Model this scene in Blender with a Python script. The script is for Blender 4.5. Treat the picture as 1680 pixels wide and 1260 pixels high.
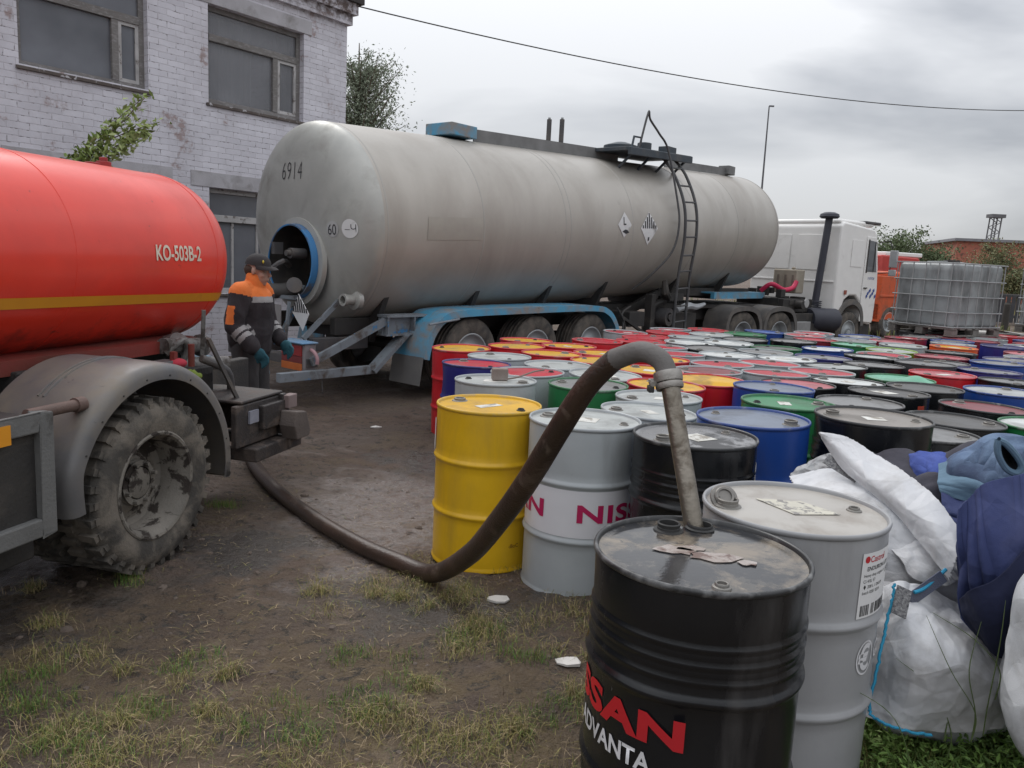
import bpy, bmesh, math, random
import numpy as np
from mathutils import Vector, Matrix
random.seed(7); rng = np.random.default_rng(7)
R = math.radians; PI = math.pi
for o in list(bpy.data.objects): bpy.data.objects.remove(o)
scene = bpy.context.scene
C = scene.collection

# ------------------------------------------------------------------ camera
CAMH, PITCH, ROLL, FPX = 1.6985, 0.1553, 0.0510, 1310.0
_f = Vector((0, math.cos(PITCH), -math.sin(PITCH))); _u = Vector((0, math.sin(PITCH), math.cos(PITCH))); _x = Vector((1, 0, 0))
CX = _x*math.cos(ROLL) + _u*math.sin(ROLL); CU = -_x*math.sin(ROLL) + _u*math.cos(ROLL)
cam = bpy.data.objects.new('camera', bpy.data.cameras.new('camera')); C.objects.link(cam)
cam.matrix_world = Matrix((( CX.x, CU.x, -_f.x, 0), (CX.y, CU.y, -_f.y, 0), (CX.z, CU.z, -_f.z, CAMH), (0, 0, 0, 1)))
cam.data.sensor_width = 36; cam.data.lens = FPX/1680*36; cam.data.clip_start = .05; cam.data.clip_end = 3000
scene.camera = cam
def at(px, py, Y):
    d = _f + CX*((px-840)/FPX) - CU*((py-630)/FPX)
    t = Y/d.y
    return Vector((d.x*t, Y, CAMH + d.z*t))

# ------------------------------------------------------------------ world: overcast sky
SUN_EL, SUN_AZ = R(48), R(-30)
w = bpy.data.worlds.new('World'); scene.world = w; w.use_nodes = True
nt = w.node_tree; N = nt.nodes; Lk = nt.links
bg = N['Background']; out = N['World Output']
sky = N.new('ShaderNodeTexSky'); sky.sky_type = 'NISHITA'; sky.sun_disc = False; sky.sun_elevation = SUN_EL; sky.sun_rotation = SUN_AZ
bg.inputs[1].default_value = .07
Lk.new(sky.outputs[0], bg.inputs[0])
tc = N.new('ShaderNodeTexCoord'); mp = N.new('ShaderNodeMapping'); mp.inputs['Scale'].default_value = (1.2, 1.2, 4.6)
mp.inputs['Location'].default_value = (.5, 1.3, .2)
nz = N.new('ShaderNodeTexNoise'); nz.inputs['Scale'].default_value = 1.7; nz.inputs['Detail'].default_value = 5; nz.inputs['Roughness'].default_value = .48
nz.inputs['Distortion'].default_value = .35
rp = N.new('ShaderNodeValToRGB')
rp.color_ramp.elements[0].position = .38; rp.color_ramp.elements[0].color = (.40, .415, .445, 1)
rp.color_ramp.elements[1].position = .60; rp.color_ramp.elements[1].color = (.69, .70, .72, 1)
bg2 = N.new('ShaderNodeBackground')
# an overcast sky is brightest overhead and darker towards the horizon
sz = N.new('ShaderNodeSeparateXYZ'); zr = N.new('ShaderNodeMapRange'); zr.inputs[1].default_value = .0; zr.inputs[2].default_value = .85; zr.inputs[3].default_value = .68; zr.inputs[4].default_value = 2.25
Lk.new(tc.outputs['Generated'], sz.inputs[0]); Lk.new(sz.outputs[2], zr.inputs[0]); Lk.new(zr.outputs[0], bg2.inputs[1])
Lk.new(tc.outputs['Generated'], mp.inputs[0]); Lk.new(mp.outputs[0], nz.inputs['Vector']); Lk.new(nz.outputs[0], rp.inputs[0]); Lk.new(rp.outputs[0], bg2.inputs[0])
mx = N.new('ShaderNodeMixShader'); mx.inputs[0].default_value = .9
Lk.new(bg.outputs[0], mx.inputs[1]); Lk.new(bg2.outputs[0], mx.inputs[2]); Lk.new(mx.outputs[0], out.inputs[0])
sl = bpy.data.lights.new('sun', 'SUN'); sl.energy = 1.0; sl.angle = R(25); sl.color = (1, .97, .93)
sun = bpy.data.objects.new('sun', sl); C.objects.link(sun)
sd = Vector((math.sin(SUN_AZ)*math.cos(SUN_EL), math.cos(SUN_AZ)*math.cos(SUN_EL), math.sin(SUN_EL)))
sun.rotation_euler = sd.to_track_quat('Z', 'Y').to_euler()
scene.view_settings.view_transform = 'Standard'; scene.view_settings.look = 'None'
scene.view_settings.exposure = 0.32; scene.view_settings.gamma = 1
scene.render.engine = 'CYCLES'
scene.cycles.max_bounces = 6; scene.cycles.transparent_max_bounces = 12

# ------------------------------------------------------------------ materials
MATS = {}
def nodes_mat(name):
    m = bpy.data.materials.new(name); m.use_nodes = True
    return m, m.node_tree.nodes, m.node_tree.links, m.node_tree.nodes['Principled BSDF']
def mixc(Nn, Ll, fac, a, b):
    n = Nn.new('ShaderNodeMix'); n.data_type = 'RGBA'
    for s, v in ((0, fac), (6, a), (7, b)):
        if hasattr(v, 'links'): Ll.new(v, n.inputs[s])
        elif isinstance(v, (int, float)): n.inputs[s].default_value = v
        else: n.inputs[s].default_value = (*v[:3], 1)
    return n.outputs[2]
def math_(Nn, Ll, op, a, b=0, clamp=False):
    n = Nn.new('ShaderNodeMath'); n.operation = op; n.use_clamp = clamp
    for i, v in enumerate((a, b)):
        if hasattr(v, 'links'): Ll.new(v, n.inputs[i])
        else: n.inputs[i].default_value = v
    return n.outputs[0]
def ramp(Nn, Ll, src, lo, hi):
    n = Nn.new('ShaderNodeMapRange'); n.inputs[1].default_value = lo; n.inputs[2].default_value = hi
    Ll.new(src, n.inputs[0]); return n.outputs[0]
def noise(Nn, Ll, vec, scale, detail=4, rough=.55, dist=0):
    n = Nn.new('ShaderNodeTexNoise'); n.inputs['Scale'].default_value = scale; n.inputs['Detail'].default_value = detail
    n.inputs['Roughness'].default_value = rough; n.inputs['Distortion'].default_value = dist
    Ll.new(vec, n.inputs['Vector']); return n.outputs[0]
def vecsrc(Nn, Ll, rnd=False, stretch=None):
    t = Nn.new('ShaderNodeTexCoord'); v = t.outputs['Object']
    if rnd:
        oi = Nn.new('ShaderNodeObjectInfo'); s = Nn.new('ShaderNodeVectorMath'); s.operation = 'MULTIPLY_ADD'
        cb = Nn.new('ShaderNodeCombineXYZ')
        m = math_(Nn, Ll, 'MULTIPLY', oi.outputs['Random'], 43.0)
        for i in range(3): Ll.new(m, cb.inputs[i])
        a = Nn.new('ShaderNodeVectorMath'); a.operation = 'ADD'; Ll.new(v, a.inputs[0]); Ll.new(cb.outputs[0], a.inputs[1]); v = a.outputs[0]
    if stretch:
        mpn = Nn.new('ShaderNodeMapping'); mpn.inputs['Scale'].default_value = stretch; Ll.new(v, mpn.inputs[0]); v = mpn.outputs[0]
    return v
def M(name, col, col2=None, rough=.5, metal=0., scale=4., dirt=None, dirt_lo=.5, dirt_hi=.7, dirt_scale=3., bump=.1, bscale=60.,
      rnd=False, rough2=None, stretch=None, spec=.5, coat=0, spots=None, spot_lo=.62, spot_hi=.7, spot_scale=14., crease=0, cscale=7., weave=0):
    if name in MATS: return MATS[name]
    m, Nn, Ll, b = nodes_mat(name)
    v = vecsrc(Nn, Ll, rnd, None); vs = vecsrc(Nn, Ll, rnd, stretch) if stretch else v
    c2 = col2 if col2 else tuple(x*.8 for x in col)
    n1 = noise(Nn, Ll, v, scale, 5)
    c = mixc(Nn, Ll, ramp(Nn, Ll, n1, .3, .7), col, c2)
    fac = None
    if dirt:
        n2 = noise(Nn, Ll, vs, dirt_scale, 7, .62, .4); fac = ramp(Nn, Ll, n2, dirt_lo, dirt_hi)
        c = mixc(Nn, Ll, fac, c, dirt)
    if spots:
        n3 = noise(Nn, Ll, vs, spot_scale, 5, .7); f3 = ramp(Nn, Ll, n3, spot_lo, spot_hi); c = mixc(Nn, Ll, f3, c, spots)
    Ll.new(c, b.inputs['Base Color'])
    b.inputs['Metallic'].default_value = metal
    b.inputs['Specular IOR Level'].default_value = spec
    if coat: b.inputs['Coat Weight'].default_value = coat; b.inputs['Coat Roughness'].default_value = .12
    r2 = rough2 if rough2 is not None else min(1, rough+.2)
    rr = math_(Nn, Ll, 'ADD', math_(Nn, Ll, 'MULTIPLY', ramp(Nn, Ll, fac if fac else n1, 0 if fac else .3, 1 if fac else .7), r2-rough), rough)
    Ll.new(rr, b.inputs['Roughness'])
    if bump:
        nb = noise(Nn, Ll, v, bscale, 4, .6); bp = Nn.new('ShaderNodeBump'); bp.inputs['Strength'].default_value = bump; bp.inputs['Distance'].default_value = .01
        Ll.new(nb, bp.inputs['Height']); Ll.new(bp.outputs[0], b.inputs['Normal'])
        if crease:   # sharp creases of crumpled woven plastic or cloth
            wv_ = Nn.new('ShaderNodeTexNoise'); wv_.inputs['Scale'].default_value = cscale*.5; wv_.inputs['Detail'].default_value = 2; Ll.new(v, wv_.inputs['Vector'])
            ad = Nn.new('ShaderNodeVectorMath'); ad.operation = 'MULTIPLY_ADD'; Ll.new(wv_.outputs[1], ad.inputs[0]); ad.inputs[1].default_value = (.16, .16, .16); Ll.new(v, ad.inputs[2]); hs_ = None
            for k_, (sc_, am_) in enumerate(((cscale, 1.), (cscale*2.3, .4))):
                vo = Nn.new('ShaderNodeTexVoronoi'); vo.feature = 'F1' if k_ == 0 else 'DISTANCE_TO_EDGE'; vo.inputs['Scale'].default_value = sc_; Ll.new(ad.outputs[0], vo.inputs['Vector'])
                t_ = math_(Nn, Ll, 'MULTIPLY', vo.outputs['Distance'], am_/sc_); hs_ = t_ if hs_ is None else math_(Nn, Ll, 'ADD', hs_, t_)
            b2_ = Nn.new('ShaderNodeBump'); b2_.inputs['Strength'].default_value = 1.; b2_.inputs['Distance'].default_value = crease; Ll.new(hs_, b2_.inputs['Height']); Ll.new(bp.outputs[0], b2_.inputs['Normal']); Ll.new(b2_.outputs[0], b.inputs['Normal'])
    MATS[name] = m; return m

# ------------------------------------------------------------------ numpy noise
def _hash(i, j, k, s):
    h = (i*374761393 + j*668265263 + k*2147483647 + s*1274126177) & 0xffffffff
    h = ((h ^ (h >> 13))*1274126177) & 0xffffffff
    return ((h ^ (h >> 16)) & 0xffff)/65535.0
def vnoise(P, s=0):
    P = np.asarray(P, float); I = np.floor(P).astype(np.int64); F = P-I; F = F*F*(3-2*F); r = 0
    for a in (0, 1):
        for b in (0, 1):
            for c in (0, 1):
                wgt = (F[..., 0] if a else 1-F[..., 0])*(F[..., 1] if b else 1-F[..., 1])*(F[..., 2] if c else 1-F[..., 2])
                r = r + wgt*_hash(I[..., 0]+a, I[..., 1]+b, I[..., 2]+c, s)
    return r*2-1
def fbm(P, s=0, o=4):
    r = 0; a = 1.; P = np.asarray(P, float)
    for i in range(o): r = r + a*vnoise(P, s+i*17); P = P*2.03+5.1; a *= .5
    return r

# ------------------------------------------------------------------ mesh builder
class MB:
    def __init__(s): s.v = []; s.f = []; s.m = []
    def add(s, vs, fs, mi=0):
        o = len(s.v); s.v += [tuple(p) for p in vs]; s.f += [tuple(i+o for i in f) for f in fs]; s.m += [mi]*len(fs); return s
    def box(s, c, d, mi=0, rot=None):
        c = Vector(c); vs = []
        for sx in (-.5, .5):
            for sy in (-.5, .5):
                for sz in (-.5, .5):
                    p = Vector((sx*d[0], sy*d[1], sz*d[2]))
                    if rot: p = rot @ p
                    vs.append(c+p)
        return s.add(vs, [(0, 1, 3, 2), (4, 6, 7, 5), (0, 4, 5, 1), (2, 3, 7, 6), (0, 2, 6, 4), (1, 5, 7, 3)], mi)
    def bx(s, x0, x1, y0, y1, z0, z1, mi=0): return s.box(((x0+x1)/2, (y0+y1)/2, (z0+z1)/2), (x1-x0, y1-y0, z1-z0), mi)
    def bar(s, p, q, w, h, mi=0, up=(0, 0, 1)):
        p = Vector(p); q = Vector(q); d = (q-p); L = d.length; d.normalize(); u = Vector(up)
        if abs(d.dot(u)) > .98: u = Vector((1, 0, 0))
        sd_ = d.cross(u).normalized(); u = sd_.cross(d)
        rot = Matrix((d, sd_, u)).transposed()
        return s.box((p+q)/2, (L, w, h), mi, rot)
    def lathe(s, prof, n=32, o=(0, 0, 0), ax=(0, 0, 1), mi=0, a0=0, a1=2*PI, ref=None, capends=False):
        o = Vector(o); ax = Vector(ax).normalized()
        rf = Vector(ref) if ref else (Vector((1, 0, 0)) if abs(ax.x) < .9 else Vector((0, 1, 0)))
        u = (rf-ax*rf.dot(ax)).normalized(); v = ax.cross(u)
        full = abs(a1-a0-2*PI) < 1e-6; k = n if full else n+1
        vs = []
        for (r, z) in prof:
            for i in range(k):
                a = a0+(a1-a0)*i/n
                vs.append(o+ax*z+(u*math.cos(a)+v*math.sin(a))*r)
        fs = []
        for j in range(len(prof)-1):
            for i in range(n):
                i2 = (i+1) % k
                if prof[j][0] < 1e-6 and prof[j+1][0] < 1e-6: continue
                fs.append((j*k+i, j*k+i2, (j+1)*k+i2, (j+1)*k+i))
        return s.add(vs, fs, mi)
    def cyl(s, p, q, r0, r1=None, n=16, mi=0, cap=True):
        p = Vector(p); q = Vector(q); r1 = r0 if r1 is None else r1; L = (q-p).length
        pr = [(r0, 0), (r1, L)]
        if cap: pr = [(0, 0)]+pr+[(0, L)]
        return s.lathe(pr, n, p, q-p, mi)
    def tube(s, pts, r, n=10, mi=0, k=0, cap=True, closed=False):
        pts = [Vector(p) for p in pts]
        rs = list(r) if isinstance(r, (list, tuple)) else [r]*len(pts)
        if k: pts, rs = spline(pts, rs, k)
        t0 = (pts[1]-pts[0]).normalized(); u = t0.orthogonal().normalized(); vs = []; prev = t0
        for i, p in enumerate(pts):
            t = (pts[min(i+1, len(pts)-1)]-pts[max(i-1, 0)]).normalized()
            u = prev.rotation_difference(t) @ u; u = (u-t*u.dot(t)).normalized(); v = t.cross(u); prev = t
            for j in range(n):
                a = 2*PI*j/n; vs.append(p+(u*math.cos(a)+v*math.sin(a))*rs[i])
        fs = [(i*n+j, i*n+(j+1) % n, (i+1)*n+(j+1) % n, (i+1)*n+j) for i in range(len(pts)-1) for j in range(n)]
        if cap: fs += [tuple(range(n))[::-1], tuple((len(pts)-1)*n+j for j in range(n))]
        return s.add(vs, fs, mi)
    def prism(s, poly, o, ux, uy, th, mi=0):
        o = Vector(o); ux = Vector(ux); uy = Vector(uy); nn = ux.cross(uy).normalized(); n = len(poly)
        a = [o+ux*p[0]+uy*p[1] for p in poly]; b = [p+nn*th for p in a]
        return s.add(a+b, [tuple(range(n))[::-1], tuple(range(n, 2*n))]+[(i, (i+1) % n, n+(i+1) % n, n+i) for i in range(n)], mi)
    def ell(s, c, ax, n=20, mi=0, rot=None):
        c = Vector(c); vs = []; k = n//2
        for j in range(k+1):
            t = PI*j/k
            for i in range(n):
                a = 2*PI*i/n
                p = Vector((ax[0]*math.sin(t)*math.cos(a), ax[1]*math.sin(t)*math.sin(a), ax[2]*math.cos(t)))
                if rot: p = rot @ p
                vs.append(c+p)
        return s.add(vs, [(j*n+i, (j+1)*n+i, (j+1)*n+(i+1) % n, j*n+(i+1) % n) for j in range(k) for i in range(n)], mi)
    def cap(s, p, q, r0, r1, n=14, mi=0):
        p = Vector(p); q = Vector(q); L = (q-p).length; pr = []
        for i in range(6): a = PI/2*(1-i/5.); pr.append((r0*math.cos(a), -r0*math.sin(a)))
        for i in range(6): a = PI/2*i/5.; pr.append((r1*math.cos(a), L+r1*math.sin(a)))
        return s.lathe(pr, n, p, q-p, mi)
    def mesh(s, name, mats, smooth=True, ang=40, weld=True):
        me = bpy.data.meshes.new(name); me.from_pydata(s.v, [], s.f)
        for mm in (mats if isinstance(mats, (list, tuple)) else [mats]): me.materials.append(mm)
        me.polygons.foreach_set('material_index', s.m)
        bm = bmesh.new(); bm.from_mesh(me)
        if weld: bmesh.ops.remove_doubles(bm, verts=bm.verts, dist=1e-5)
        bmesh.ops.recalc_face_normals(bm, faces=bm.faces)
        bm.to_mesh(me); bm.free()
        if smooth:
            me.polygons.foreach_set('use_smooth', [True]*len(me.polygons)); me.set_sharp_from_angle(angle=R(ang))
        me.update(); return me
    def build(s, name, mats, parent=None, smooth=True, bevel=0, ang=40, seg=2, weld=True):
        o = bpy.data.objects.new(name, s.mesh(name, mats, smooth, ang, weld)); C.objects.link(o)
        if parent: o.parent = parent
        if bevel:
            md = o.modifiers.new('bevel', 'BEVEL'); md.width = bevel; md.segments = seg; md.limit_method = 'ANGLE'; md.angle_limit = R(35)
            md.harden_normals = False
        return o
def spline(pts, rs, k):
    P = [pts[0]]+list(pts)+[pts[-1]]; Q = []; S = []
    for i in range(1, len(P)-2):
        for j in range(k):
            t = j/k; a, b, c, d = P[i-1], P[i], P[i+1], P[i+2]
            Q.append(.5*((2*b)+(c-a)*t+(2*a-5*b+4*c-d)*t*t+(3*b-a-3*c+d)*t**3)); S.append(rs[i-1]*(1-t)+rs[i]*t)
    Q.append(P[-1]); S.append(rs[-1]); return Q, S
def thing(name, label, cat, loc=(0, 0, 0), rz=0, group=None):
    o = bpy.data.objects.new(name, None); C.objects.link(o); o.empty_display_size = .2
    o.location = loc; o.rotation_euler = (0, 0, rz); o['label'] = label; o['category'] = cat
    if group: o['group'] = group
    return o
def tag(o, label, cat, group=None):
    o['label'] = label; o['category'] = cat
    if group: o['group'] = group
    return o
def copy_tree(o, parent=None):
    c = o.copy(); C.objects.link(c); c.parent = parent
    for ch in [x for x in o.children]: copy_tree(ch, c)
    return c

# lettering: flat text mesh, cut into strips so it can be bent, then mapped by fn(u, v) -> point
FONT = None
def text(body, size, fn, name, mat, parent, sx=1., bold=0., shear=0., cut=.015, align='LEFT', spacing=1., off=.0, flip=False):
    cu = bpy.data.curves.new('t', 'FONT'); cu.body = body; cu.size = 1; cu.offset = bold; cu.shear = shear; cu.align_x = align
    cu.space_character = spacing; cu.resolution_u = 4
    ob = bpy.data.objects.new('t', cu); C.objects.link(ob)
    dg = bpy.context.evaluated_depsgraph_get(); me = bpy.data.meshes.new_from_object(ob.evaluated_get(dg))
    bpy.data.objects.remove(ob)
    bm = bmesh.new(); bm.from_mesh(me)
    for v in bm.verts: v.co.x *= size*sx; v.co.y *= size
    x0 = min(v.co.x for v in bm.verts); x1 = max(v.co.x for v in bm.verts)
    x = x0+cut
    while x < x1:
        bmesh.ops.bisect_plane(bm, geom=bm.verts[:]+bm.edges[:]+bm.faces[:], plane_co=(x, 0, 0), plane_no=(1, 0, 0)); x += cut
    bmesh.ops.triangulate(bm, faces=bm.faces)
    for v in bm.verts: v.co = Vector(fn(v.co.x, v.co.y))
    bm.to_mesh(me); bm.free(); me.materials.clear(); me.materials.append(mat)
    o = bpy.data.objects.new(name, me); C.objects.link(o)
    if parent: o.parent = parent
    return o

# continuous organic surface: joins capsules / ellipsoids by voxel remesh
def organic(mb, name, mats, parent=None, voxel=.012, smooth=2, disp=None, assign=None, sub=0):
    o = mb.build(name, mats, parent, weld=False)
    r = o.modifiers.new('r', 'REMESH'); r.mode = 'VOXEL'; r.voxel_size = voxel
    sm = o.modifiers.new('s', 'SMOOTH'); sm.factor = .5; sm.iterations = smooth
    dg = bpy.context.evaluated_depsgraph_get(); dg.update(); me = bpy.data.meshes.new_from_object(o.evaluated_get(dg))
    o.modifiers.clear(); o.data = me
    me.polygons.foreach_set('use_smooth', [True]*len(me.polygons))
    n = len(me.vertices); co = np.empty(n*3); me.vertices.foreach_get('co', co); co = co.reshape(-1, 3)
    if disp:
        no = np.empty(n*3); me.vertices.foreach_get('normal', no); no = no.reshape(-1, 3)
        co = co+no*disp(co)[:, None]; me.vertices.foreach_set('co', co.ravel()); me.update()
    me.materials.clear()
    for mm in (mats if isinstance(mats, (list, tuple)) else [mats]): me.materials.append(mm)
    if assign:
        for p in me.polygons: p.material_index = assign(p.center)
    else: me.polygons.foreach_set('material_index', [0]*len(me.polygons))
    me.update(); return o

# draped sheet: bicubic patch through control points, wrinkled, given thickness
def cr(P, n):
    P = np.asarray(P, float); P = np.concatenate([2*P[:1]-P[1:2], P, 2*P[-1:]-P[-2:-1]]); m = len(P)-3
    t = np.linspace(0, m-1e-9, n); i = t.astype(int); f = (t-i).reshape((-1,)+(1,)*(P.ndim-1))
    a, b, c, d = P[i], P[i+1], P[i+2], P[i+3]
    return .5*(2*b+(c-a)*f+(2*a-5*b+4*c-d)*f**2+(3*b-a-3*c+d)*f**3)
def worley(P, s):
    P = np.asarray(P, float); I = np.floor(P).astype(np.int64); best = np.full(P.shape[:-1], 9.); sec = best.copy()
    for a in (-1, 0, 1):
        for b in (-1, 0, 1):
            for c in (-1, 0, 1):
                i, j, k = I[..., 0]+a, I[..., 1]+b, I[..., 2]+c
                d = np.sqrt((i+_hash(i, j, k, s)-P[..., 0])**2+(j+_hash(i, j, k, s+1)-P[..., 1])**2+(k+_hash(i, j, k, s+2)-P[..., 2])**2)
                n = d < best; sec = np.where(n, best, np.minimum(sec, d)); best = np.where(n, d, best)
    return best, sec
def crumple(Q, s):
    Q = np.asarray(Q, float); W = np.stack([vnoise(Q*.8+9.1, s+1), vnoise(Q*.8+3.7, s+2), vnoise(Q*.8+1.3, s+3)], -1); Q = Q+.35*W
    a, b = worley(Q, s); c, d = worley(Q*2.3+2.2, s+9); return (.6-a)*1.1+(.6-c)*.30
def folds(Q, s):
    Q = np.asarray(Q, float); W = np.stack([vnoise(Q*.6+9.1, s+1), vnoise(Q*.6+3.7, s+2), vnoise(Q*.6+1.3, s+3)], -1); Q = Q+.9*W
    a = 1-2*np.abs(vnoise(Q, s)); b_ = 1-2*np.abs(vnoise(Q*2.3+4.4, s+6)); return a*.8+.22*b_*np.clip(a+.3, 0, 1)
def sheet(name, grid, mat, parent=None, nu=110, nv=110, amp=.02, fr=9., seed=0, th=.006, st=(1, 1, 1), fine=.0012, ragged=0, mats=None, zone=None, fu=2., fv=5., big_=.5, cr_=.6):
    G = np.array([[list(at(*p)) for p in row] for row in grid])
    S = cr(G, nu); S = np.swapaxes(cr(np.swapaxes(S, 0, 1), nv), 0, 1)
    du = np.gradient(S, axis=0); dv = np.gradient(S, axis=1); nn = np.cross(du, dv); nn /= np.linalg.norm(nn, axis=2, keepdims=True)+1e-9
    UU, VV = np.meshgrid(np.linspace(0, fu, nu), np.linspace(0, fv, nv), indexing='ij')
    QQ = np.stack([UU, VV, 0*UU+seed*3.3], -1); h = folds(QQ, seed)*(1-cr_)+cr_*crumple(QQ*1.3, seed)+big_*vnoise(S*3.1+seed, seed+5)
    S = S+nn*(amp*h+fine*fbm(S*34, seed+9, 2))[..., None]
    vs = S.reshape(-1, 3); fs = []
    U = np.linspace(0, 1, nu); V = np.linspace(0, 1, nv); mi = []
    for i in range(nu-1):
        for j in range(nv-1):
            if ragged:
                e = min(U[i], 1-U[i], V[j], 1-V[j]); 
                if e < ragged*(.5+.5*float(vnoise(np.array([i*.35, j*.35, seed])))): continue
            fs.append((i*nv+j, (i+1)*nv+j, (i+1)*nv+j+1, i*nv+j+1)); mi.append(zone(U[i], V[j]) if zone else 0)
    me = bpy.data.meshes.new(name); me.from_pydata([tuple(p) for p in vs], [], fs)
    for mm in (mats or [mat]): me.materials.append(mm)
    me.polygons.foreach_set('material_index', mi); me.polygons.foreach_set('use_smooth', [True]*len(fs))
    o = bpy.data.objects.new(name, me); C.objects.link(o); o.parent = parent
    md = o.modifiers.new('t', 'SOLIDIFY'); md.thickness = th; md.offset = 0
    return o

def leaves_mesh(name, pts, size, mats, parent, seed=0, wts=None, flat=.0, aspect=.62):
    rg = np.random.default_rng(seed); P = np.asarray(pts, float); n = len(P)
    a = rg.normal(size=(n, 3)); a[:, 2] += flat; a /= np.linalg.norm(a, axis=1, keepdims=True)
    b = rg.normal(size=(n, 3)); b = b-a*(a*b).sum(1, keepdims=True); b /= np.linalg.norm(b, axis=1, keepdims=True); c = np.cross(a, b)
    s = (size*rg.uniform(.6, 1.3, n))[:, None]
    V = np.stack([P-b*s, P+c*s*aspect*.5+a*s*.12, P+b*s, P-c*s*aspect*.5+a*s*.12], 1).reshape(-1, 3)
    me = bpy.data.meshes.new(name); me.from_pydata(V.tolist(), [], [(4*i, 4*i+1, 4*i+2, 4*i+3) for i in range(n)])
    for mm in mats: me.materials.append(mm)
    cl = vnoise(P*1.3/max(size*14, .3), seed); mi = np.clip(((cl+rg.normal(0, .35, n))*.8+1)*len(mats)/2, 0, len(mats)-1).astype(int)
    me.polygons.foreach_set('material_index', mi.tolist())
    o = bpy.data.objects.new(name, me); C.objects.link(o); o.parent = parent; return o
# ================================================================== GROUND
ANCH = [(-.13, 4.38, .02), (.36, 4.04, .02), (.53, 2.09, .06), (.94, 2.52, .07), (.89, 3.72, .04), (1.32, 4.13, .06), (1.92, 4.14, .10),
        (-.51, 7.84, -.06), (2.95, 6.1, -.05), (4, 8, -.05), (2, 8, -.05), (1, 6.5, -.05), (5, 11, -.05), (7, 13, -.05), (-1.8, 3.98, 0), (-2.2, 6.8, 0), (-3.5, 4.5, 0),
        (-1.5, 9, -.08), (.4, 11, -.09), (2.5, 13.5, -.09), (5, 16.5, -.1), (8, 19, -.1), (-3, 10.5, -.08), (-3, 14, 0), (0, 6.6, -.05), (-1, 3, .01)]
def gbase(x, y):
    x = np.asarray(x, float); y = np.asarray(y, float); W = np.full(x.shape, .15); Z = np.zeros(x.shape)
    for ax, ay, az in ANCH:
        w_ = np.exp(-((x-ax)**2+(y-ay)**2)/(2*.9**2)); W += w_; Z += w_*az
    return Z/W
def gh(x, y, rough=True):
    z = gbase(x, y)
    if rough:
        P = np.stack([np.asarray(x, float), np.asarray(y, float), np.zeros(np.shape(x))], -1)
        z = z+.014*fbm(P*2.3, 3, 3)+.012*np.abs(fbm(P*7, 8, 3))-.008+.004*fbm(P*26, 12, 2)
    return z
def axis(lo, hi, st, far, k=26):
    a = np.arange(lo, hi+st/2, st); g = np.geomspace(st*2, far, k)
    return np.concatenate([(a[0]-g)[::-1], a, a[-1]+g])
gx = axis(-5, 5.5, .035, 1500); gy = np.concatenate([axis(1.2, 7, .028, 40, 10)[:-10], np.arange(7.05, 20, .09), 20+np.geomspace(.2, 2500, 30)])
GX, GY = np.meshgrid(gx, gy, indexing='ij'); GZ = gh(GX, GY); fade = np.clip(1.5-np.hypot(GX, GY-8)/30, 0, 1); GZ = GZ*fade
nx_, ny_ = GX.shape; idx = np.arange(nx_*ny_).reshape(nx_, ny_)
fs = np.stack([idx[:-1, :-1], idx[1:, :-1], idx[1:, 1:], idx[:-1, 1:]], -1).reshape(-1, 4)
me = bpy.data.meshes.new('ground'); me.from_pydata(np.stack([GX, GY, GZ], -1).reshape(-1, 3).tolist(), [], fs.tolist())
me.polygons.foreach_set('use_smooth', [True]*len(me.polygons))
gm, Nn, Ll, b = nodes_mat('mud')
def sepY(v_):
    s_ = Nn.new('ShaderNodeSeparateXYZ'); Ll.new(v_, s_.inputs[0]); return s_.outputs[1]
v = vecsrc(Nn, Ll)
n1 = noise(Nn, Ll, v, .55, 8, .62, .6); n2 = noise(Nn, Ll, v, 3.2, 8, .65); n3 = noise(Nn, Ll, v, 38, 5, .7); n4 = noise(Nn, Ll, v, 1.3, 6, .6, 1.)
c = mixc(Nn, Ll, ramp(Nn, Ll, n2, .35, .68), (.072, .044, .032), (.170, .116, .089))
c = mixc(Nn, Ll, ramp(Nn, Ll, n1, .40, .62), c, (.130, .098, .080))
# thin turf and straw litter showing in patches
g = math_(Nn, Ll, 'MULTIPLY', ramp(Nn, Ll, n4, .50, .66), ramp(Nn, Ll, n3, .38, .62))
fore = ramp(Nn, Ll, math_(Nn, Ll, 'ADD', sepY(v), math_(Nn, Ll, 'MULTIPLY', n1, 2.4)), 5.2, 4.0)
g = math_(Nn, Ll, 'MAXIMUM', math_(Nn, Ll, 'MULTIPLY', g, .7), math_(Nn, Ll, 'MULTIPLY', fore, math_(Nn, Ll, 'MULTIPLY', ramp(Nn, Ll, n2, .38, .6), .75)))
c = mixc(Nn, Ll, g, c, (.165, .120, .055))
nf = noise(Nn, Ll, v, 13, 6, .75, .5); c = mixc(Nn, Ll, math_(Nn, Ll, 'MULTIPLY', ramp(Nn, Ll, nf, .54, .61), .85), c, (.040, .035, .030))
n5 = noise(Nn, Ll, v, 95, 4, .7); c = mixc(Nn, Ll, math_(Nn, Ll, 'MULTIPLY', ramp(Nn, Ll, n5, .52, .72), .6), c, (.24, .19, .14))
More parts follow.
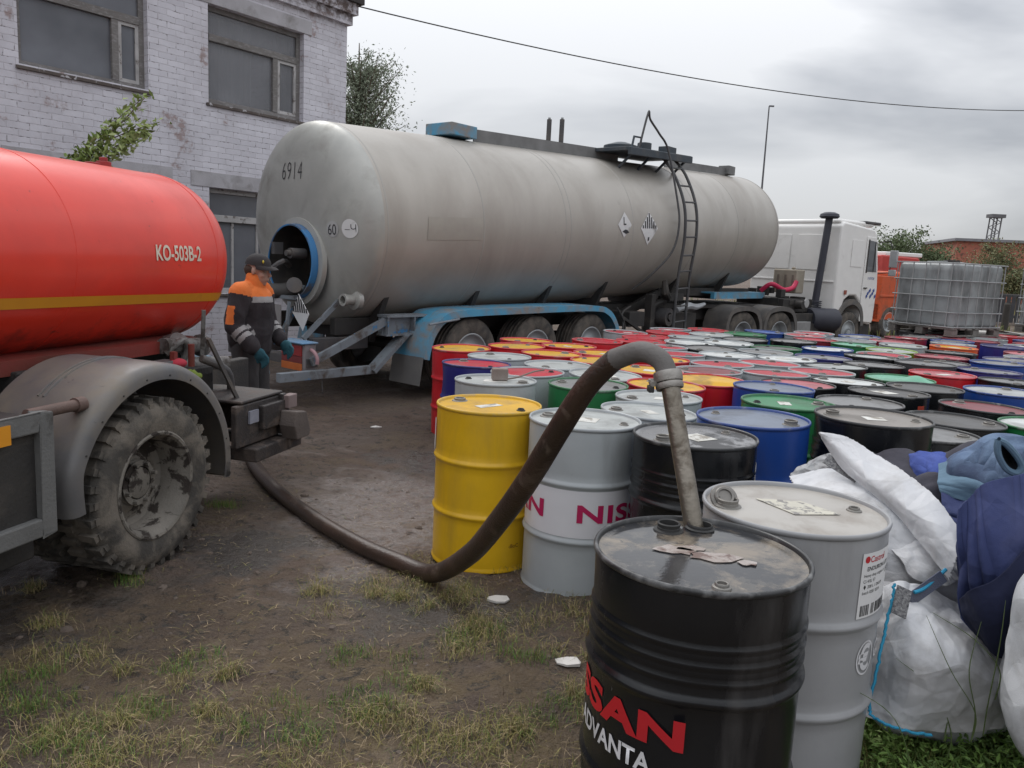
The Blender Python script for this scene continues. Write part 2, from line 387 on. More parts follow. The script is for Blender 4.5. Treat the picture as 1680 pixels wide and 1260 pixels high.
# trampled wet earth along the hose, and dark patches reaching under the lorry
sp = Nn.new('ShaderNodeSeparateXYZ'); Ll.new(v, sp.inputs[0])
def blob_mask(cx, cy, rx, ry):
    dx = math_(Nn, Ll, 'MULTIPLY', math_(Nn, Ll, 'SUBTRACT', sp.outputs[0], cx), 1/rx); dy = math_(Nn, Ll, 'MULTIPLY', math_(Nn, Ll, 'SUBTRACT', sp.outputs[1], cy), 1/ry)
    d = math_(Nn, Ll, 'SQRT', math_(Nn, Ll, 'ADD', math_(Nn, Ll, 'MULTIPLY', dx, dx), math_(Nn, Ll, 'MULTIPLY', dy, dy)))
    d = math_(Nn, Ll, 'ADD', d, math_(Nn, Ll, 'MULTIPLY', math_(Nn, Ll, 'SUBTRACT', n2, .5), 2.6)); return ramp(Nn, Ll, d, 1.05, .55)
wet_glint = blob_mask(-.85, 5.1, .65, 1.3)
wet = math_(Nn, Ll, 'MAXIMUM', blob_mask(-.25, 3.65, .6, .42), blob_mask(-3.0, 3.9, 1.5, .9))
wet = math_(Nn, Ll, 'MAXIMUM', wet, math_(Nn, Ll, 'MAXIMUM', blob_mask(-1.45, 4.3, .5, .45), blob_mask(-.5, 6.6, .7, .6)))
wet = math_(Nn, Ll, 'MAXIMUM', wet, blob_mask(-2.6, 3.2, .9, .35))
c = mixc(Nn, Ll, math_(Nn, Ll, 'MULTIPLY', wet_glint, math_(Nn, Ll, 'MULTIPLY', ramp(Nn, Ll, noise(Nn, Ll, v, 24, 5, .7), .42, .52), .6)), c, (.21, .185, .175))  # pale speckle in the colour stands for sky reflected by the wet mud
c = mixc(Nn, Ll, math_(Nn, Ll, 'MULTIPLY', wet, .8), c, (.036, .031, .026))
Ll.new(c, b.inputs['Base Color'])
wr = math_(Nn, Ll, 'MAXIMUM', math_(Nn, Ll, 'MULTIPLY', math_(Nn, Ll, 'MAXIMUM', wet, wet_glint), .9), math_(Nn, Ll, 'MULTIPLY', ramp(Nn, Ll, n4, .46, .36), .5))
Ll.new(math_(Nn, Ll, 'ADD', .88, math_(Nn, Ll, 'MULTIPLY', wr, -.70)), b.inputs['Roughness'])
hb = math_(Nn, Ll, 'ADD', math_(Nn, Ll, 'MULTIPLY', n3, .8), math_(Nn, Ll, 'MULTIPLY', noise(Nn, Ll, v, 11, 6, .7), 2.2))
bp = Nn.new('ShaderNodeBump'); bp.inputs['Strength'].default_value = 1.; bp.inputs['Distance'].default_value = .045
Ll.new(hb, bp.inputs['Height']); Ll.new(math_(Nn, Ll, 'SUBTRACT', 1.0, math_(Nn, Ll, 'MULTIPLY', wr, .6)), bp.inputs['Strength']); Ll.new(bp.outputs[0], b.inputs['Normal'])
me.materials.append(gm); o = bpy.data.objects.new('ground', me); C.objects.link(o); o['kind'] = 'structure'

def gz0(x, y): return gh(np.array([x]), np.array([y]))[0]
def simple(name, c, r=.8): return M(name, c, tuple(x*.7 for x in c), rough=r, bump=0, scale=20)
def blades(name, X, Y, h, wd, mats, seed, zoff=-.01, lean=.6, wt=None, upk=1.):
    rg = np.random.default_rng(seed); n = len(X); Z = gh(X, Y)+zoff
    az = rg.uniform(0, 2*PI, n); L = h*rg.uniform(.45, 1.4, n); ln = rg.uniform(.1, lean, n)*L; wv = wd*rg.uniform(.6, 1.3, n)
    b0 = np.stack([X, Y, Z], 1); dr = np.stack([np.cos(az), np.sin(az), 0*az], 1); az2 = az+PI/2+rg.normal(0, .5, n); sd_ = np.stack([np.cos(az2), np.sin(az2), 0*az], 1)
    up = np.array([0, 0, 1.])*upk
    m1 = b0+dr*(ln*.35)[:, None]+up*(L*.6)[:, None]; t = b0+dr*ln[:, None]+up*(L*np.clip(1-.5*(ln/L)**2, .3, 1))[:, None]
    V = np.stack([b0-sd_*wv[:, None], b0+sd_*wv[:, None], m1+sd_*wv[:, None]*.7, m1-sd_*wv[:, None]*.7, t], 1).reshape(-1, 3)
    F = []; mi = []; mm = rg.choice(len(mats), n, p=wt)
    for i in range(n): F += [(5*i, 5*i+1, 5*i+2, 5*i+3), (5*i+3, 5*i+2, 5*i+4)]; mi += [int(mm[i])]*2
    me = bpy.data.meshes.new(name); me.from_pydata(V.tolist(), [], F)
    for k in mats: me.materials.append(k)
    me.polygons.foreach_set('material_index', mi); o = bpy.data.objects.new(name, me); C.objects.link(o); o['kind'] = 'stuff'; return o
def scatter(n, x0, x1, y0, y1, dens, seed, jit=.035, per=9):
    rg = np.random.default_rng(seed); X = rg.uniform(x0, x1, n); Y = y0+(y1-y0)*rg.uniform(0, 1, n)**1.25
    P = np.stack([X, Y, 0*X], 1); d = dens(X, Y, P); k = rg.uniform(0, 1, n) < d; X = X[k]; Y = Y[k]
    X = np.repeat(X, per)+rg.normal(0, jit, len(X)*per); Y = np.repeat(Y, per)+rg.normal(0, jit, len(Y)*per); return X, Y
def d1(X, Y, P):
    d = np.clip(fbm(P*1.1, 21, 3)*1.1+.12, 0, 1)**1.3
    mud = np.exp(-(((X+.95)/.75)**2+((Y-5.2)/1.5)**2))+np.exp(-(((X+.25)/.5)**2+((Y-3.8)/.4)**2))
    return np.clip(d*(1-1.1*mud)*np.where(Y < 4, 1., .45), 0, 1)
GR = [simple('grass_green', (.15, .20, .05)), simple('grass_yellow', (.30, .26, .09)), simple('straw', (.42, .32, .19)), simple('dead_stem', (.13, .09, .06))]
rg = np.random.default_rng(5); XS, YS = [], []
n = 0
while n < 200:
    y = 1.95+6.2*rg.uniform(0, 1)**1.7; x = rg.uniform(-3.4, 1.3)*min(1, .45+y*.12)
    P = np.array([[x, y, 0.]]); dn = float(fbm(P*1.3, 21, 3)[0])+.75-max(0, (y-2.9))*.55
    if rg.uniform() > dn: continue
    if math.exp(-(((x+.95)/.6)**2+((y-5.1)/1.2)**2)) > .5: continue
    k = int(rg.uniform(40, 260)*(1 if y < 4 else .45)); s = rg.uniform(.02, .075); XS.append(rg.normal(x, s, k)); YS.append(rg.normal(y, s, k)); n += 1
grass = blades('grass', np.concatenate(XS), np.concatenate(YS), .06, .0013, GR, 6, wt=[.20, .44, .28, .08], lean=1.7); tag(grass, 'thin yellowing grass tufts growing in patches on the trampled mud', 'grass')
X, Y = scatter(8000, -3.4, 1.3, 1.9, 7.5, lambda X, Y, P: np.clip(fbm(P*1.7, 33, 3)+.5-np.clip(Y-3.1, 0, 9)*.4, 0.03, 1), 15, .06, 3)
lit = blades('straw_litter', X, Y, .045, .0015, GR, 16, wt=[.05, .25, .45, .25], lean=1.6, zoff=.006, upk=.14); tag(lit, 'dry straw and dead stems littering the brown mud', 'straw')
X, Y = scatter(500, 1.05, 2.4, 2.15, 3.0, lambda X, Y, P: np.full(X.shape, .9), 25, .05, 12)
gr2 = blades('tall_grass', X, Y, .11, .0024, GR[:2], 26, wt=[.85, .15], lean=.7); tag(gr2, 'fresh green grass in front of the white bags', 'grass')
# bright green tufts at the lower left, as in the photograph
rg = np.random.default_rng(77); XS, YS = [], []
for (px_, py_) in ((60, 1130), (90, 1160), (30, 1110), (240, 945), (190, 1240), (420, 1180), (560, 1170), (120, 1210), (250, 1180), (480, 1215), (640, 1150), (900, 1180), (370, 830), (860, 1090), (760, 1050), (600, 1080), (330, 1090)):
    p = at(px_, py_, 3); d_ = (p-Vector((0, 0, CAMH))); p = Vector((0, 0, CAMH))+d_*(CAMH/-d_.z)
    for j in range(4): k = 70; a_ = rg.normal(0, .07, 2); XS.append(rg.normal(p.x+a_[0], .035, k)); YS.append(rg.normal(p.y+a_[1], .035, k))
g3 = blades('green_tufts', np.concatenate(XS), np.concatenate(YS), .05, .0014, [GR[0], GR[1], simple('grass_fresh', (.12, .23, .045))], 61, wt=[.4, .2, .4], lean=1.0); tag(g3, 'fresher green grass tufts scattered over the muddy foreground', 'grass')
# clods and small stones
m = MB(); rg = np.random.default_rng(31)
for i in range(900):
    y = 1.9+6.5*rg.uniform()**1.5; x = rg.uniform(-3.2, 1.2)
    if y > 4.8 and rg.uniform() > .8: continue
    r_ = rg.uniform(.004, .018)*(1 if rg.uniform() < .93 else 1.8); z = float(gz0(x, y)); k = 6; vs = []
    for (q_, zz) in ((1, 0), (.75, .55), (.2, .9)): vs += [(x+r_*q_*math.cos(2*PI*j/k)*rg.uniform(.7, 1.3), y+r_*q_*math.sin(2*PI*j/k)*rg.uniform(.7, 1.3), z-.003+r_*zz*.8) for j in range(k)]
    m.add(vs, [(a*k+j, a*k+(j+1) % k, (a+1)*k+(j+1) % k, (a+1)*k+j) for a in range(2) for j in range(k)]+[tuple(2*k+j for j in range(k))])
cl_ = m.build('clods', M('soil_clod', (.075, .055, .044), (.15, .12, .10), rough=.95, bump=.5), smooth=False, weld=False); cl_['kind'] = 'stuff'; tag(cl_, 'small clods of earth scattered over the mud', 'earth clods')
# leafy weeds at the foot of the bags
rg = np.random.default_rng(3); pts = []
for i in range(520):
    x = rg.uniform(1.05, 2.3); y = rg.uniform(2.25, 2.92); 
    if (x-.94)**2+(y-2.52)**2 < .33**2: continue
    h = rg.uniform(.05, .17)*(.35+.65*min(1, max(0, (x-1.0)*2.5))); z = float(gh(np.array([x]), np.array([y]))[0])
    for k in range(26): pts.append((x+rg.normal(0, .045), y+rg.normal(0, .045), z+h*rg.uniform(.15, 1)))
LF = [simple('leaf_dark', (.10, .18, .04), .55), simple('leaf_mid', (.17, .29, .06), .55), simple('leaf_light', (.28, .40, .11), .5)]
wd = leaves_mesh('weeds', pts, .0155, LF, None, 4, flat=.8); wd['kind'] = 'stuff'; tag(wd, 'low leafy green weeds below the white bags', 'weeds')
# far verge beyond the yard
X, Y = scatter(2600, 6, 40, 17, 60, lambda X, Y, P: np.clip(fbm(P*.3, 41, 2)+.6, 0, 1), 35, .25, 6)
vg = blades('verge_grass', X, Y, .28, .02, [simple('verge', (.16, .19, .06)), GR[1]], 36, wt=[.7, .3]); tag(vg, 'pale green grass beyond the caged tanks', 'grass')
# small litter on the mud
PAPER = M('paper', (.62, .60, .57), (.45, .43, .4), rough=.8, bump=.2)
for i, (px, py, Y_, s, lb) in enumerate([(618, 671, 7.9, .05, 'white scrap of paper on the mud in front of the blue mudguard'), (935, 1075, 3.12, .045, 'white scrap of paper on the grass beside the near black barrel'),
                                     (818, 985, 3.75, .05, 'pale sliver of wood on the mud below the grey lettered barrel')]):
    p = at(px, py, Y_); m = MB(); n = 7
    vs = [(p.x+s*math.cos(2*PI*k/n)*(1+.5*random.random()), p.y+s*.8*math.sin(2*PI*k/n), 0) for k in range(n)]
    z = float(gh(np.array([p.x]), np.array([p.y]))[0])+.012
    m.add([(a, b_, z+.01*random.random()) for a, b_, _ in vs]+[(a, b_, z-.006) for a, b_, _ in vs], [tuple(range(n)), tuple(range(2*n-1, n-1, -1))]+[(k, (k+1) % n, n+(k+1) % n, n+k) for k in range(n)])
    tag(m.build('paper_scrap' if i < 2 else 'wood_sliver', PAPER, smooth=False), lb, 'litter')

# ================================================================== BRICK BUILDING
bld = thing('brick_building', 'two storey building of whitewashed brick with timber windows behind the red tanker', 'building', (-3.08, 14.2, 0), R(54))
bm_, Nn, Ll, b = nodes_mat('painted_brick'); t = Nn.new('ShaderNodeTexCoord'); s_ = Nn.new('ShaderNodeSeparateXYZ'); Ll.new(t.outputs['Object'], s_.inputs[0])
cb = Nn.new('ShaderNodeCombineXYZ'); Ll.new(math_(Nn, Ll, 'ADD', s_.outputs[0], s_.outputs[1]), cb.inputs[0]); Ll.new(s_.outputs[2], cb.inputs[1])
wob = noise(Nn, Ll, t.outputs['Object'], 6, 3); va = Nn.new('ShaderNodeVectorMath'); va.operation = 'ADD'; cb2 = Nn.new('ShaderNodeCombineXYZ')
wv = math_(Nn, Ll, 'MULTIPLY', math_(Nn, Ll, 'SUBTRACT', wob, .5), .035); Ll.new(wv, cb2.inputs[0]); Ll.new(wv, cb2.inputs[1]); Ll.new(cb.outputs[0], va.inputs[0]); Ll.new(cb2.outputs[0], va.inputs[1])
bk = Nn.new('ShaderNodeTexBrick'); Ll.new(va.outputs[0], bk.inputs['Vector']); bk.inputs['Scale'].default_value = 1; bk.inputs['Brick Width'].default_value = .26; bk.inputs['Row Height'].default_value = .082
bk.inputs['Mortar Size'].default_value = .006; bk.inputs['Mortar Smooth'].default_value = .35; bk.inputs['Color1'].default_value = (.66, .65, .71, 1); bk.inputs['Color2'].default_value = (.58, .57, .625, 1); bk.inputs['Mortar'].default_value = (.53, .515, .56, 1)
nA = noise(Nn, Ll, t.outputs['Object'], 1.4, 7, .65); nB = noise(Nn, Ll, t.outputs['Object'], 9, 6, .7); nC = noise(Nn, Ll, t.outputs['Object'], .7, 4)
c = bk.outputs[0]
mf = math_(Nn, Ll, 'MULTIPLY', bk.outputs['Fac'], math_(Nn, Ll, 'MULTIPLY', ramp(Nn, Ll, noise(Nn, Ll, t.outputs['Object'], 17, 3, .6), .53, .60), 1.))
c = mixc(Nn, Ll, math_(Nn, Ll, 'MULTIPLY', mf, .8), c, (.13, .115, .12))
c = mixc(Nn, Ll, math_(Nn, Ll, 'MULTIPLY', ramp(Nn, Ll, nA, .42, .66), .5), c, (.36, .345, .375))
bare = math_(Nn, Ll, 'MULTIPLY', ramp(Nn, Ll, nA, .57, .61), ramp(Nn, Ll, nB, .45, .55)); c = mixc(Nn, Ll, math_(Nn, Ll, 'MULTIPLY', bare, .7), c, (.26, .17, .15))
# mottled dark brick tone, growing stronger up towards the eaves
ev = math_(Nn, Ll, 'MULTIPLY', ramp(Nn, Ll, s_.outputs[2], 5.30, 5.62), ramp(Nn, Ll, nB, .40, .56)); c = mixc(Nn, Ll, ev, c, (.11, .085, .08))
Ll.new(c, b.inputs['Base Color']); b.inputs['Roughness'].default_value = .9
bh = math_(Nn, Ll, 'ADD', math_(Nn, Ll, 'MULTIPLY', bk.outputs['Fac'], -1.), math_(Nn, Ll, 'MULTIPLY', nB, .6)); bp = Nn.new('ShaderNodeBump'); bp.inputs['Strength'].default_value = .55; bp.inputs['Distance'].default_value = .010
Ll.new(bh, bp.inputs['Height']); Ll.new(bp.outputs[0], b.inputs['Normal'])
xs = [-10, -9.6, -8.0, -5.16, -3.53, -2.62, -.90, 0]; zs = [-.4, .95, 2.52, 3.72, 5.09, 5.78]; HOL = {(1, 3), (1, 1), (3, 3), (5, 3), (3, 1), (5, 1)}
m = MB()
for i in range(len(xs)-1):
    for j in range(len(zs)-1):
        if (i, j) in HOL: continue
        m.bx(xs[i], xs[i+1], 0, .42, zs[j], zs[j+1])
m.build('wall', bm_, bld, smooth=False)
m = MB(); m.bx(-.42, 0, .42, 9, -.4, 5.78); m.build('wall', bm_, bld, smooth=False)
m = MB(); m.bx(-10, .06, -.07, 0, 5.44, 5.60); m.bx(-10, .12, -.14, 0, 5.603, 5.78); m.bx(0.002, .06, .0, 9, 5.44, 5.60); m.build('cornice', bm_, bld, smooth=False)
m = MB(); m.bx(-10.1, .2, -.2, 9, 5.783, 5.88); m.build('roof', M('roof_felt', (.05, .045, .045), rough=.9), bld, smooth=False)
m = MB(); m.bx(-10, -.42, 5, 5.05, 0, 5.7); m.bx(-10, -.42, .42, 5, 3.05, 3.15); m.build('inner_wall', M('inner_plaster', (.20, .20, .21), rough=.9), bld, smooth=False)
LINT = M('concrete', (.45, .44, .47), (.36, .35, .37), rough=.9, dirt=(.25, .24, .24), bump=.3)
for (a, b_, z0, z1) in ((-2.92, -.75, 5.09, 5.30), (-2.92, -.6, 2.52, 2.74), (-5.4, -3.2, 2.52, 2.74), (-5.4, -3.25, 5.09, 5.30)):
    m = MB(); m.bx(a, b_, -.012, 0, z0, z1); m.build('lintel', LINT, bld, smooth=False, bevel=.008)
WOOD = M('window_wood', (.19, .18, .175), (.14, .13, .125), rough=.85, dirt=(.28, .27, .27), dirt_lo=.5, dirt_hi=.7, dirt_scale=14, stretch=(1, 1, 3), bump=.5)
WOODW = M('window_wood_pale', (.50, .49, .49), (.32, .31, .31), rough=.85, dirt=(.14, .12, .11), dirt_lo=.55, dirt_hi=.65, dirt_scale=9, bump=.5)
SILL = M('sill_dark', (.075, .06, .055), (.13, .11, .10), rough=.9, dirt=(.45, .44, .46), dirt_lo=.58, dirt_hi=.62, dirt_scale=12, bump=.5)
def glassmat(name, col, alpha, rough=.08):
    m, Nn, Ll, b = nodes_mat(name); v = vecsrc(Nn, Ll); n = noise(Nn, Ll, v, 1.1, 4)
    Ll.new(mixc(Nn, Ll, ramp(Nn, Ll, n, .3, .7), col, tuple(x*.6 for x in col)), b.inputs['Base Color']); b.inputs['Roughness'].default_value = rough; b.inputs['Alpha'].default_value = alpha
    return m
GLASS = glassmat('dusty_glass', (.22, .23, .26), .78, .06); GLD = glassmat('dark_glass', (.03, .03, .033), .8)
GLG = glassmat('grey_glass', (.30, .305, .33), .55, .07)
def window(x0, x1, z0, z1, mullx, tranz, fm, gl, gl2=None, extra=()):
    fy = .10; wn = MB(); t_ = .07
    wn.bx(x0, x0+t_, fy, fy+.09, z0, z1); wn.bx(x1-t_, x1, fy, fy+.09, z0, z1); wn.bx(x0+t_, x1-t_, fy, fy+.09, z0, z0+t_+.01); wn.bx(x0+t_, x1-t_, fy, fy+.09, z1-t_, z1)
    wn.bx(x0+t_, x1-t_, fy-.015, fy+.09, tranz-.05, tranz+.05)
    W = wn.build('window', fm, bld, smooth=False, bevel=.006)
    s = MB(); s.bx(mullx-.045, mullx+.045, fy-.01, fy+.085, z0+t_+.01, tranz-.05)
    for e in extra: s.bx(e-.02, e+.02, fy+.01, fy+.07, z0+t_+.01, tranz-.05)
    s.build('mullion', fm, W, smooth=False, bevel=.005)
    a, b2 = mullx+.045, x1-t_; zz0, zz1 = z0+t_+.01, tranz-.05; s = MB(); q = .045
    s.bx(a, a+q, fy+.004, fy+.06, zz0, zz1); s.bx(b2-q, b2, fy+.004, fy+.06, zz0, zz1); s.bx(a+q, b2-q, fy+.004, fy+.06, zz0, zz0+q); s.bx(a+q, b2-q, fy+.004, fy+.06, zz1-q, zz1)
    s.build('sash', WOODW, W, smooth=False, bevel=.004)
    for (p0, p1, r0, r1, g_) in ((x0+t_, mullx-.045, zz0, zz1, gl), (a+q, b2-q, zz0+q, zz1-q, gl2 or gl), (x0+t_, x1-t_, tranz+.05, z1-t_, gl)):
        if g_ is None: continue
        g = MB(); g.bx(p0, p1, fy+.035, fy+.041, r0, r1); g.build('pane', g_, W, smooth=False)
    s = MB(); s.bx(x0-.04, x1+.04, -.035, fy, z0-.045, z0-.002); s.build('sill', SILL, W, smooth=False, bevel=.006)
    return W
W2_ = window(-2.62, -.90, 3.72, 5.09, -1.38, 4.66, WOOD, GLG)
CUR = M('added_curtain', (.34, .34, .36), (.27, .27, .29), rough=.9, bump=.1)  # pale folds added behind the panes in place of reflections in the glass
for (c0_, c1_) in ((-2.6, -1.65), (-1.25, -.92)):
    m = MB(); n_ = 60; vs = []
    for i in range(n_+1):
        x = c0_+(c1_-c0_)*i/n_; y = .34+.025*math.sin(x*38)+.012*math.sin(x*91+1)
        vs += [(x, y, 3.75), (x, y, 5.02), (x, y+.004, 5.02), (x, y+.004, 3.75)]
    m.add(vs, [(4*i+j, 4*i+(j+1) % 4, 4*i+4+(j+1) % 4, 4*i+4+j) for i in range(n_) for j in range(4)]); m.build('added_curtain', CUR, W2_)
window(-5.16, -3.53, 3.70, 5.09, -3.93, 4.60, WOOD, GLASS)
window(-9.6, -8.0, 3.72, 5.09, -8.4, 4.60, WOOD, GLASS)
window(-2.62, -.90, .95, 2.52, -1.25, 2.08, WOODW, GLASS, extra=(-2.15, -1.7)); window(-5.16, -3.53, .95, 2.52, -3.93, 2.08, WOOD, GLD); window(-9.6, -8.0, .95, 2.52, -8.4, 2.08, WOOD, GLD)
bk_ = thing('bucket', 'white enamel bucket standing inside the upper left window', 'bucket', (0, 0, 0)); bk_.parent = None
bp_ = bld.matrix_basis @ Vector((-4.78, .36, 3.80)); bk_.location = bp_
m = MB(); m.lathe([(.0, 0), (.085, 0), (.11, .19), (.125, .20), (.125, .21), (.105, .21), (.08, .02), (0, .02)], 24); m.build('pail', M('enamel', (.75, .8, .85), rough=.3), bk_)
m = MB(); m.tube([(.118*math.cos(a), .118*math.sin(a), .2) for a in np.linspace(0, 2*PI, 25)], .007, 6); m.build('rim', M('enamel_blue', (.3, .45, .65), rough=.3), bk_)
# young birch leaning against the facade
sap = thing('sapling', 'leafy green sapling leaning along the white brick wall above the red tank', 'sapling', tuple(at(150, 560, 8.6).xy)+(0,))
bs = sap.location; pts_s = []; tw = MB()
path = [at(60, 420, 8.6), at(110, 290, 8.6), at(165, 235, 8.65), at(205, 195, 8.7), at(238, 160, 8.75)]
tw.tube([Vector((path[0].x-.3, path[0].y, 0))-bs]+[p-bs for p in path], [.03, .02, .015, .011, .008, .004], 6, k=6)
rg = np.random.default_rng(12)
for (a, b_, c_) in (((110, 290), (180, 230), (262, 200)), ((110, 290), (160, 225), (238, 158)), ((120, 290), (190, 240), (240, 222)), ((95, 285), (130, 255), (215, 190)), ((130, 290), (170, 262), (215, 235))):
    for k in range(190):
        t = rg.uniform(.02, 1); px = (1-t)**2*a[0]+2*t*(1-t)*b_[0]+t*t*c_[0]; py = (1-t)**2*a[1]+2*t*(1-t)*b_[1]+t*t*c_[1]
        pts_s.append(at(px+rg.normal(0, 7), py+rg.normal(0, 7), 8.65+rg.normal(0, .1))-bs)
    tw.tube([at(a[0], a[1], 8.65)-bs, at(b_[0], b_[1], 8.65)-bs, at(c_[0], c_[1], 8.65)-bs], [.008, .006, .003], 5, k=6)
tw.build('stem', M('bark', (.16, .13, .10), rough=.9), sap)
leaves_mesh('foliage', pts_s, .042, [simple('birch_a', (.17, .24, .05), .6), simple('birch_b', (.28, .35, .11), .6), simple('birch_c', (.36, .42, .18), .6)], sap, 2, flat=.3, aspect=.9)

# ================================================================== DRUMS
DRUM_MATS = {}
BODY = {'red': (.55, .012, .022), 'yellow': (.72, .43, .012), 'grey': (.40, .43, .445), 'black': (.008, .009, .011), 'green': (.012, .15, .045), 'blue': (.010, .055, .27), 'navy': (.022, .022, .17),
        'maroon': (.22, .015, .03), 'orange': (.70, .10, .02), 'lime': (.25, .42, .04), 'silver': (.33, .335, .345), 'darkgrey': (.06, .062, .066)}
LID = {'yellow': (.66, .38, .03), 'palegrey': (.42, .44, .43), 'grey': (.22, .22, .22), 'darkgrey': (.10, .097, .095), 'red': (.48, .02, .04), 'maroon': (.22, .05, .06), 'pink': (.48, .13, .15), 'white': (.62, .64, .63),
       'blue': (.05, .13, .40), 'navy': (.03, .035, .12), 'bluegrey': (.17, .20, .26), 'green': (.03, .20, .08), 'mint': (.16, .42, .29), 'dust': (.27, .245, .22), 'wetblack': (.03, .031, .034), 'wetgrey': (.13, .13, .135), 'silverlid': (.40, .385, .36)}
def body_mat(k):
    c = BODY[k]; blk = k in ('black', 'darkgrey')
    return M('drum_'+k, c, tuple(x*.85 for x in c), rough=.24 if blk else .33, rough2=.55, dirt=(.040, .038, .038) if blk else (c[0]*.55+.03, c[1]*.55+.025, c[2]*.55+.02), dirt_lo=.55, dirt_hi=.78, dirt_scale=3.4,
             rnd=True, bump=.06, bscale=40, spots=(.30, .30, .31) if blk else (.10, .07, .055), spot_lo=.72, spot_hi=.78, spot_scale=22, stretch=(1, 1, .22))
def lid_mat(k):
    c = LID[k]
    if k == 'wetblack': return M('lid_'+k, (.035, .036, .040), (.02, .02, .022), rough=.10, rough2=.24, dirt=(.20, .165, .125), dirt_lo=.47, dirt_hi=.60, dirt_scale=4.0, rnd=True, bump=.05, spots=(.07, .065, .06), spot_lo=.55, spot_hi=.62, spot_scale=13)
    SPX = .25
    if k == 'silverlid': return M('lid_'+k, (.40, .38, .35), (.33, .31, .28), rough=.36, rough2=.5, dirt=(.25, .22, .19), dirt_lo=.48, dirt_hi=.68, dirt_scale=4, rnd=True, bump=.03)
    if k == 'wetgrey': return M('lid_'+k, (.16, .16, .165), (.22, .22, .225), rough=.2, rough2=.5, dirt=(.04, .04, .042), dirt_lo=.52, dirt_hi=.6, dirt_scale=4, rnd=True, bump=.03, spots=(.5, .5, .5), spot_lo=.66, spot_hi=.7, spot_scale=7)
    return M('lid_'+k, c, tuple(x*.8 for x in c), rough=.33, rough2=.55, dirt=(c[0]*.45+.05, c[1]*.45+.047, c[2]*.45+.044), dirt_lo=.46, dirt_hi=.64, dirt_scale=3.6, rnd=True, bump=.03, spots=(.05, .045, .042), spot_lo=.66, spot_hi=.74, spot_scale=9, spec=.22)
RIMM = {}
def rim_mat(k):
    base = BODY.get(k, (.3, .3, .3)); c = tuple(x*.85+.02 for x in base)
    return M('rim_'+k, c, tuple(x*.8 for x in c), rough=.35, dirt=tuple(x*.5+.13 for x in c), dirt_lo=.54, dirt_hi=.66, dirt_scale=8, rnd=True, bump=0)
BUNG = M('bung_steel', (.16, .15, .14), (.28, .27, .25), rough=.45, metal=.6, bump=.2); BUNGB = M('bung_black', (.03, .03, .03), rough=.5)
DR, DH = .2865, .88
def shell_profile(kind):
    r = DR; P = [(r*.96, .022), (r*.985, .004), (r+.004, 0), (r+.006, .008), (r-.001, .018), (r, .03)]
    def hoop(z): return [(r, z-.022), (r+.003, z-.015), (r+.0095, z-.006), (r+.011, z), (r+.0095, z+.006), (r+.003, z+.015), (r, z+.022)]
    def bead(z, s=.008): return [(r, z-.016), (r-.001, z-.012), (r+s*.6, z-.004), (r+s*.6, z+.004), (r-.001, z+.012), (r, z+.016)]
    if kind == 'black': P += [(r, .10)]+bead(.13)+bead(.18)+bead(.23)+hoop(.29)+[(r, .45)]+hoop(.585)+bead(.64)+bead(.685)+bead(.73)+[(r, .80)]
    else: P += hoop(.30)+[(r, .45)]+hoop(.59)+[(r, .75)]
    P += [(r, .855), (r-.001, .864)]; return P
def drum_meshes(kind, n, var=0):
    rgd = random.Random(kind+str(n)+str(var)); dents = [(rgd.uniform(0, 6.28), rgd.uniform(.08, .8), rgd.uniform(.006, .020)*(var > 0), rgd.uniform(.04, .11), rgd.uniform(.03, .12)) for _ in range(3+2*var)]
    P_ = shell_profile(kind); Q_ = []
    for a_, b_ in zip(P_, P_[1:]):
        k_ = max(1, int((b_[1]-a_[1])/.03)); Q_ += [(a_[0]+(b_[0]-a_[0])*i/k_, a_[1]+(b_[1]-a_[1])*i/k_) for i in range(k_)]
    m = MB(); m.lathe(Q_+[P_[-1]], n); V_ = []
    for (x_, y_, z_) in m.v:
        a_ = math.atan2(y_, x_); s_ = 1.0
        for (da, dz_, dd, wa, wz) in dents:
            u_ = (a_-da+PI) % (2*PI)-PI; s_ -= dd/.29*math.exp(-(u_*.29/wa)**2-((z_-dz_)/wz)**2)*min(1, max(0, (.85-z_)*12))*min(1, z_*20)
        V_.append((x_*s_, y_*s_, z_))
    m.v = V_; sh = m.mesh('shell', [body_mat('grey')], ang=60)
    m = MB(); m.lathe([(DR-.001, .862), (DR+.005, .866), (DR+.0065, .874), (DR+.004, .881), (DR-.001, .882), (DR-.006, .878), (DR-.008, .864)], n); rim = m.mesh('rim', [body_mat('grey')], ang=60)
    m = MB(); m.lathe([(DR-.0078, .868), (DR-.02, .864), (DR-.03, .8655), (DR-.05, .866), (.12, .869), (0, .870)], n); lid = m.mesh('lid', [lid_mat('grey')], ang=60)
    return sh, rim, lid
def bungmesh(r, h, open_=False):
    m = MB()
    if open_: m.lathe([(r*1.35, 0), (r*1.3, .004), (r*1.02, .006), (r, .012), (r*1.02, h*.5), (r*.98, h*.55), (r*1.05, h), (r*.95, h+.003), (r*.85, h), (r*.85, .002), (0, .001)], 28)
    else: m.lathe([(r*1.4, 0), (r*1.3, .005), (r, .007), (r, h), (r*.9, h+.003), (r*.7, h+.002), (r*.68, h-.004), (0, h-.004)], 24)
    return m.mesh('bung', [BUNG], ang=40)
SETV = {(k_, s_, v_): drum_meshes(k_, 128 if s_ == 'near' else 56, v_) for k_ in ('plain', 'black') for s_ in ('near', 'far') for v_ in range(4)}; SETS = {(a_, b_): SETV[a_, b_, 1] for a_ in ('plain', 'black') for b_ in ('near', 'far')}
BB = bungmesh(.033, .016); SB = bungmesh(.018, .011); BO = bungmesh(.033, .024, True)
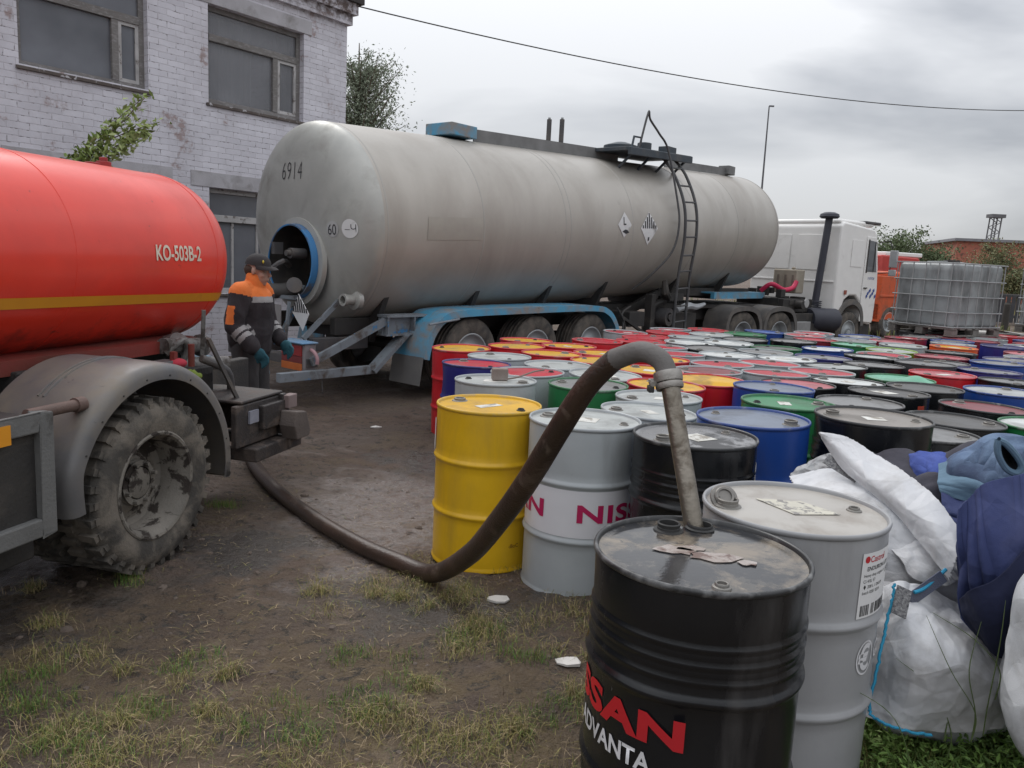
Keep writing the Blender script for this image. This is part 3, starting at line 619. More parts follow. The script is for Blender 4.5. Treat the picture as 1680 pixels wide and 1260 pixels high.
mm = MB(); mm.add([(-.075, -.05, 0), (.075, -.05, 0), (.072, .05, 0), (-.07, .052, 0), (-.075, -.05, -.0012), (.075, -.05, -.0012), (.072, .05, -.0012), (-.07, .052, -.0012)], [(0, 1, 2, 3), (7, 6, 5, 4), (0, 4, 5, 1), (1, 5, 6, 2), (2, 6, 7, 3), (3, 7, 4, 0)])
STK = M('sticker', (.60, .60, .57), (.45, .44, .40), rough=.7, dirt=(.25, .23, .20), dirt_lo=.52, dirt_hi=.62, dirt_scale=10, rnd=True, bump=0)
STKM = mm.mesh('label', [STK], smooth=False)
def child(name, mesh, mat, parent, loc=(0, 0, 0), rz=0, rx=0):
    o = bpy.data.objects.new(name, mesh); C.objects.link(o); o.parent = parent; o.location = loc; o.rotation_euler = (rx, 0, rz)
    o.material_slots[0].link = 'OBJECT'; o.material_slots[0].material = mat; return o
DRUMS = [('yellow',-0.12,4.37,0.02,'yellow','yellow'),
 ('nissan',0.39,4.08,0.02,'grey','palegrey'),
 ('nblack',0.54,2.09,0.06,'black','wetblack'),
 ('silver',0.94,2.52,0.07,'silver','silverlid'),
 ('blackB',0.89,3.72,0.04,'black','wetgrey'),
 ('blue',1.29,4.15,0.06,'blue','bluegrey'),
 ('blackC',1.91,4.14,0.10,'black','dust'),
 ('green',1.76,5.02,0.01,'green','green'),
 ('blackred',2.89,6.05,-0.04,'black','darkgrey'),
 ('redyel',-0.50,7.85,-0.07,'red','yellow'),
 ('yel2',0.04,8.09,-0.05,'red','yellow'),
 ('yel3',0.13,8.72,-0.05,'red','yellow'),
 ('yel4',0.35,7.58,-0.05,'red','yellow'),
 ('yel5',0.58,8.35,-0.05,'red','yellow'),
 ('yel6',0.83,7.25,-0.05,'red','yellow'),
 ('yel7',0.88,7.84,-0.05,'red','yellow'),
 ('lgray',-0.12,7.23,-0.06,'grey','palegrey'),
 ('g2nd',0.39,6.84,-0.06,'grey','palegrey'),
 ('redblue',-0.31,6.66,-0.06,'navy','red'),
 ('red2',0.14,6.23,-0.05,'grey','red'),
 ('grayf',-0.11,5.59,-0.03,'grey','palegrey'),
 ('greenL',0.56,5.76,-0.05,'green','grey'),
 ('grayh',0.72,6.33,-0.05,'grey','palegrey'),
 ('grayA',1.01,5.34,-0.05,'grey','palegrey'),
 ('grayB',0.81,4.79,-0.05,'grey','palegrey'),
 ('dentyel',1.57,6.32,-0.05,'red','yellow'),
 ('yelfront',1.14,5.92,-0.05,'red','yellow'),
 ('yelarch',1.14,6.74,-0.05,'red','yellow'),
 ('yelx',1.39,7.55,-0.05,'red','yellow'),
 ('r1',0.94,9.08,-0.05,'red','red'),
 ('r2',1.48,9.32,-0.05,'red','red'),
 ('r3',1.65,9.89,-0.05,'red','red'),
 ('r4',2.05,10.74,-0.05,'red','red'),
 ('r5',2.79,11.57,-0.05,'red','red'),
 ('w1',2.66,10.80,-0.05,'grey','palegrey'),
 ('lg1',2.24,10.15,-0.05,'grey','palegrey'),
 ('w2',2.06,9.45,-0.05,'grey','white'),
 ('w3',2.60,9.67,-0.05,'grey','white'),
 ('g3',2.98,10.30,-0.05,'black','grey'),
 ('r6',1.62,8.75,-0.05,'grey','red'),
 ('dk1',2.20,8.88,-0.05,'black','grey'),
 ('dk2',3.07,9.32,-0.05,'green','darkgrey'),
 ('dk3',3.64,10.40,-0.05,'black','grey'),
 ('r7',4.19,11.52,-0.05,'grey','red'),
 ('b1',3.66,11.76,-0.05,'blue','blue'),
 ('gr1',3.22,11.17,-0.05,'green','green'),
 ('r8',1.67,8.12,-0.05,'grey','red'),
 ('w4',2.23,8.29,-0.05,'grey','white'),
 ('g4',2.78,8.79,-0.05,'grey','grey'),
 ('w5',2.82,8.20,-0.05,'grey','white'),
 ('r9',1.97,7.43,-0.05,'grey','red'),
 ('r10',1.71,6.90,-0.05,'grey','maroon'),
 ('r11',2.30,6.93,-0.05,'grey','red'),
 ('r12',2.48,7.72,-0.05,'grey','red'),
 ('bluefar',1.94,5.87,-0.02,'blue','bluegrey'),
 ('pink',2.29,6.34,-0.05,'black','pink'),
 ('g5',3.15,7.71,-0.05,'black','palegrey'),
 ('g6',3.64,8.04,-0.05,'black','grey'),
 ('red',4.08,7.55,-0.05,'red','pink'),
 ('mint',3.46,7.09,-0.06,'green','mint'),
 ('dgray',3.89,8.64,-0.03,'black','palegrey'),
 ('gray2',4.22,8.15,-0.02,'darkgrey','grey'),
 ('r13',2.81,7.23,-0.05,'grey','red'),
 ('g7',3.31,8.53,-0.05,'navy','grey'),
 ('w6',3.76,9.52,-0.05,'blue','white'),
 ('m2',4.39,10.32,-0.05,'green','mint'),
 ('g8lime',4.63,9.78,-0.05,'lime','palegrey'),
 ('g9',5.16,10.61,-0.05,'grey','palegrey'),
 ('or1',5.89,10.72,-0.05,'orange','yellow'),
 ('pg',4.96,9.25,-0.05,'maroon','pink'),
 ('g10',5.41,9.87,-0.05,'black','grey'),
 ('db',4.79,8.00,-0.05,'navy','grey'),
 ('db2',5.42,8.87,-0.05,'blue','grey'),
 ('db3',5.82,9.31,-0.05,'navy','grey'),
 ('bk5',4.54,7.19,-0.05,'black','grey'),
 ('blw',4.04,6.52,-0.05,'blue','palegrey'),
 ('dg',3.39,6.50,-0.05,'black','darkgrey'),
 ('g11',2.81,6.64,-0.05,'black','white'),
 ('r14',4.50,12.02,-0.05,'grey','red'),
 ('r15',5.86,11.97,-0.05,'maroon','red'),
 ('r16',8.33,13.59,-0.05,'red','red'),
 ('dbl',6.89,11.27,-0.05,'navy','navy'),
 ('greenR',3.43,4.98,-0.05,'green','white'),
 ('bkred2',3.32,5.56,-0.04,'black','maroon'),
 ('f',2.40,4.54,-0.05,'black','grey'),
 ('f',2.82,5.02,-0.05,'black','darkgrey'),
 ('f',2.46,5.56,-0.05,'black','grey'),
 ('f',4.62,8.62,-0.05,'black','grey'),
 ('f',4.26,9.16,-0.05,'grey','red'),
 ('f',6.30,9.70,-0.05,'grey','grey'),
 ('f',6.60,10.24,-0.05,'maroon','pink'),
 ('f',1.44,10.48,-0.05,'grey','red'),
 ('f',4.08,10.84,-0.05,'maroon','red'),
 ('f',4.68,11.02,-0.05,'grey','grey'),
 ('f',5.28,11.20,-0.05,'maroon','pink'),
 ('f',6.18,11.26,-0.05,'grey','palegrey'),
 ('f',2.22,11.32,-0.05,'grey','red'),
 ('f',7.44,11.56,-0.05,'grey','grey'),
 ('f',5.10,11.80,-0.05,'blue','grey'),
 ('f',6.48,11.80,-0.05,'blue','grey'),
 ('f',7.86,12.04,-0.05,'maroon','red'),
 ('f',7.02,12.10,-0.05,'maroon','pink'),
 ('f',6.30,12.40,-0.05,'black','grey'),
 ('f',7.44,12.58,-0.05,'grey','palegrey'),
 ('f',8.16,12.58,-0.05,'blue','grey'),
 ('f',6.84,12.70,-0.05,'maroon','red'),
 ('f',7.74,13.12,-0.05,'maroon','red')]
BN = {'silverlid': 'dusty grey', 'wetblack': 'wet black', 'wetgrey': 'wet grey', 'palegrey': 'pale grey', 'bluegrey': 'blue grey', 'dust': 'dust covered', 'darkgrey': 'dark grey', 'mint': 'mint green'}
HAND = {'yellow': 'yellow barrel with yellow lid standing at the front corner beside the hose', 'nissan': 'pale grey barrel with white band and magenta lettering right of the yellow barrel',
        'nblack': 'wet black barrel nearest the camera, metal suction pipe in its lid', 'silver': 'silver grey barrel with paper label beside the near black barrel',
        'blackB': 'black barrel with wet lid directly behind the suction pipe', 'blue': 'blue barrel with dusty lid directly behind the silver barrel', 'blackC': 'black barrel with dusty lid and torn paper behind the torn white sheet',
        'greenL': 'green barrel with oily grey lid left behind the hose arch', 'dentyel': 'dented red barrel with crumpled yellow lid right of the suction pipe', 'redyel': 'red barrel with yellow lid at the far left corner of the field',
        'redblue': 'dark blue barrel with red lid at the left edge of the field', 'grayf': 'pale grey barrel with a rusty box on its lid behind the yellow barrel', 'mint': 'green barrel with a mint green dented lid amid black barrels',
        'green': 'green barrel with green rimmed lid between blue and black barrels', 'greenR': 'green barrel with white lid at the right edge behind the clothes', 'bkred2': 'black ribbed barrel with red stripes behind the denim clothes',
        'blackred': 'black barrel with a small red square near its rim', 'bluefar': 'blue barrel with cloudy blue grey lid right of the dented red barrel', 'red': 'red barrel with rosy pink lid beside the mint green lid',
        'or1': 'orange red barrel with yellow lid in front of the caged tank', 'g8lime': 'lime green barrel with pale lid in the middle of the field', 'w6': 'blue barrel with chalky white lid in the middle of the field',
        'dk2': 'green barrel with dark grey lid in the middle of the field', 'lgray': 'pale grey barrel between yellow lidded barrels and the blue one'}
drums = {}; cnt = {}
gcol = sorted(DRUMS, key=lambda d: d[1]**2+d[2]**2)
ORD = ['nearest', 'second nearest', 'third nearest', 'fourth nearest', 'fifth nearest', 'sixth nearest', 'seventh nearest', 'eighth nearest', 'ninth nearest', 'tenth nearest', '11th nearest', '12th nearest', '13th nearest', '14th nearest', '15th nearest', '16th nearest']
for nm, x, y, dz, bc, lc in gcol:
    near = y < 5.2; kind = 'black' if bc in ('black', 'darkgrey') else 'plain'; key = (bc, lc); 
    if nm in ('green', 'yellow'): pass
    if nm not in HAND: cnt[key] = cnt.get(key, 0)+1
    k = cnt.get(key, 1)-1; ln = BN.get(lc, lc); bnm = BN.get(bc, bc)
    wh = ''
    lb = HAND.get(nm) or '%s barrel with plain %s lid, %s of those to the camera' % (bnm, ln, ORD[min(k, 15)])
    jx, jy = (0, 0)
    d = thing('oil_drum', lb, 'barrel', (x, y, dz), random.uniform(0, 6.28), 'steel barrels packed together in the yard')
    if nm in ('nissan', 'nblack', 'silver', 'yellow'): d.rotation_euler = (0, 0, 0)
    elif nm[0] != 'n': d.rotation_euler = (random.gauss(0, .012), random.gauss(0, .012), d.rotation_euler[2])
    sh, rim, lid = SETV[(kind, 'near' if near else 'far', 0 if nm in ('yellow', 'nissan', 'silver') else random.randrange(4))]
    child('shell', sh, body_mat(bc), d); child('rim', rim, rim_mat(bc), d); l_ = child('lid', lid, lid_mat(lc), d); drums[nm] = d
    if nm == 'nblack': continue
    if nm == 'silver': continue
    if nm in ('dentyel', 'mint'): continue
    a = random.uniform(0, 6.28); pa = {'yellow': 2.6, 'nissan': 2.8}.get(nm, a)
    child('bung', BO if nm in ('blackB', 'blackC', 'blue') else BB, BUNG, d, (.2*math.cos(pa), .2*math.sin(pa), .866)); child('vent_plug', SB, BUNGB if random.random() < .4 else BUNG, d, (-.205*math.cos(pa), -.205*math.sin(pa), .866))
    if random.random() < .22 or nm in ('yellow', 'blackB', 'blackC', 'green', 'nissan'): child('paper_label', STKM, STK, d, (random.uniform(-.04, .04), random.uniform(-.04, .04), .8715), random.uniform(0, 6.28)).scale = (random.uniform(.6, 1.3), random.uniform(.6, 1.4), 1)

# special lids, lettering and labels on the near drums
def drumfn(theta0, z0, r=DR+.0025):
    return lambda u, v: ((r*math.cos(theta0+u/r)), r*math.sin(theta0+u/r), z0+v)
RED_P = M('paint_red', (.52, .012, .02), rough=.4, bump=0); MAG = M('paint_magenta', (.50, .012, .10), rough=.4, bump=0); WHT = M('paint_white', (.72, .72, .74), rough=.45, bump=0, dirt=(.4, .4, .4)); BLKP = M('paint_black', (.02, .02, .02), rough=.5, bump=0)
nd = drums['nblack']
text('NISSAN', .107, drumfn(-PI/2-.23, .458), 'lettering', RED_P, nd, sx=1.60, bold=.04, spacing=1.03, align='RIGHT')
text('THE ADVANTA', .071, drumfn(-PI/2-.53, .375), 'lettering', WHT, nd, sx=.9, bold=.025, align='RIGHT')
child('bung', BO, BUNGB, nd, (-.055, .185, .867)); child('vent_plug', SB, BUNG, nd, (.0, -.225, .866))
m = MB(); m.lathe([(.043, 0), (.044, .004), (.038, .008), (.0385, .013), (.036, .017), (.033, .015), (.0315, .001)], 32); SOCK = m.mesh('bung_collar', [BUNG])
child('bung_collar', SOCK, BUNGB, nd, (.045, .215, .867))
# torn label remains on the wet lid
m = MB(); rg = np.random.default_rng(5)
for (cx, cy, w_, h_) in ((-.07, .01, .10, .06), (.03, -.025, .13, .06), (.11, -.06, .05, .03), (-.02, .03, .08, .04)):
    n = 14; ps = [(cx+w_*.6*math.cos(2*PI*i/n)*rg.uniform(.6, 1.1), cy+h_*.7*math.sin(2*PI*i/n)*rg.uniform(.5, 1.1)) for i in range(n)]
    m.prism(ps, (0, 0, .8715), (1, 0, 0), (0, 1, 0), .0012)
TORN = M('torn_label', (.42, .38, .36), (.26, .21, .18), rough=.2, dirt=(.13, .08, .065), dirt_lo=.52, dirt_hi=.60, dirt_scale=18, bump=.3)
m.build('torn_label', TORN, nd, smooth=False)
# silver drum
sd2 = drums['silver']
child('bung', BO, BUNG, sd2, (-.215, .005, .866)); child('bung_cap', BB, BUNG, sd2, (-.222, .035, .885), 0, .9); child('vent_plug', SB, BUNG, sd2, (.205, .02, .866))
m = MB(); m.prism([(-.10, .09), (-.02, -.07), (.135, -.045), (.05, .085), (.012, .075), (-.01, .088)], (0, 0, .8715), (1, 0, 0), (0, 1, 0), .001)
LB1 = M('lid_sheet', (.58, .56, .46), (.44, .42, .36), rough=.6, dirt=(.22, .21, .20), dirt_lo=.5, dirt_hi=.56, dirt_scale=26, bump=0); m.build('paper_label', LB1, sd2, smooth=False)
def patch(theta0, z0, w_, h_, mat, name, parent, r=DR+.002, nu=14):
    m = MB(); vs = []
    for i in range(nu+1):
        for zz in (z0, z0+h_):
            for rr in (r, r+.0006): a = theta0+w_*i/nu/r; vs.append((rr*math.cos(a), rr*math.sin(a), zz))
    fs = []
    for i in range(nu): a = 4*i; fs += [(a+1, a+5, a+7, a+3), (a, a+2, a+6, a+4), (a+2, a+3, a+7, a+6), (a, a+4, a+5, a+1)]
    fs += [(0, 1, 3, 2), (4*nu, 4*nu+2, 4*nu+3, 4*nu+1)]
    m.add(vs, fs); return m.build(name, mat, parent)
LAB = M('white_label', (.70, .70, .70), (.62, .62, .62), rough=.6, bump=0)
t0 = -PI/2+.44; L_ = patch(t0, .615, .215, .205, LAB, 'side_label', sd2); rr = DR+.0032
text('\u25CFCastrol', .028, drumfn(t0+.03, .790, rr), 'lettering', RED_P, L_, bold=.01)
text('ENDURON LOW', .019, drumfn(t0+.08, .764, rr), 'lettering', BLKP, L_, bold=.012); text('15W-40', .024, drumfn(t0+.5, .735, rr), 'lettering', BLKP, L_, bold=.02)
for i, s in enumerate(('Heavy duty engine oil', 'CI-4/SL E7', '\u2666 208 L 1 DRUM', 'batch 0207 2019')): text(s, .014, drumfn(t0+.04, .745-.018*i, rr), 'lettering', BLKP, L_)
m = MB(); rg = np.random.default_rng(9); x = .012
while x < .20:
    w_ = rg.uniform(.0015, .004)
    if not .05 < x < .062 and not .085 < x < .09:
        f_ = drumfn(t0, .622, rr); a = f_(x, 0); b2 = f_(x+w_, 0); c2 = f_(x+w_, .034); d2 = f_(x, .034); m.add([a, b2, c2, d2], [(0, 1, 2, 3)])
    x += w_+rg.uniform(.001, .0035)
m.build('barcode', BLKP, L_, smooth=False)
# elf-like round mark with outline lettering
text('\u20AC', .11, drumfn(-PI/2+.56, .44, DR+.0025), 'lettering', WHT, sd2, bold=.03, sx=.9)
m = MB(); f_ = drumfn(-PI/2+.86, .475, DR+.003)
def ringtext(m, cx, cy, rx, ry, wd_, f_, n=40):
    vs = []
    for i in range(n):
        a = 2*PI*i/n
        for k in (0, 1): vs.append(f_(cx+(rx-k*wd_)*math.cos(a), cy+(ry-k*wd_)*math.sin(a)))
    m.add(vs, [(2*i, 2*((i+1) % n), 2*((i+1) % n)+1, 2*i+1) for i in range(n)])
f_ = drumfn(-PI/2+.54, .478, DR+.0028); ringtext(m, .042, 0, .047, .056, .006, f_)
m.build('emblem', WHT, sd2, smooth=False); text('GO', .085, drumfn(-PI/2+.90, .45), 'lettering', WHT, sd2, bold=.01)
# lettered grey drum: white band between the hoops
nn = drums['nissan']
m = MB(); m.lathe([(DR+.0012, .326), (DR+.0018, .45), (DR+.0012, .567)], 96); m.build('white_band', M('band_white', (.70, .70, .73), (.64, .64, .67), rough=.3, bump=0, dirt=(.45, .45, .45), dirt_lo=.55, dirt_hi=.75), nn)
text('NISSAN', .124, drumfn(-PI/2-.16, .41, DR+.004), 'lettering', MAG, nn, sx=1.55, bold=.03, spacing=1.08)
text('NISSAN', .124, drumfn(-PI/2-.16-2.95, .41, DR+.004), 'lettering', MAG, nn, sx=1.55, bold=.03, spacing=1.08)
text('GENUINE', .03, drumfn(-PI/2+.55, .365, DR+.004), 'lettering', BLKP, nn)
text('\u2039BoC', .030, drumfn(-PI/2+.53, .135), 'lettering', M('paint_brown', (.16, .05, .02)), drums['yellow'])
m = MB(); m.prism([(-.02, .0), (.012, .01), (.01, -.06), (.004, -.15), (-.014, -.19), (-.03, -.15), (-.022, -.08)], (-.287, -.05, .79), (.2, -1, 0), (0, 0, 1), .002); m.build('torn_paper', PAPER, drums['yellow'], smooth=False)
for k_, th, s in (('blackB', -.42, .115), ('bluefar', -2.45, .06), ('grayA', -1.35, .06)):
    d = drums[k_]; rz = d.rotation_euler[2]; patch(th-rz, .60 if k_ == 'blackB' else .70, s, .17 if k_ == 'blackB' else .07, LAB, 'side_label', d)
for k_, th in (('blackred', -PI/2+.35), ('bkred2', -PI/2-.45)):
    if k_ in drums: d = drums[k_]; rz = d.rotation_euler[2]; patch(th-rz, .74, .07, .075, M('paint_orange_red', (.50, .06, .03)), 'red_square', d)
if 'bkred2' in drums:
    d = drums['bkred2']; rz = d.rotation_euler[2]
    for z0, w_ in ((.56, .17), (.50, .13), (.45, .09)): patch(-PI/2-.75-rz, z0, w_, .03, MATS['paint_orange_red'], 'red_stripe', d)
text('CT\u0418', .055, drumfn(-PI/2+.95-drums['blackC'].rotation_euler[2], .66), 'chalk_mark', M('chalk', (.30, .31, .33)), drums['blackC'], bold=-.005, shear=.2)
# dented lids
for nm, col in (('dentyel', 'yellow'), ('mint', 'mint')):
    d = drums[nm]; m = MB(); n = 56; k = 16; vs = []
    for j in range(k+1):
        for i in range(n):
            a = 2*PI*i/n; r_ = (DR-.006)*j/k; x_, y_ = r_*math.cos(a), r_*math.sin(a)
            bz = (.05*math.exp(-((x_-.12)**2+(y_+.06)**2)/.012) if nm == 'mint' else -.04*math.exp(-((y_+.08)**2)/.004)*(1-(j/k)**4))
            vs.append((x_, y_, .869+bz*(1-(j/k)**6)))
    m.add(vs, [(j*n+i, j*n+(i+1) % n, (j+1)*n+(i+1) % n, (j+1)*n+i) for j in range(k) for i in range(n)])
    m.build('dented_lid', lid_mat(col), d); d.rotation_euler[2] = 0
    for o in d.children:
        if o.name.startswith('lid'): bpy.data.objects.remove(o)
# rusty box lying on a drum lid with a bent rod
q = drums['grayf'].location; rb = thing('rusty_box', 'small rusty metal box lying on the grey barrel behind the yellow one', 'box', (q.x+.02, q.y+.02, q.z+.872), .2)
m = MB(); m.box((0, 0, .045), (.11, .08, .085)); m.build('body', M('rusty', (.16, .11, .09), (.28, .25, .23), rough=.8, bump=.5), rb, smooth=False, bevel=.008)
m = MB(); m.tube([(.05, 0, .01), (.15, .05, .02), (.27, .12, .05), (.36, .16, .06)], .007, 6, k=5); m.build('rod', MATS['rusty'], rb)

# ================================================================== HOSE AND SUCTION PIPE
hs = thing('suction_hose', 'long dirty brown hose running over the mud from red tanker to near barrel', 'hose', (0, 0, 0))
def gz(x, y): return float(gh(np.array([x]), np.array([y]), False)[0])
HP = []
for px, py, Y_ in ((408, 668, 6.7), (400, 716, 6.75), (416, 762, 6.0), (455, 818, 5.3), (520, 872, 4.72), (590, 915, 4.32), (650, 938, 4.1), (710, 941, 3.88), (770, 910, 3.55), (822, 850, 3.2), (870, 782, 2.97), (920, 700, 2.82), (965, 632, 2.72), (1008, 590, 2.65), (1052, 577, 2.58), (1085, 592, 2.53), (1097, 624, 2.50)):
    p = at(px, py, Y_); p.z = max(p.z, gz(p.x, p.y)+.04); HP.append(p)
HOSE = M('hose_rubber', (.055, .031, .021), (.026, .018, .014), rough=.36, rough2=.75, dirt=(.15, .11, .085), dirt_lo=.56, dirt_hi=.7, dirt_scale=6, bump=.35, bscale=90)
HOSEG = M('hose_grey', (.15, .14, .135), (.10, .095, .09), rough=.7, bump=.3)
m = MB(); rs = [.046]*7+[.048, .048, .047, .045, .043, .040, .037, .034, .033, .033]; m.tube(HP[:14], rs[:14], 18, k=10); hb_ = m.build('hose', HOSE, hs)
m = MB(); m.tube(HP[13:], rs[13:], 18, k=10); m.build('hose_end', HOSEG, hs)
PIPE = M('galvanised_pipe', (.30, .27, .23), (.17, .15, .12), rough=.33, metal=.75, dirt=(.10, .08, .06), dirt_lo=.5, dirt_hi=.65, dirt_scale=11, bump=.25)
pb = nd.matrix_basis @ Vector((.045, .215, .80)); pt = at(1096, 612, 2.50)
sp_ = thing('suction_pipe', 'worn bare metal pipe standing in the bung of the nearest black barrel', 'pipe', (0, 0, 0)); dv = (pt-pb).normalized()
m = MB(); m.cyl(pb, pt, .029, n=28); m.build('tube', PIPE, sp_)
CL = M('clamp_steel', (.42, .41, .39), (.22, .2, .18), rough=.4, metal=.8, bump=.3)
m = MB(); c0 = HP[-1]; m.lathe([(.030, -.028), (.044, -.028), (.0455, -.02), (.0455, -.002), (.044, .005), (.030, .005)], 28, c0, -dv)
m.lathe([(.03, .008), (.042, .008), (.044, .014), (.044, .022), (.042, .028), (.03, .028)], 28, c0, -dv); m.cyl(c0+Vector((-.052, -.02, -.012)), c0+Vector((-.052, .02, -.012)), .008); m.box(c0+Vector((-.048, 0, -.012)), (.02, .03, .016))
m.build('clamp', CL, hs)
m = MB(); m.box(c0+Vector((-.055, 0, -.03)), (.018, .04, .02)); m.build('clamp_bolt', BUNGB, hs, bevel=.003)
print('pipe', pb, pt)
# ================================================================== SHARED WHEEL
RUB = M('tyre_rubber', (.035, .033, .032), (.06, .055, .05), rough=.85, dirt=(.135, .118, .10), dirt_lo=.40, dirt_hi=.62, dirt_scale=5, bump=.3)
RUBM = M('tyre_muddy', (.075, .068, .06), (.04, .037, .034), rough=.88, dirt=(.16, .14, .118), dirt_lo=.42, dirt_hi=.60, dirt_scale=6, bump=.5)
RIMG = M('rim_grey', (.17, .165, .16), (.11, .105, .10), rough=.7, dirt=(.10, .08, .065), dirt_lo=.45, dirt_hi=.6, dirt_scale=7, bump=.3)
BLK = M('chassis_black', (.022, .021, .021), (.035, .032, .03), rough=.7, dirt=(.07, .06, .052), dirt_lo=.5, dirt_hi=.7, bump=.3)
DKM = M('dark_metal', (.05, .05, .055), (.08, .075, .075), rough=.55, dirt=(.12, .10, .085), dirt_lo=.5, dirt_hi=.7, bump=.3)
def wheel(parent, x, y, R_, W_, side=-1, rimr=.29, tyre=None, dish=.12, name='wheel', nuts=10, lugs=0, rimmat=None):
    """wheel whose outer face lies at y (outwards = side), axis along local y"""
    tyre = tyre or RUB; rimmat = rimmat or RIMG; s = side; wl = thing.__globals__['bpy'].data.objects.new(name, None); C.objects.link(wl); wl.parent = parent; wl.location = (x, y, R_)
    m = MB(); o = (0, 0, 0); ax = (0, -s, 0)   # profile z runs inwards from the outer face
    pr = [(rimr, .03), (rimr+.012, .004), (rimr+.04, -.004), ((rimr+R_)/2, -.012), (R_-.05, -.002), (R_-.02, .012), (R_-.004, .035)]
    nb = 5; wi = (W_-.07)/nb
    for k in range(nb):
        z = .035+k*wi
        if lugs == 0 and k: pr += [(R_-.014, z-.004), (R_-.014, z+.004), (R_, z+.008)]
    pr += [(R_-(.0 if lugs == 0 else .0), W_-.035), (R_-.02, W_-.012), (rimr+.04, W_), (rimr, W_-.03)]
    if lugs: pr = [(r if r < R_-.03 else r-.012, z) for r, z in pr]
    m.lathe(pr, 72, o, ax)
    if lugs:
        for k in range(lugs):
            a = 2*PI*k/lugs
            for sgn, off in ((1, 0), (-1, PI/lugs)):
                aa = a+off; rd = Vector((math.cos(aa), 0, math.sin(aa))); tg = Vector((-math.sin(aa), 0, math.cos(aa))); ay = Vector((0, 1, 0))
                yc = -s*(W_*.24 if sgn > 0 else W_*.76)
                rot = Matrix((rd, tg, ay)).transposed(); m.box(rd*(R_-.010)+ay*yc, (.03, .036, W_*.40), 0, rot)
                if sgn > 0: m.box(rd*(R_-.045)+ay*(-s*.012), (.05, .034, .02), 0, rot)
    t = m.build('tyre', tyre, wl, ang=30)
    m = MB(); pr = [(rimr+.012, .0), (rimr+.004, -.004), (rimr-.008, .0), (rimr-.014, .02), (rimr-.03, .04), (rimr-.04, dish), (rimr-.07, dish+.015), (.16, dish+.005), (.13, dish-.02), (.115, dish-.02)]
    m.lathe(pr, 56, o, ax, ); m.lathe([(rimr+.012, 0), (rimr+.01, .05), (rimr, W_-.03)], 56, o, ax); r_ = m.build('rim', rimmat, wl, ang=40)
    m = MB(); m.lathe([(.125, dish-.015), (.12, dish-.030), (.085, dish-.036), (.08, dish-.055), (.06, dish-.062), (0, dish-.062)], 32, o, ax)
    m.build('hub', rimmat, wl)
    m = MB()
    for k in range(nuts):
        a = 2*PI*k/nuts; c = Vector((.103*math.cos(a), -s*(dish-.05), .103*math.sin(a))); m.cyl(c, c+Vector((0, s*.03, 0)), .011, n=6)
    m.lathe([(.088, dish-.047), (.088, dish-.053), (.118, dish-.053), (.118, dish-.047), (.088, dish-.047)], 32, o, ax)
    m.build('wheel_nuts', rimmat, wl, smooth=False); return wl

# ================================================================== SILVER TANK TRAILER
TZ = -.09; trl = thing('tank_trailer', 'long dirty silver tank semi trailer with blue mudguards behind the barrels', 'tank trailer', (-2.426, 9.813, TZ), R(50.3))
TANK = M('tank_skin', (.43, .405, .365), (.375, .35, .315), rough=.38, rough2=.55, metal=.2, dirt=(.25, .22, .19), dirt_lo=.46, dirt_hi=.86, dirt_scale=.85, stretch=(1, .8, .35), bump=.05, bscale=8, scale=.7,
         spots=(.17, .145, .13), spot_lo=.66, spot_hi=.78, spot_scale=2.4)
DISHM = M('tank_end', (.42, .42, .395), (.36, .36, .34), rough=.45, metal=.35, dirt=(.24, .23, .21), dirt_lo=.52, dirt_hi=.8, dirt_scale=1.6, bump=.06)
BLUE = M('frame_blue', (.06, .28, .46), (.09, .32, .48), rough=.5, dirt=(.22, .215, .21), dirt_lo=.42, dirt_hi=.62, dirt_scale=3.2, bump=.1, spots=(.10, .07, .055), spot_lo=.66, spot_hi=.72, spot_scale=12)
GBLU = M('frame_greyblue', (.20, .225, .25), (.14, .16, .18), rough=.6, dirt=(.07, .055, .045), dirt_lo=.5, dirt_hi=.66, dirt_scale=5, bump=.2, spots=(.04, .16, .32), spot_lo=.6, spot_hi=.64, spot_scale=4)
SEAM = M('seam', (.36, .345, .32), (.40, .385, .36), rough=.5, metal=.4, bump=0)
Z0, Z1, TL, TR = 2.075, 2.63, 11.04, 1.203
tax = Vector((TL, 0, Z1-Z0)).normalized(); to = Vector((0, 0, Z0))
def tk(x, ang, r=TR):   # point on the tank: ang measured from the near side (-y), up positive
    return to+Vector((x, 0, (Z1-Z0)*x/TL))+Vector((0, -math.cos(ang)*r, math.sin(ang)*r))
m = MB(); pr = [(TR, 0), (TR, 2.5), (TR, 5), (TR, 8), (TR-.002, TL)]
m.lathe(pr, 128, to, tax); D2 = .52
for i in range(1, 15): a = i/14*PI/2; m.lathe([(TR*math.cos((i-1)/14*PI/2)**.75, TL+D2*math.sin((i-1)/14*PI/2)), (TR*max(0, math.cos(a))**.75, TL+D2*math.sin(a))], 128, to, tax)
tank = m.build('tank', TANK, trl)
DD = .33
def dishx(r): return -DD*max(0., 1-(r/TR)**3.0)**.5
m = MB(); rr_ = [TR*(1-(1-k/22.)**2) for k in range(23)]; rr_ = sorted(rr_); m.lathe([(r, dishx(r)) for r in rr_ if r > .43 or r == 0][0:], 128, to, tax) if False else None
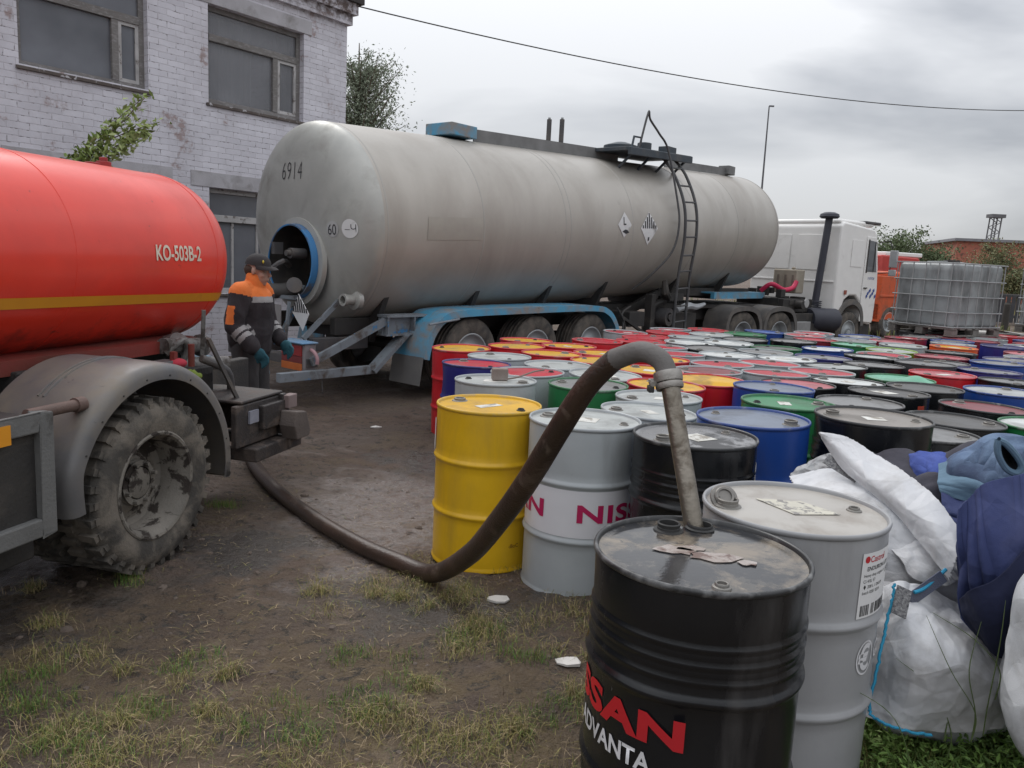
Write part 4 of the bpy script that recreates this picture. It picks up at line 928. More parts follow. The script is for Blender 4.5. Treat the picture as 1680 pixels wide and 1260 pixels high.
# rear end with the round opening of the pump locker cut in
n = 128; vs = []; OC = (-.02, -.455); OR_ = .43; K = 44
for k in range(K+1):
    for i in range(n):
        a = 2*PI*i/n; ca, sa = math.cos(a), math.sin(a)
        # ray from the opening centre to the tank rim
        B = OC[0]*ca+OC[1]*sa; L_ = -B+math.sqrt(B*B-(OC[0]**2+OC[1]**2-TR**2)); s_ = OR_+(L_-OR_)*(1-(1-k/K)**2.6)
        y, z = OC[0]+ca*s_, OC[1]+sa*s_; vs.append((dishx(min(TR, math.hypot(y, z)))-z*.0503, y, Z0+z))
m = MB(); m.add(vs, [(k*n+i, k*n+(i+1) % n, (k+1)*n+(i+1) % n, (k+1)*n+i) for k in range(K) for i in range(n)]); m.build('tank_end', DISHM, trl)
oc = Vector((0, OC[0], Z0+OC[1]))
m = MB(); m.lathe([(OR_+.012, -DD-.10), (OR_+.018, -DD-.05), (OR_+.012, -.16), (OR_-.005, -.16), (OR_-.005, -DD-.10), (OR_+.012, -DD-.10)], 64, oc, (1, 0, 0)); col_ = m.build('locker_collar', M('locker_blue', (.03, .15, .36), (.05, .20, .42), rough=.45, dirt=(.10, .10, .11), dirt_lo=.52, dirt_hi=.64, bump=.1), trl)
m = MB(); m.lathe([(OR_-.006, -DD-.09), (OR_-.006, .15), (0, .15)], 48, oc, (1, 0, 0)); m.build('locker_inside', BLK, trl)
m = MB(); m.lathe([(OR_+.10, -DD+.045), (OR_+.09, -DD-.012), (OR_+.02, -DD-.02)], 64, oc, (1, 0, 0)); m.build('locker_flange', DISHM, trl)
m = MB(); m.cyl((-.55, -.20, Z0-.35), (-.35, -.20, Z0-.35), .06, n=16); m.cyl((-.6, -.20, Z0-.35), (-.55, -.20, Z0-.35), .035, n=12); m.tube([(-.6, .1, Z0-.55), (-.5, .0, Z0-.45), (-.35, .1, Z0-.5)], .035, 8, k=3); m.box((-.5, .12, Z0-.3), (.12, .06, .14)); m.lathe([(0, 0), (.09, 0), (.09, .04), (0, .05)], 20, (-.5, -.22, Z0-.72), (-.6, -1, .3)); m.build('valves', DKM, col_)
for x, r in ((.05, TR+.002), (1.65, TR+.003), (3.4, TR+.003), (3.52, TR+.003), (5.2, TR+.003), (7.35, TR+.003), (9.1, TR+.003), (TL, TR+.005)):
    m = MB(); m.lathe([(r-.006, x-.016), (r, x-.009), (r, x+.009), (r-.006, x+.016)], 128, to, tax); m.build('seam', SEAM, trl)
# ink number, placards, info plate
INK = M('marker_ink', (.03, .03, .035), rough=.6, bump=0); PLW = M('placard_white', (.66, .66, .66), (.58, .58, .58), rough=.6, bump=0, dirt=(.3, .29, .28), dirt_lo=.6, dirt_hi=.7)
def onend(yc, zc, off=.006): return lambda u, v: (dishx(math.hypot(yc-u, zc+v-Z0))-(zc+v-Z0)*.0503-off, yc-u, zc+v)
text('6914', .30, onend(.28, Z0+.50), 'lettering', INK, trl, sx=.62, bold=-.018, spacing=1.15)
def disc(fn, r, ry=None, n=36):
    m = MB(); ry = ry or r; vs = [fn(0, 0)]; K = 5
    for k in range(1, K+1): vs += [fn(r*k/K*math.cos(2*PI*i/n), ry*k/K*math.sin(2*PI*i/n)) for i in range(n)]
    fs = [(0, 1+i, 1+(i+1) % n) for i in range(n)]+[(1+(k-1)*n+i, 1+k*n+i, 1+k*n+(i+1) % n, 1+(k-1)*n+(i+1) % n) for k in range(1, K) for i in range(n)]
    m.add(vs, fs); return m
disc(onend(-.90, Z0-.045), .105).build('sticker', PLW, trl); disc(onend(-.66, Z0-.055), .09).build('sticker', M('sticker_grey', (.42, .42, .42), bump=0), trl)
text('\u2013\u0427', .13, onend(-.84, Z0-.09, .009), 'lettering', INK, trl, bold=-.01); text('60', .17, onend(-.585, Z0-.12, .009), 'lettering', INK, trl, bold=.0, sx=.8)
def onside(x, ang, off=.006): return lambda u, v: tk(x+u, ang+v/TR, TR+off)
def poly_on(fn, poly, name, mat, parent, k=10):
    m = MB(); c = (sum(p[0] for p in poly)/len(poly), sum(p[1] for p in poly)/len(poly)); n = len(poly); rows = []
    pp = []
    for i in range(n):
        a, b_ = poly[i], poly[(i+1) % n]
        for j in range(6): pp.append((a[0]+(b_[0]-a[0])*j/6, a[1]+(b_[1]-a[1])*j/6))
    vs = [fn(*c)]
    for s in range(1, k+1): vs += [fn(c[0]+(p[0]-c[0])*s/k, c[1]+(p[1]-c[1])*s/k) for p in pp]
    N_ = len(pp); fs = [(0, 1+i, 1+(i+1) % N_) for i in range(N_)]+[(1+(s-1)*N_+i, 1+s*N_+i, 1+s*N_+(i+1) % N_, 1+(s-1)*N_+(i+1) % N_) for s in range(1, k) for i in range(N_)]
    m.add(vs, fs); return m.build(name, mat, parent, weld=False)
def diamond(fn, s): return [(0, -s), (s, 0), (0, s), (-s, 0)]
p1_ = poly_on(onside(4.93, .07), diamond(None, .20), 'placard', PLW, trl)
for sgn in (.185, .165):
    pass
text('L', .17, onside(4.88, .07, .010), 'symbol', INK, p1_, bold=.02); poly_on(onside(4.95, .0, .010), [(-.09, -.02), (.02, -.055), (.11, -.035), (.06, .0), (.0, .015)], 'symbol', INK, p1_, 2)
p2_ = poly_on(onside(5.68, .03), diamond(None, .27), 'placard', PLW, trl)
for k in range(-3, 4):
    h = .27-abs(k)*.066-.012
    if h > 0: poly_on(onside(5.68+k*.066, .03, .010), [(-.017, .0), (.017, .0), (.017, h-.01), (-.017, h-.01)], 'stripe', INK, p2_, 2)
poly_on(onside(5.68, .03, .010), [(-.02, -.2), (.02, -.2), (.02, -.14), (-.02, -.14)], 'stripe', INK, p2_, 2)
ipl = M('info_plate', (.40, .375, .33), (.36, .335, .30), rough=.45, metal=.4, bump=.05)
poly_on(onside(.66, -.125, .004), [(0, 0), (.95, 0), (.95, .27), (0, .27)], 'info_plate', ipl, trl, 6)
# chassis
m = MB(); zf = lambda x: .92
for y in (-.55, .55):
    m.bx(-.2, 6.0, y-.05, y+.05, .80, 1.0); m.bar((6.0, y, .9), (7.2, y, 1.28), .1, .16); m.bx(7.2, 11.2, y-.05, y+.05, 1.24, 1.40)
for x in (.2, 1.3, 2.65, 4.0, 5.2): m.bx(x-.06, x+.06, -.5, .5, .84, .96)
m.build('chassis_frame', BLK, trl, smooth=False, bevel=.01)
m = MB()
for x in (1.5, 2.85, 4.2): m.cyl((x, -1.0, .52), (x, 1.0, .52), .07, n=14); m.box((x, -.6, .66), (.9, .09, .09)); m.box((x, .6, .66), (.9, .09, .09))
m.build('axles', BLK, trl)
m = MB(); m.bx(.4, 11.2, -.35, .35, .98, 1.08); 
for x in (.3, 1.9, 3.5, 5.0, 7.4, 9.5): zz = to.z+(Z1-Z0)*x/TL-TR; m.prism([(-.9, .42), (-.6, .08), (0, -.01), (.6, .08), (.9, .42), (.62, -.2), (-.62, -.2)], (x, 0, zz+.02), (0, 1, 0), (0, 0, 1), .08)
m.build('saddles', BLK, trl, smooth=False)
w0 = wheel(trl, 1.5, -1.20, .51, .36, rimr=.30, dish=.05, rimmat=RIMG); ws = [w0]
for x in (2.85, 4.2): c = copy_tree(w0, trl); c.location = (x, -1.20, .51)
for x in (1.5, 2.85, 4.2): c = copy_tree(w0, trl); c.location = (x, 1.20, .51); c.rotation_euler = (0, 0, PI)
def fender(parent, path, y0, y1, th, mat, lip=.07, name='mudguard'):
    P, _ = spline([Vector((p[0], 0, p[1])) for p in path], [0]*len(path), 6); m = MB(); n = len(P); vs = []
    for i, p in enumerate(P):
        t = (P[min(i+1, n-1)]-P[max(i-1, 0)]).normalized(); nn = Vector((-t.z, 0, t.x)); nn = nn if nn.z*0+1 else nn
        for (yy, dd) in ((y0, 0), (y0, -lip), (y0+th, -lip), (y0+th, -th), (y1, -th), (y1, 0)): vs.append((p.x+nn.x*dd, yy, p.z+nn.z*dd))
    fs = [(i*6+j, i*6+(j+1) % 6, (i+1)*6+(j+1) % 6, (i+1)*6+j) for i in range(n-1) for j in range(6)]+[tuple(range(6)), tuple((n-1)*6+j for j in range(6))[::-1]]
    m.add(vs, fs); return m.build(name, mat, parent, ang=35)
fd = fender(trl, [(.60, .55), (.64, .72), (.73, .90), (.90, 1.05), (1.2, 1.12), (2.5, 1.145), (4.1, 1.15), (4.55, 1.08), (4.80, .88), (4.90, .66), (4.95, .45)], -1.28, -.72, .012, BLUE, lip=.085)
fender(trl, [(.60, .55), (.64, .72), (.73, .90), (.90, 1.05), (1.2, 1.12), (2.5, 1.145), (4.1, 1.15), (4.55, 1.08), (4.80, .88), (4.90, .66), (4.95, .45)], .72, 1.28, .012, BLUE, lip=.03)
FLAP = M('mudflap', (.10, .10, .10), (.15, .145, .14), rough=.8, bump=.2)
m = MB(); m.bar((.30, -1.27, .57), (.23, -1.27, .24), .02, .008, up=(0, 1, 0)); m.add([], []); m = MB(); m.prism([(0, 0), (.54, 0), (.54, -.34), (0, -.34)], (.585, -1.27, .57), (0, 1, 0), (.15, 0, 1), .008); m.build('mudflap', FLAP, trl, smooth=False)
_trl = trl; trl = bpy.data.objects.new('rear_frame', None); C.objects.link(trl); trl.parent = _trl; trl.location = (.38, 0, .03)
m = MB(); m.bx(-.12, .72, -.98, -.80, 1.0, 1.03); m.bx(-.12, .72, -.90, -.88, .80, 1.0); m.bx(-.12, .72, -.98, -.80, .78, .80)
for x in (-.1, .32): m.bx(x, x+.015, -.98, -.80, .80, 1.0)
m.build('side_bracket', GBLU, trl, smooth=False)
m = MB(); m.bar((-.08, -.92, .96), (-1.10, -.86, .52), .05, .09); m.build('brace', GBLU, trl, smooth=False)
m = MB(); m.bar((.22, -.92, .80), (-.30, -.92, .37), .16, .05); m.build('brace', GBLU, trl, smooth=False)
m = MB(); m.bx(-1.55, -.22, -.95, -.87, .34, .44); m.build('underrun_bar', GBLU, trl, smooth=False, bevel=.006)
m = MB(); m.lathe([(.055, 0), (.055, 1.5), (.047, 1.5), (.047, .2), (0, .2)], 24, (-1.5, -.60, .40), (0, 1, 0)); m.lathe([(.047, .001), (.055, 0)], 24, (-1.5, -.60, .40), (0, 1, 0)); m.build('tube_bumper', M('pale_blue_paint', (.26, .38, .47), (.20, .26, .30), rough=.55, bump=.1), trl)
m = MB(); m.bx(-1.15, -1.0, -.85, .75, .46, .56); m.bx(-.9, -.1, -.62, -.5, .6, .75); m.bx(-1.1, -.3, .6, .7, .46, .60); m.build('rear_beam', DKM, trl, smooth=False, bevel=.006)
# rear lamp cluster
lp = MB(); lp.bx(-1.22, -1.0, -.86, -.36, .72, .74); lb_ = lp.build('lamp_box', M('lamp_blue', (.12, .28, .48), (.2, .25, .3), rough=.5), trl, smooth=False, bevel=.01)
m = MB(); m.bx(-1.17, -1.02, -.84, -.40, .42, .718); m.build('lamp_housing', M('lamp_grey', (.22, .20, .21), (.12, .11, .11), rough=.7), lb_, smooth=False, bevel=.01)
m = MB(); m.bx(-1.185, -1.17, -.80, -.56, .58, .70); m.bx(-1.184, -1.17, -.54, -.42, .58, .64); m.build('red_lamp', M('red_lens', (.28, .02, .02), (.2, .03, .03), rough=.35), lb_, smooth=False, bevel=.004)
m = MB(); m.bx(-1.183, -1.17, -.80, -.42, .42, .50); m.build('orange_lamp', M('orange_lens', (.50, .13, .03), rough=.4), lb_, smooth=False, bevel=.004)
m = MB(); m.bx(-1.18, -1.171, -.80, -.42, .505, .575); m.build('reflector', M('reflector_red', (.18, .03, .03), rough=.5), lb_, smooth=False, bevel=.002)
m = MB(); m.tube([(-1.1, -.86, .66), (-1.12, -.95, .64), (-1.12, -1.0, .58), (-1.12, -1.0, .52)], .02, 8, k=4); m.build('coupling', M('pinkish_metal', (.38, .22, .24), rough=.5), lb_)
pl_ = MB(); pl_.prism([(0, -.20), (.155, 0), (0, .22), (-.155, 0)], (-.98, -.50, 1.03), (0, -1, 0), (-.15, 0, 1), .006); pl_ = pl_.build('placard', PLW, trl, smooth=False)
m = MB()
for k in range(-3, 4):
    h = .20-abs(k)*.05
    m.prism([(k*.04-.009, 0), (k*.04+.009, 0), (k*.04+.009, h), (k*.04-.009, h)], (-.99, -.50, 1.04), (0, -1, 0), (-.15, 0, 1), .004) if h > .01 else None
m.build('stripe', INK, pl_, smooth=False)
m = MB(); m.prism([(-.11, 0), (.11, 0), (.11, .42), (-.11, .42)], (-1.0, -.02, .68), (0, 1, 0), (0, 0, 1), .01); m.build('plate', M('plate_grey', (.28, .27, .27), (.2, .19, .19), rough=.6), trl, smooth=False)
m = MB(); m.bar((-.95, -.50, .74), (-.40, -.62, 1.30), .05, .05); m.bar((-.9, .1, .6), (-.5, .1, 1.3), .05, .05); m.box((-.62, .05, 1.18), (.5, .5, .04)); m.bar((-1.05, -.30, .7), (-1.0, -.30, 1.15), .03, .03); m.build('rear_supports', GBLU, trl, smooth=False)
for o in list(trl.children): o.parent = _trl; o.location = (.38, 0, .03)
bpy.data.objects.remove(trl); trl = _trl
m = MB(); m.tube([(-.25, .0, Z0-.75), (-.45, .12, Z0-.80), (-.62, .35, Z0-.82), (-.70, .6, Z0-.95), (-.65, .8, Z0-1.25)], .09, 14, k=5); m.build('dump_pipe', M('dark_pipe', (.05, .048, .046), (.09, .085, .08), rough=.6, bump=.3), trl)
m = MB(); nz_ = Vector((dishx(1.12)+.05, -.80, 1.23)); m.lathe([(.115, .06), (.115, -.005), (.06, -.02), (.06, -.12), (.07, -.125), (.07, -.16), (.045, -.16), (.045, -.02), (0, -.02)], 28, nz_, (1, 0, 0)); m.build('outlet', DISHM, trl)
m = MB()
for k in range(5): m.tube([(-.60, -.91+.012*math.sin(k), .36-.035*k), (-.60, -.91, .335-.035*k)], .008, 6)
m.build('chain', DKM, trl)
m = MB(); m.cyl((1.15, -1.3, 1.02), (.6, -1.34, .97), .014, n=8); m.build('rod', GBLU, trl)
# top rail, box, platform
m = MB(); A = lambda x, dy, dz: to+Vector((x, dy, (Z1-Z0)*x/TL+TR+dz))
m.bar(A(2.35, -.28, .05), A(6.0, -.28, .05), .02, .17); CO_ = M('coaming', (.22, .22, .22), (.16, .16, .16), rough=.6, metal=.3); m.build('top_coaming', CO_, trl, smooth=False); m = MB(); m.bar(A(7.6, -.28, .05), A(10.3, -.28, .05), .02, .15); m.build('top_coaming', CO_, trl, smooth=False)
m = MB(); m.box(A(2.05, -.15, .08), (.5, .5, .16)); m.build('top_box', BLUE, trl, smooth=False, bevel=.01)
m = MB(); m.box(A(10.3, -.25, .08), (.3, .25, .18)); m.build('top_box', M('coaming', (.2, .2, .2)), trl, smooth=False, bevel=.01)
DKB = M('platform_metal', (.03, .045, .06), (.05, .06, .07), rough=.6, dirt=(.10, .10, .10), bump=.2)
m = MB(); m.bar(A(5.3, -.45, .10), A(7.4, -.45, .10), 1.0, .06); m.bar(A(5.3, -.95, .06), A(7.4, -.95, .06), .05, .12)
for x in (5.5, 6.1, 6.7, 7.3): m.bar(A(x, -.93, .08), A(x, -.60, -.22), .04, .04)
m.lathe([(0, 0), (.3, 0), (.3, .12), (.1, .18), (0, .18)], 24, A(6.2, -.2, .12)); m.lathe([(0, 0), (.12, 0), (.12, .12), (0, .14)], 16, A(6.0, -.8, .12)); m.box(A(6.95, -.7, .2), (.3, .2, .12))
m.build('platform', DKB, trl, smooth=False, bevel=.008)
m = MB(); m.tube([A(5.45, -.9, .12), A(5.5, -.9, .30), A(5.72, -.9, .30), A(5.72, -.9, .12)], .02, 6); m.build('grab_handle', DKB, trl)
LAD = M('ladder_steel', (.045, .045, .05), (.09, .09, .09), rough=.5, bump=.2)
def side(x, pts): return [Vector((x, y, z+(Z1-Z0)*x/TL)) for y, z in pts]
LP = [(-.75, Z0+TR+.10), (-1.05, Z0+.98), (-1.30, Z0+.45), (-1.36, Z0-.1), (-1.30, Z0-.75), (-1.28, Z0-1.45), (-1.28, Z0-1.72)]
m = MB(); m.tube(side(6.62, LP), .026, 8, k=6); m.tube(side(7.04, LP), .026, 8, k=6); m.build('ladder_rails', LAD, trl)
LS, _ = spline([Vector((y, z, 0)) for y, z in LP], [0]*len(LP), 12)
zt, zb = LS[0].y, LS[-1].y
for k in range(10):
    z = zt-.22-(zt-zb-.28)*k/9.3; p = min(LS, key=lambda q: abs(q.y-z)); a_ = side(6.62, [(p.x, p.y)])[0]; b_ = side(7.04, [(p.x, p.y)])[0]
    m = MB(); m.cyl(a_, b_, .016, n=8); m.build('rung', LAD, trl)
m = MB(); m.tube([A(5.62, -.92, .05), A(5.80, -.95, .70), A(5.88, -.95, .60), A(6.15, -.98, .40), A(6.42, -1.02, .15)]+side(6.5, [(-1.22, Z0+.55), (-1.30, Z0+.1)])+side(6.38, [(-1.27, Z0-.35)])+side(6.1, [(-1.05, Z0-.75)])+side(5.95, [(-.8, Z0-1.0)]), .018, 8, k=5); m.build('handrail', LAD, trl)
# under tank gear: landing legs, pipes, spare bits
m = MB(); m.bx(6.3, 6.44, -1.0, -.86, .30, 1.3); m.bx(6.25, 6.5, -1.05, -.8, .14, .18); m.cyl((6.37, -.93, .18), (6.37, -.93, .4), .045); m.bar((5.3, -1.0, .95), (6.3, -1.0, .55), .05, .05); m.bar((5.1, -1.1, .42), (8.3, -1.15, .62), .05, .06)
m.tube([(5.0, -1.2, .45), (5.1, -1.2, .8), (5.2, -1.1, 1.0), (5.6, -1.0, 1.1)], .02, 6, k=4); m.tube([(4.95, -1.15, 1.1), (5.15, -1.2, .8), (5.1, -1.2, .3)], .02, 6, k=4)
m.bx(7.0, 7.9, -1.05, -.7, .5, .95); m.bx(5.6, 6.1, -1.0, -.6, .75, 1.0); m.bx(6.6, 6.9, -.9, -.7, .4, 1.2); m.build('landing_gear', BLK, trl, smooth=False, bevel=.008)
m = MB(); m.cyl((6.75, -1.12, .9), (6.75, -.9, .9), .16, n=20); m.cyl((6.75, -1.14, .9), (6.75, -1.12, .9), .06, n=12); m.cyl((5.9, -1.1, .45), (7.4, -1.1, .52), .035); m.build('hose_reel', DKM, trl)
m = MB(); m.tube([(7.0, -1.12, 1.02), (7.3, -1.16, 1.10), (7.7, -1.12, 1.07), (8.1, -1.1, 1.12)], [.05, .07, .06, .03], 8, k=5); m.build('plastic_wrap', M('plastic_film', (.38, .40, .42), rough=.3), trl)
m = MB(); m.tube([(6.7, -1.0, Z0-.55), (6.62, -1.08, Z0-.75), (6.8, -1.02, Z0-.85), (6.5, -.9, Z0-1.0), (6.4, -.9, Z0-1.2)], [.05, .07, .06, .05, .04], 8, k=4); m.box((7.0, -1.0, Z0-.82), (.5, .2, .12)); m.build('valve_gear', BLK, trl)
m = MB(); m.bx(8.9, 11.4, -.9, -.82, 1.2, 1.3); m.bx(8.9, 11.4, -.9, .9, 1.302, 1.33); m.build('front_plate', BLUE, trl, smooth=False)

# ================================================================== TRACTOR UNIT
trc = thing('truck_tractor', 'white cab tractor unit with tall dark air intake coupled to the silver tank', 'lorry', (4.64, 16.25, -.10), R(37))
WPT = M('cab_white', (.80, .79, .77), (.75, .74, .72), rough=.3, dirt=(.50, .48, .45), dirt_lo=.62, dirt_hi=.85, dirt_scale=1.5, bump=.02)
m = MB()   # local y: 0 = near side, +2.5 far side; outline of the cab side in (x, z)
sidep = [(3.72, 1.02), (4.10, 1.02), (4.22, 1.30), (4.45, 1.42), (4.75, 1.42), (4.98, 1.28), (5.10, .78), (5.62, .70), (5.78, .80), (5.80, 1.6), (5.72, 2.15), (5.52, 2.92), (5.35, 3.06), (3.86, 3.16), (3.74, 3.05)]
m.prism(sidep, (0, 2.46, 0), (1, 0, 0), (0, 0, 1), 2.42); cabb = m.build('cab', WPT, trc, bevel=.05, seg=3, smooth=True)
m = MB(); m.bx(3.78, 5.45, .12, 2.38, 3.10, 3.22); m.build('roof', WPT, trc, bevel=.05, smooth=True)
m = MB(); m.bx(5.0, 5.75, .10, 2.40, 3.17, 3.24); m.build('sun_visor', DKM, trc, bevel=.02)
dr = MB(); dr.prism([(5.02, .80), (5.66, .76), (5.74, 1.6), (5.66, 2.12), (5.46, 2.86), (5.0, 2.86), (5.0, 1.35)], (0, .036, 0), (1, 0, 0), (0, 0, 1), .02); dr = dr.build('door', WPT, trc, bevel=.008)
m = MB(); m.prism([(5.09, 2.02), (5.60, 2.02), (5.42, 2.76), (5.09, 2.78)], (0, .020, 0), (1, 0, 0), (0, 0, 1), .01); m.build('side_window', glassmat('cab_glass', (.17, .18, .19), 1, .1), dr, smooth=False)
m = MB(); m.bx(5.40, 5.43, 0, .012, 2.02, 2.75); m.bx(5.06, 5.10, 0.0, .012, 1.99, 2.8); m.build('window_frame', BLK, dr, smooth=False)
m = MB(); m.box((5.12, .0, 1.62), (.14, .03, .03)); m.build('door_handle', BLK, dr, smooth=False)
m = MB()
for k in range(7): m.prism([(0, 0), (.07, .05), (.05, .12), (-.02, .07)], (5.22+.07*k-.02*(k % 2), .012, 1.36+.07*(k % 3)), (1, 0, 0), (0, 0, 1), .004)
m.build('decal', M('decal_blue', (.04, .08, .30), bump=0), dr, smooth=False); m = MB()
text('\u0413\u0410\u0417\u041F\u0420\u041E\u041C', .085, lambda u, v: (5.20+u, .010, 1.83+v), 'lettering', M('decal_blue', (.04, .08, .30)), dr, sx=.8)
m = MB(); ringtext(m, 0, 0, .13, .24, .02, lambda u, v: (4.58+u, .036, 2.43+v)); m.build('emblem', M('emblem_grey', (.35, .35, .36)), trc, smooth=False)
text('A', .3, lambda u, v: (4.50+u, .035, 2.33+v), 'emblem', M('emblem_grey', (.35, .35, .36)), trc, sx=.7)
m = MB(); m.bx(4.32, 4.86, .028, .036, 2.12, 2.76); m.build('side_panel', WPT, trc, smooth=False, bevel=.003)
m = MB(); m.bx(3.705, 3.72, .35, 1.15, 2.0, 2.85); m.bx(3.705, 3.72, 1.35, 2.15, 2.0, 2.85); m.bx(3.70, 3.72, .1, 2.4, 1.72, 1.76); m.build('back_panel', WPT, trc, bevel=.012)
m = MB(); m.box((4.2, .02, 1.5), (.1, .02, .1)); m.build('marker_lamp', M('marker_red', (.30, .08, .05)), trc, smooth=False)
m = MB(); m.tube([(5.60, .02, 2.75), (5.80, -.16, 2.80), (5.85, -.22, 2.6)], .015, 6); m.tube([(5.7, .02, 2.0), (5.85, -.18, 2.02), (5.85, -.22, 2.2)], .015, 6); m.build('mirror_arm', BLK, trc)
m = MB(); m.box((5.87, -.26, 2.36), (.07, .20, .42)); m.box((5.87, -.26, 2.02), (.07, .18, .16)); m.build('mirror', M('mirror_grey', (.35, .36, .37), rough=.3), trc, bevel=.02)
m = MB(); m.prism([(5.72, 2.12), (5.80, 1.62), (5.815, 1.62), (5.735, 2.12)], (0, 2.3, 0), (1, 0, 0), (0, 0, 1), 2.1); m.build('windscreen', GLASS, trc, smooth=False)
m = MB()
for y in (.75, 1.75): m.bx(-1.1, 5.4, y-.04, y+.04, .80, 1.05)
m.bx(-.9, 1.9, .5, 2.0, 1.06, 1.14); m.bx(2.0, 3.6, .1, 2.4, .75, .98); m.bx(2.4, 3.2, 0.05, .5, .45, .75); m.bx(5.1, 5.75, 0.1, 2.4, .35, .72); m.bar((5.1, .05, .78), (5.25, .05, .35), .04, .1); m.build('chassis', BLK, trc, smooth=False, bevel=.01)
tw_ = wheel(trc, 0, .0, .51, .55, rimr=.29, dish=.16)
for x, y, rz in ((1.42, 0, 0), (0, 2.5, PI), (1.42, 2.5, PI)): c = copy_tree(tw_, trc); c.location = (x, y, .51); c.rotation_euler = (0, 0, rz)
fw = wheel(trc, 4.6, .05, .51, .32, rimr=.29, dish=.04)
c = copy_tree(fw, trc); c.location = (4.6, 2.45, .51); c.rotation_euler = (0, 0, PI)
GF = M('fender_grey', (.085, .08, .078), (.12, .115, .11), rough=.6, dirt=(.17, .15, .13), dirt_lo=.5, dirt_hi=.7, bump=.15)
for x0 in (0, 1.42):
    fender(trc, [(x0-.70, .55), (x0-.66, .85), (x0-.48, 1.08), (x0, 1.15), (x0+.42, 1.08), (x0+.62, .85), (x0+.68, .60)], -.04, .58, .012, GF, lip=.10)
fender(trc, [(3.86, .70), (3.95, 1.0), (4.2, 1.24), (4.6, 1.34), (4.98, 1.22), (5.16, .98), (5.22, .70)], .0, .5, .012, GF, lip=.13)
NAVY = M('intake_navy', (.028, .03, .045), (.045, .047, .06), rough=.5, bump=.05)
m = MB(); m.cyl((3.30, .28, 1.15), (3.40, .20, 3.22), .085, n=20); m.lathe([(0, .0), (.19, .0), (.23, .04), (.21, .10), (.12, .14), (0, .15)], 24, (3.40, .20, 3.20)); 
for k in range(6): m.lathe([(.12, .0), (.14, .015), (.12, .03)], 20, (3.35, .28, 1.02+.045*k))
m.build('air_intake', NAVY, trc)
m = MB(); m.lathe([(0, 0), (.24, 0), (.27, .04), (.27, .78), (.24, .82), (.20, .80), (0, .80)], 32, (3.02, .25, .84), (.92, -.30, 0)); m.build('air_filter', NAVY, trc)
m = MB(); m.lathe([(0, .8), (.2, .805), (.2, .83), (0, .835)], 28, (3.02, .25, .84), (.92, -.30, 0)); m.build('filter_cover', M('cover_grey', (.25, .24, .24), rough=.6), trc)
m = MB(); m.bx(2.0, 2.7, -.02, .35, .48, .80); m.build('battery_box', M('box_grey', (.28, .28, .28), (.2, .2, .2), rough=.7), trc, smooth=False, bevel=.01)
BEI = M('canister_beige', (.36, .32, .26), (.28, .25, .20), rough=.7); m = MB(); m.bx(2.75, 3.1, .5, 1.15, 1.42, 1.98); m.lathe([(0, 0), (.05, 0), (.05, .06), (0, .06)], 12, (2.9, .7, 1.98)); cn = m.build('canister', BEI, trc, bevel=.03)
m = MB()
for y in (.6, .8, 1.0): m.bx(2.735, 2.75, y-.02, y+.03, 1.5, 1.85)
m.build('ribs', M('canister_dark', (.2, .17, .14)), cn, smooth=False)
m = MB()
rg = np.random.default_rng(8)
for k in range(16):
    a = Vector((rg.uniform(2.0, 3.1), rg.uniform(.3, 1.6), rg.uniform(1.05, 1.5))); m.box(a, (rg.uniform(.1, .3), rg.uniform(.1, .3), rg.uniform(.1, .25)))
m.bx(1.95, 3.2, .3, 1.6, 1.0, 1.3); m.cyl((2.5, .35, 1.18), (2.5, .1, 1.18), .1, n=16); m.build('gearbox', BLK, trc, smooth=False, bevel=.01)
m = MB(); m.tube([(1.9, .9, 1.45), (2.0, .7, 1.62), (2.3, .55, 1.50), (2.6, .5, 1.55), (2.75, .5, 1.7)], .055, 10, k=5); m.build('red_hose', M('hose_pink', (.60, .02, .09), rough=.4), trc)
m = MB(); m.lathe([(0, 0), (.1, 0), (.1, .03), (0, .04)], 16, (2.62, .12, 1.22), (0, -1, 0)); m.build('round_cap', M('cap_grey', (.4, .4, .4)), trc)

trc.scale = (.86, .96, .95)
for o in trc.children:
    if o.name.startswith('wheel'): o.scale = (1/.86*.97, 1, 1/.95*.97)
# ================================================================== RED VACUUM TANKER
RA = math.atan2(-.970, -.242)
rt = thing('vacuum_tanker', 'red vacuum tanker lorry with yellow stripe and grey rear mudguard at the left edge', 'tanker lorry', (-1.80, 3.98, 0), RA)
REDT = M('tank_red', (.78, .045, .022), (.72, .036, .018), rough=.30, rough2=.5, dirt=(.55, .04, .025), dirt_lo=.45, dirt_hi=.8, dirt_scale=1.2, bump=.03, bscale=6, spots=(.16, .03, .02), spot_lo=.67, spot_hi=.76, spot_scale=8, coat=.25)
rn = REDT.node_tree; Nn, Ll = rn.nodes, rn.links; bs_ = Nn['Principled BSDF']; src = bs_.inputs['Base Color'].links[0].from_socket
tcc = Nn.new('ShaderNodeTexCoord'); sx_ = Nn.new('ShaderNodeSeparateXYZ'); Ll.new(tcc.outputs['Object'], sx_.inputs[0])
gz_ = math_(Nn, Ll, 'ADD', sx_.outputs[2], math_(Nn, Ll, 'MULTIPLY', math_(Nn, Ll, 'SUBTRACT', noise(Nn, Ll, tcc.outputs['Object'], 5, 6, .7), .5), .55))
Ll.new(mixc(Nn, Ll, math_(Nn, Ll, 'MULTIPLY', ramp(Nn, Ll, gz_, 1.20, 1.05), .75), src, (.075, .022, .018)), bs_.inputs['Base Color'])   # road film on the belly
KY, KZ, KR = -1.10, 1.585, .56
m = MB(); o_ = (0, KY, KZ); ax_ = (1, 0, 0); x0 = -1.34
pr = []
for i in range(15): a = i/14*PI/2; pr.append((KR*math.sin(a)**.62, x0-.30*math.cos(a)))
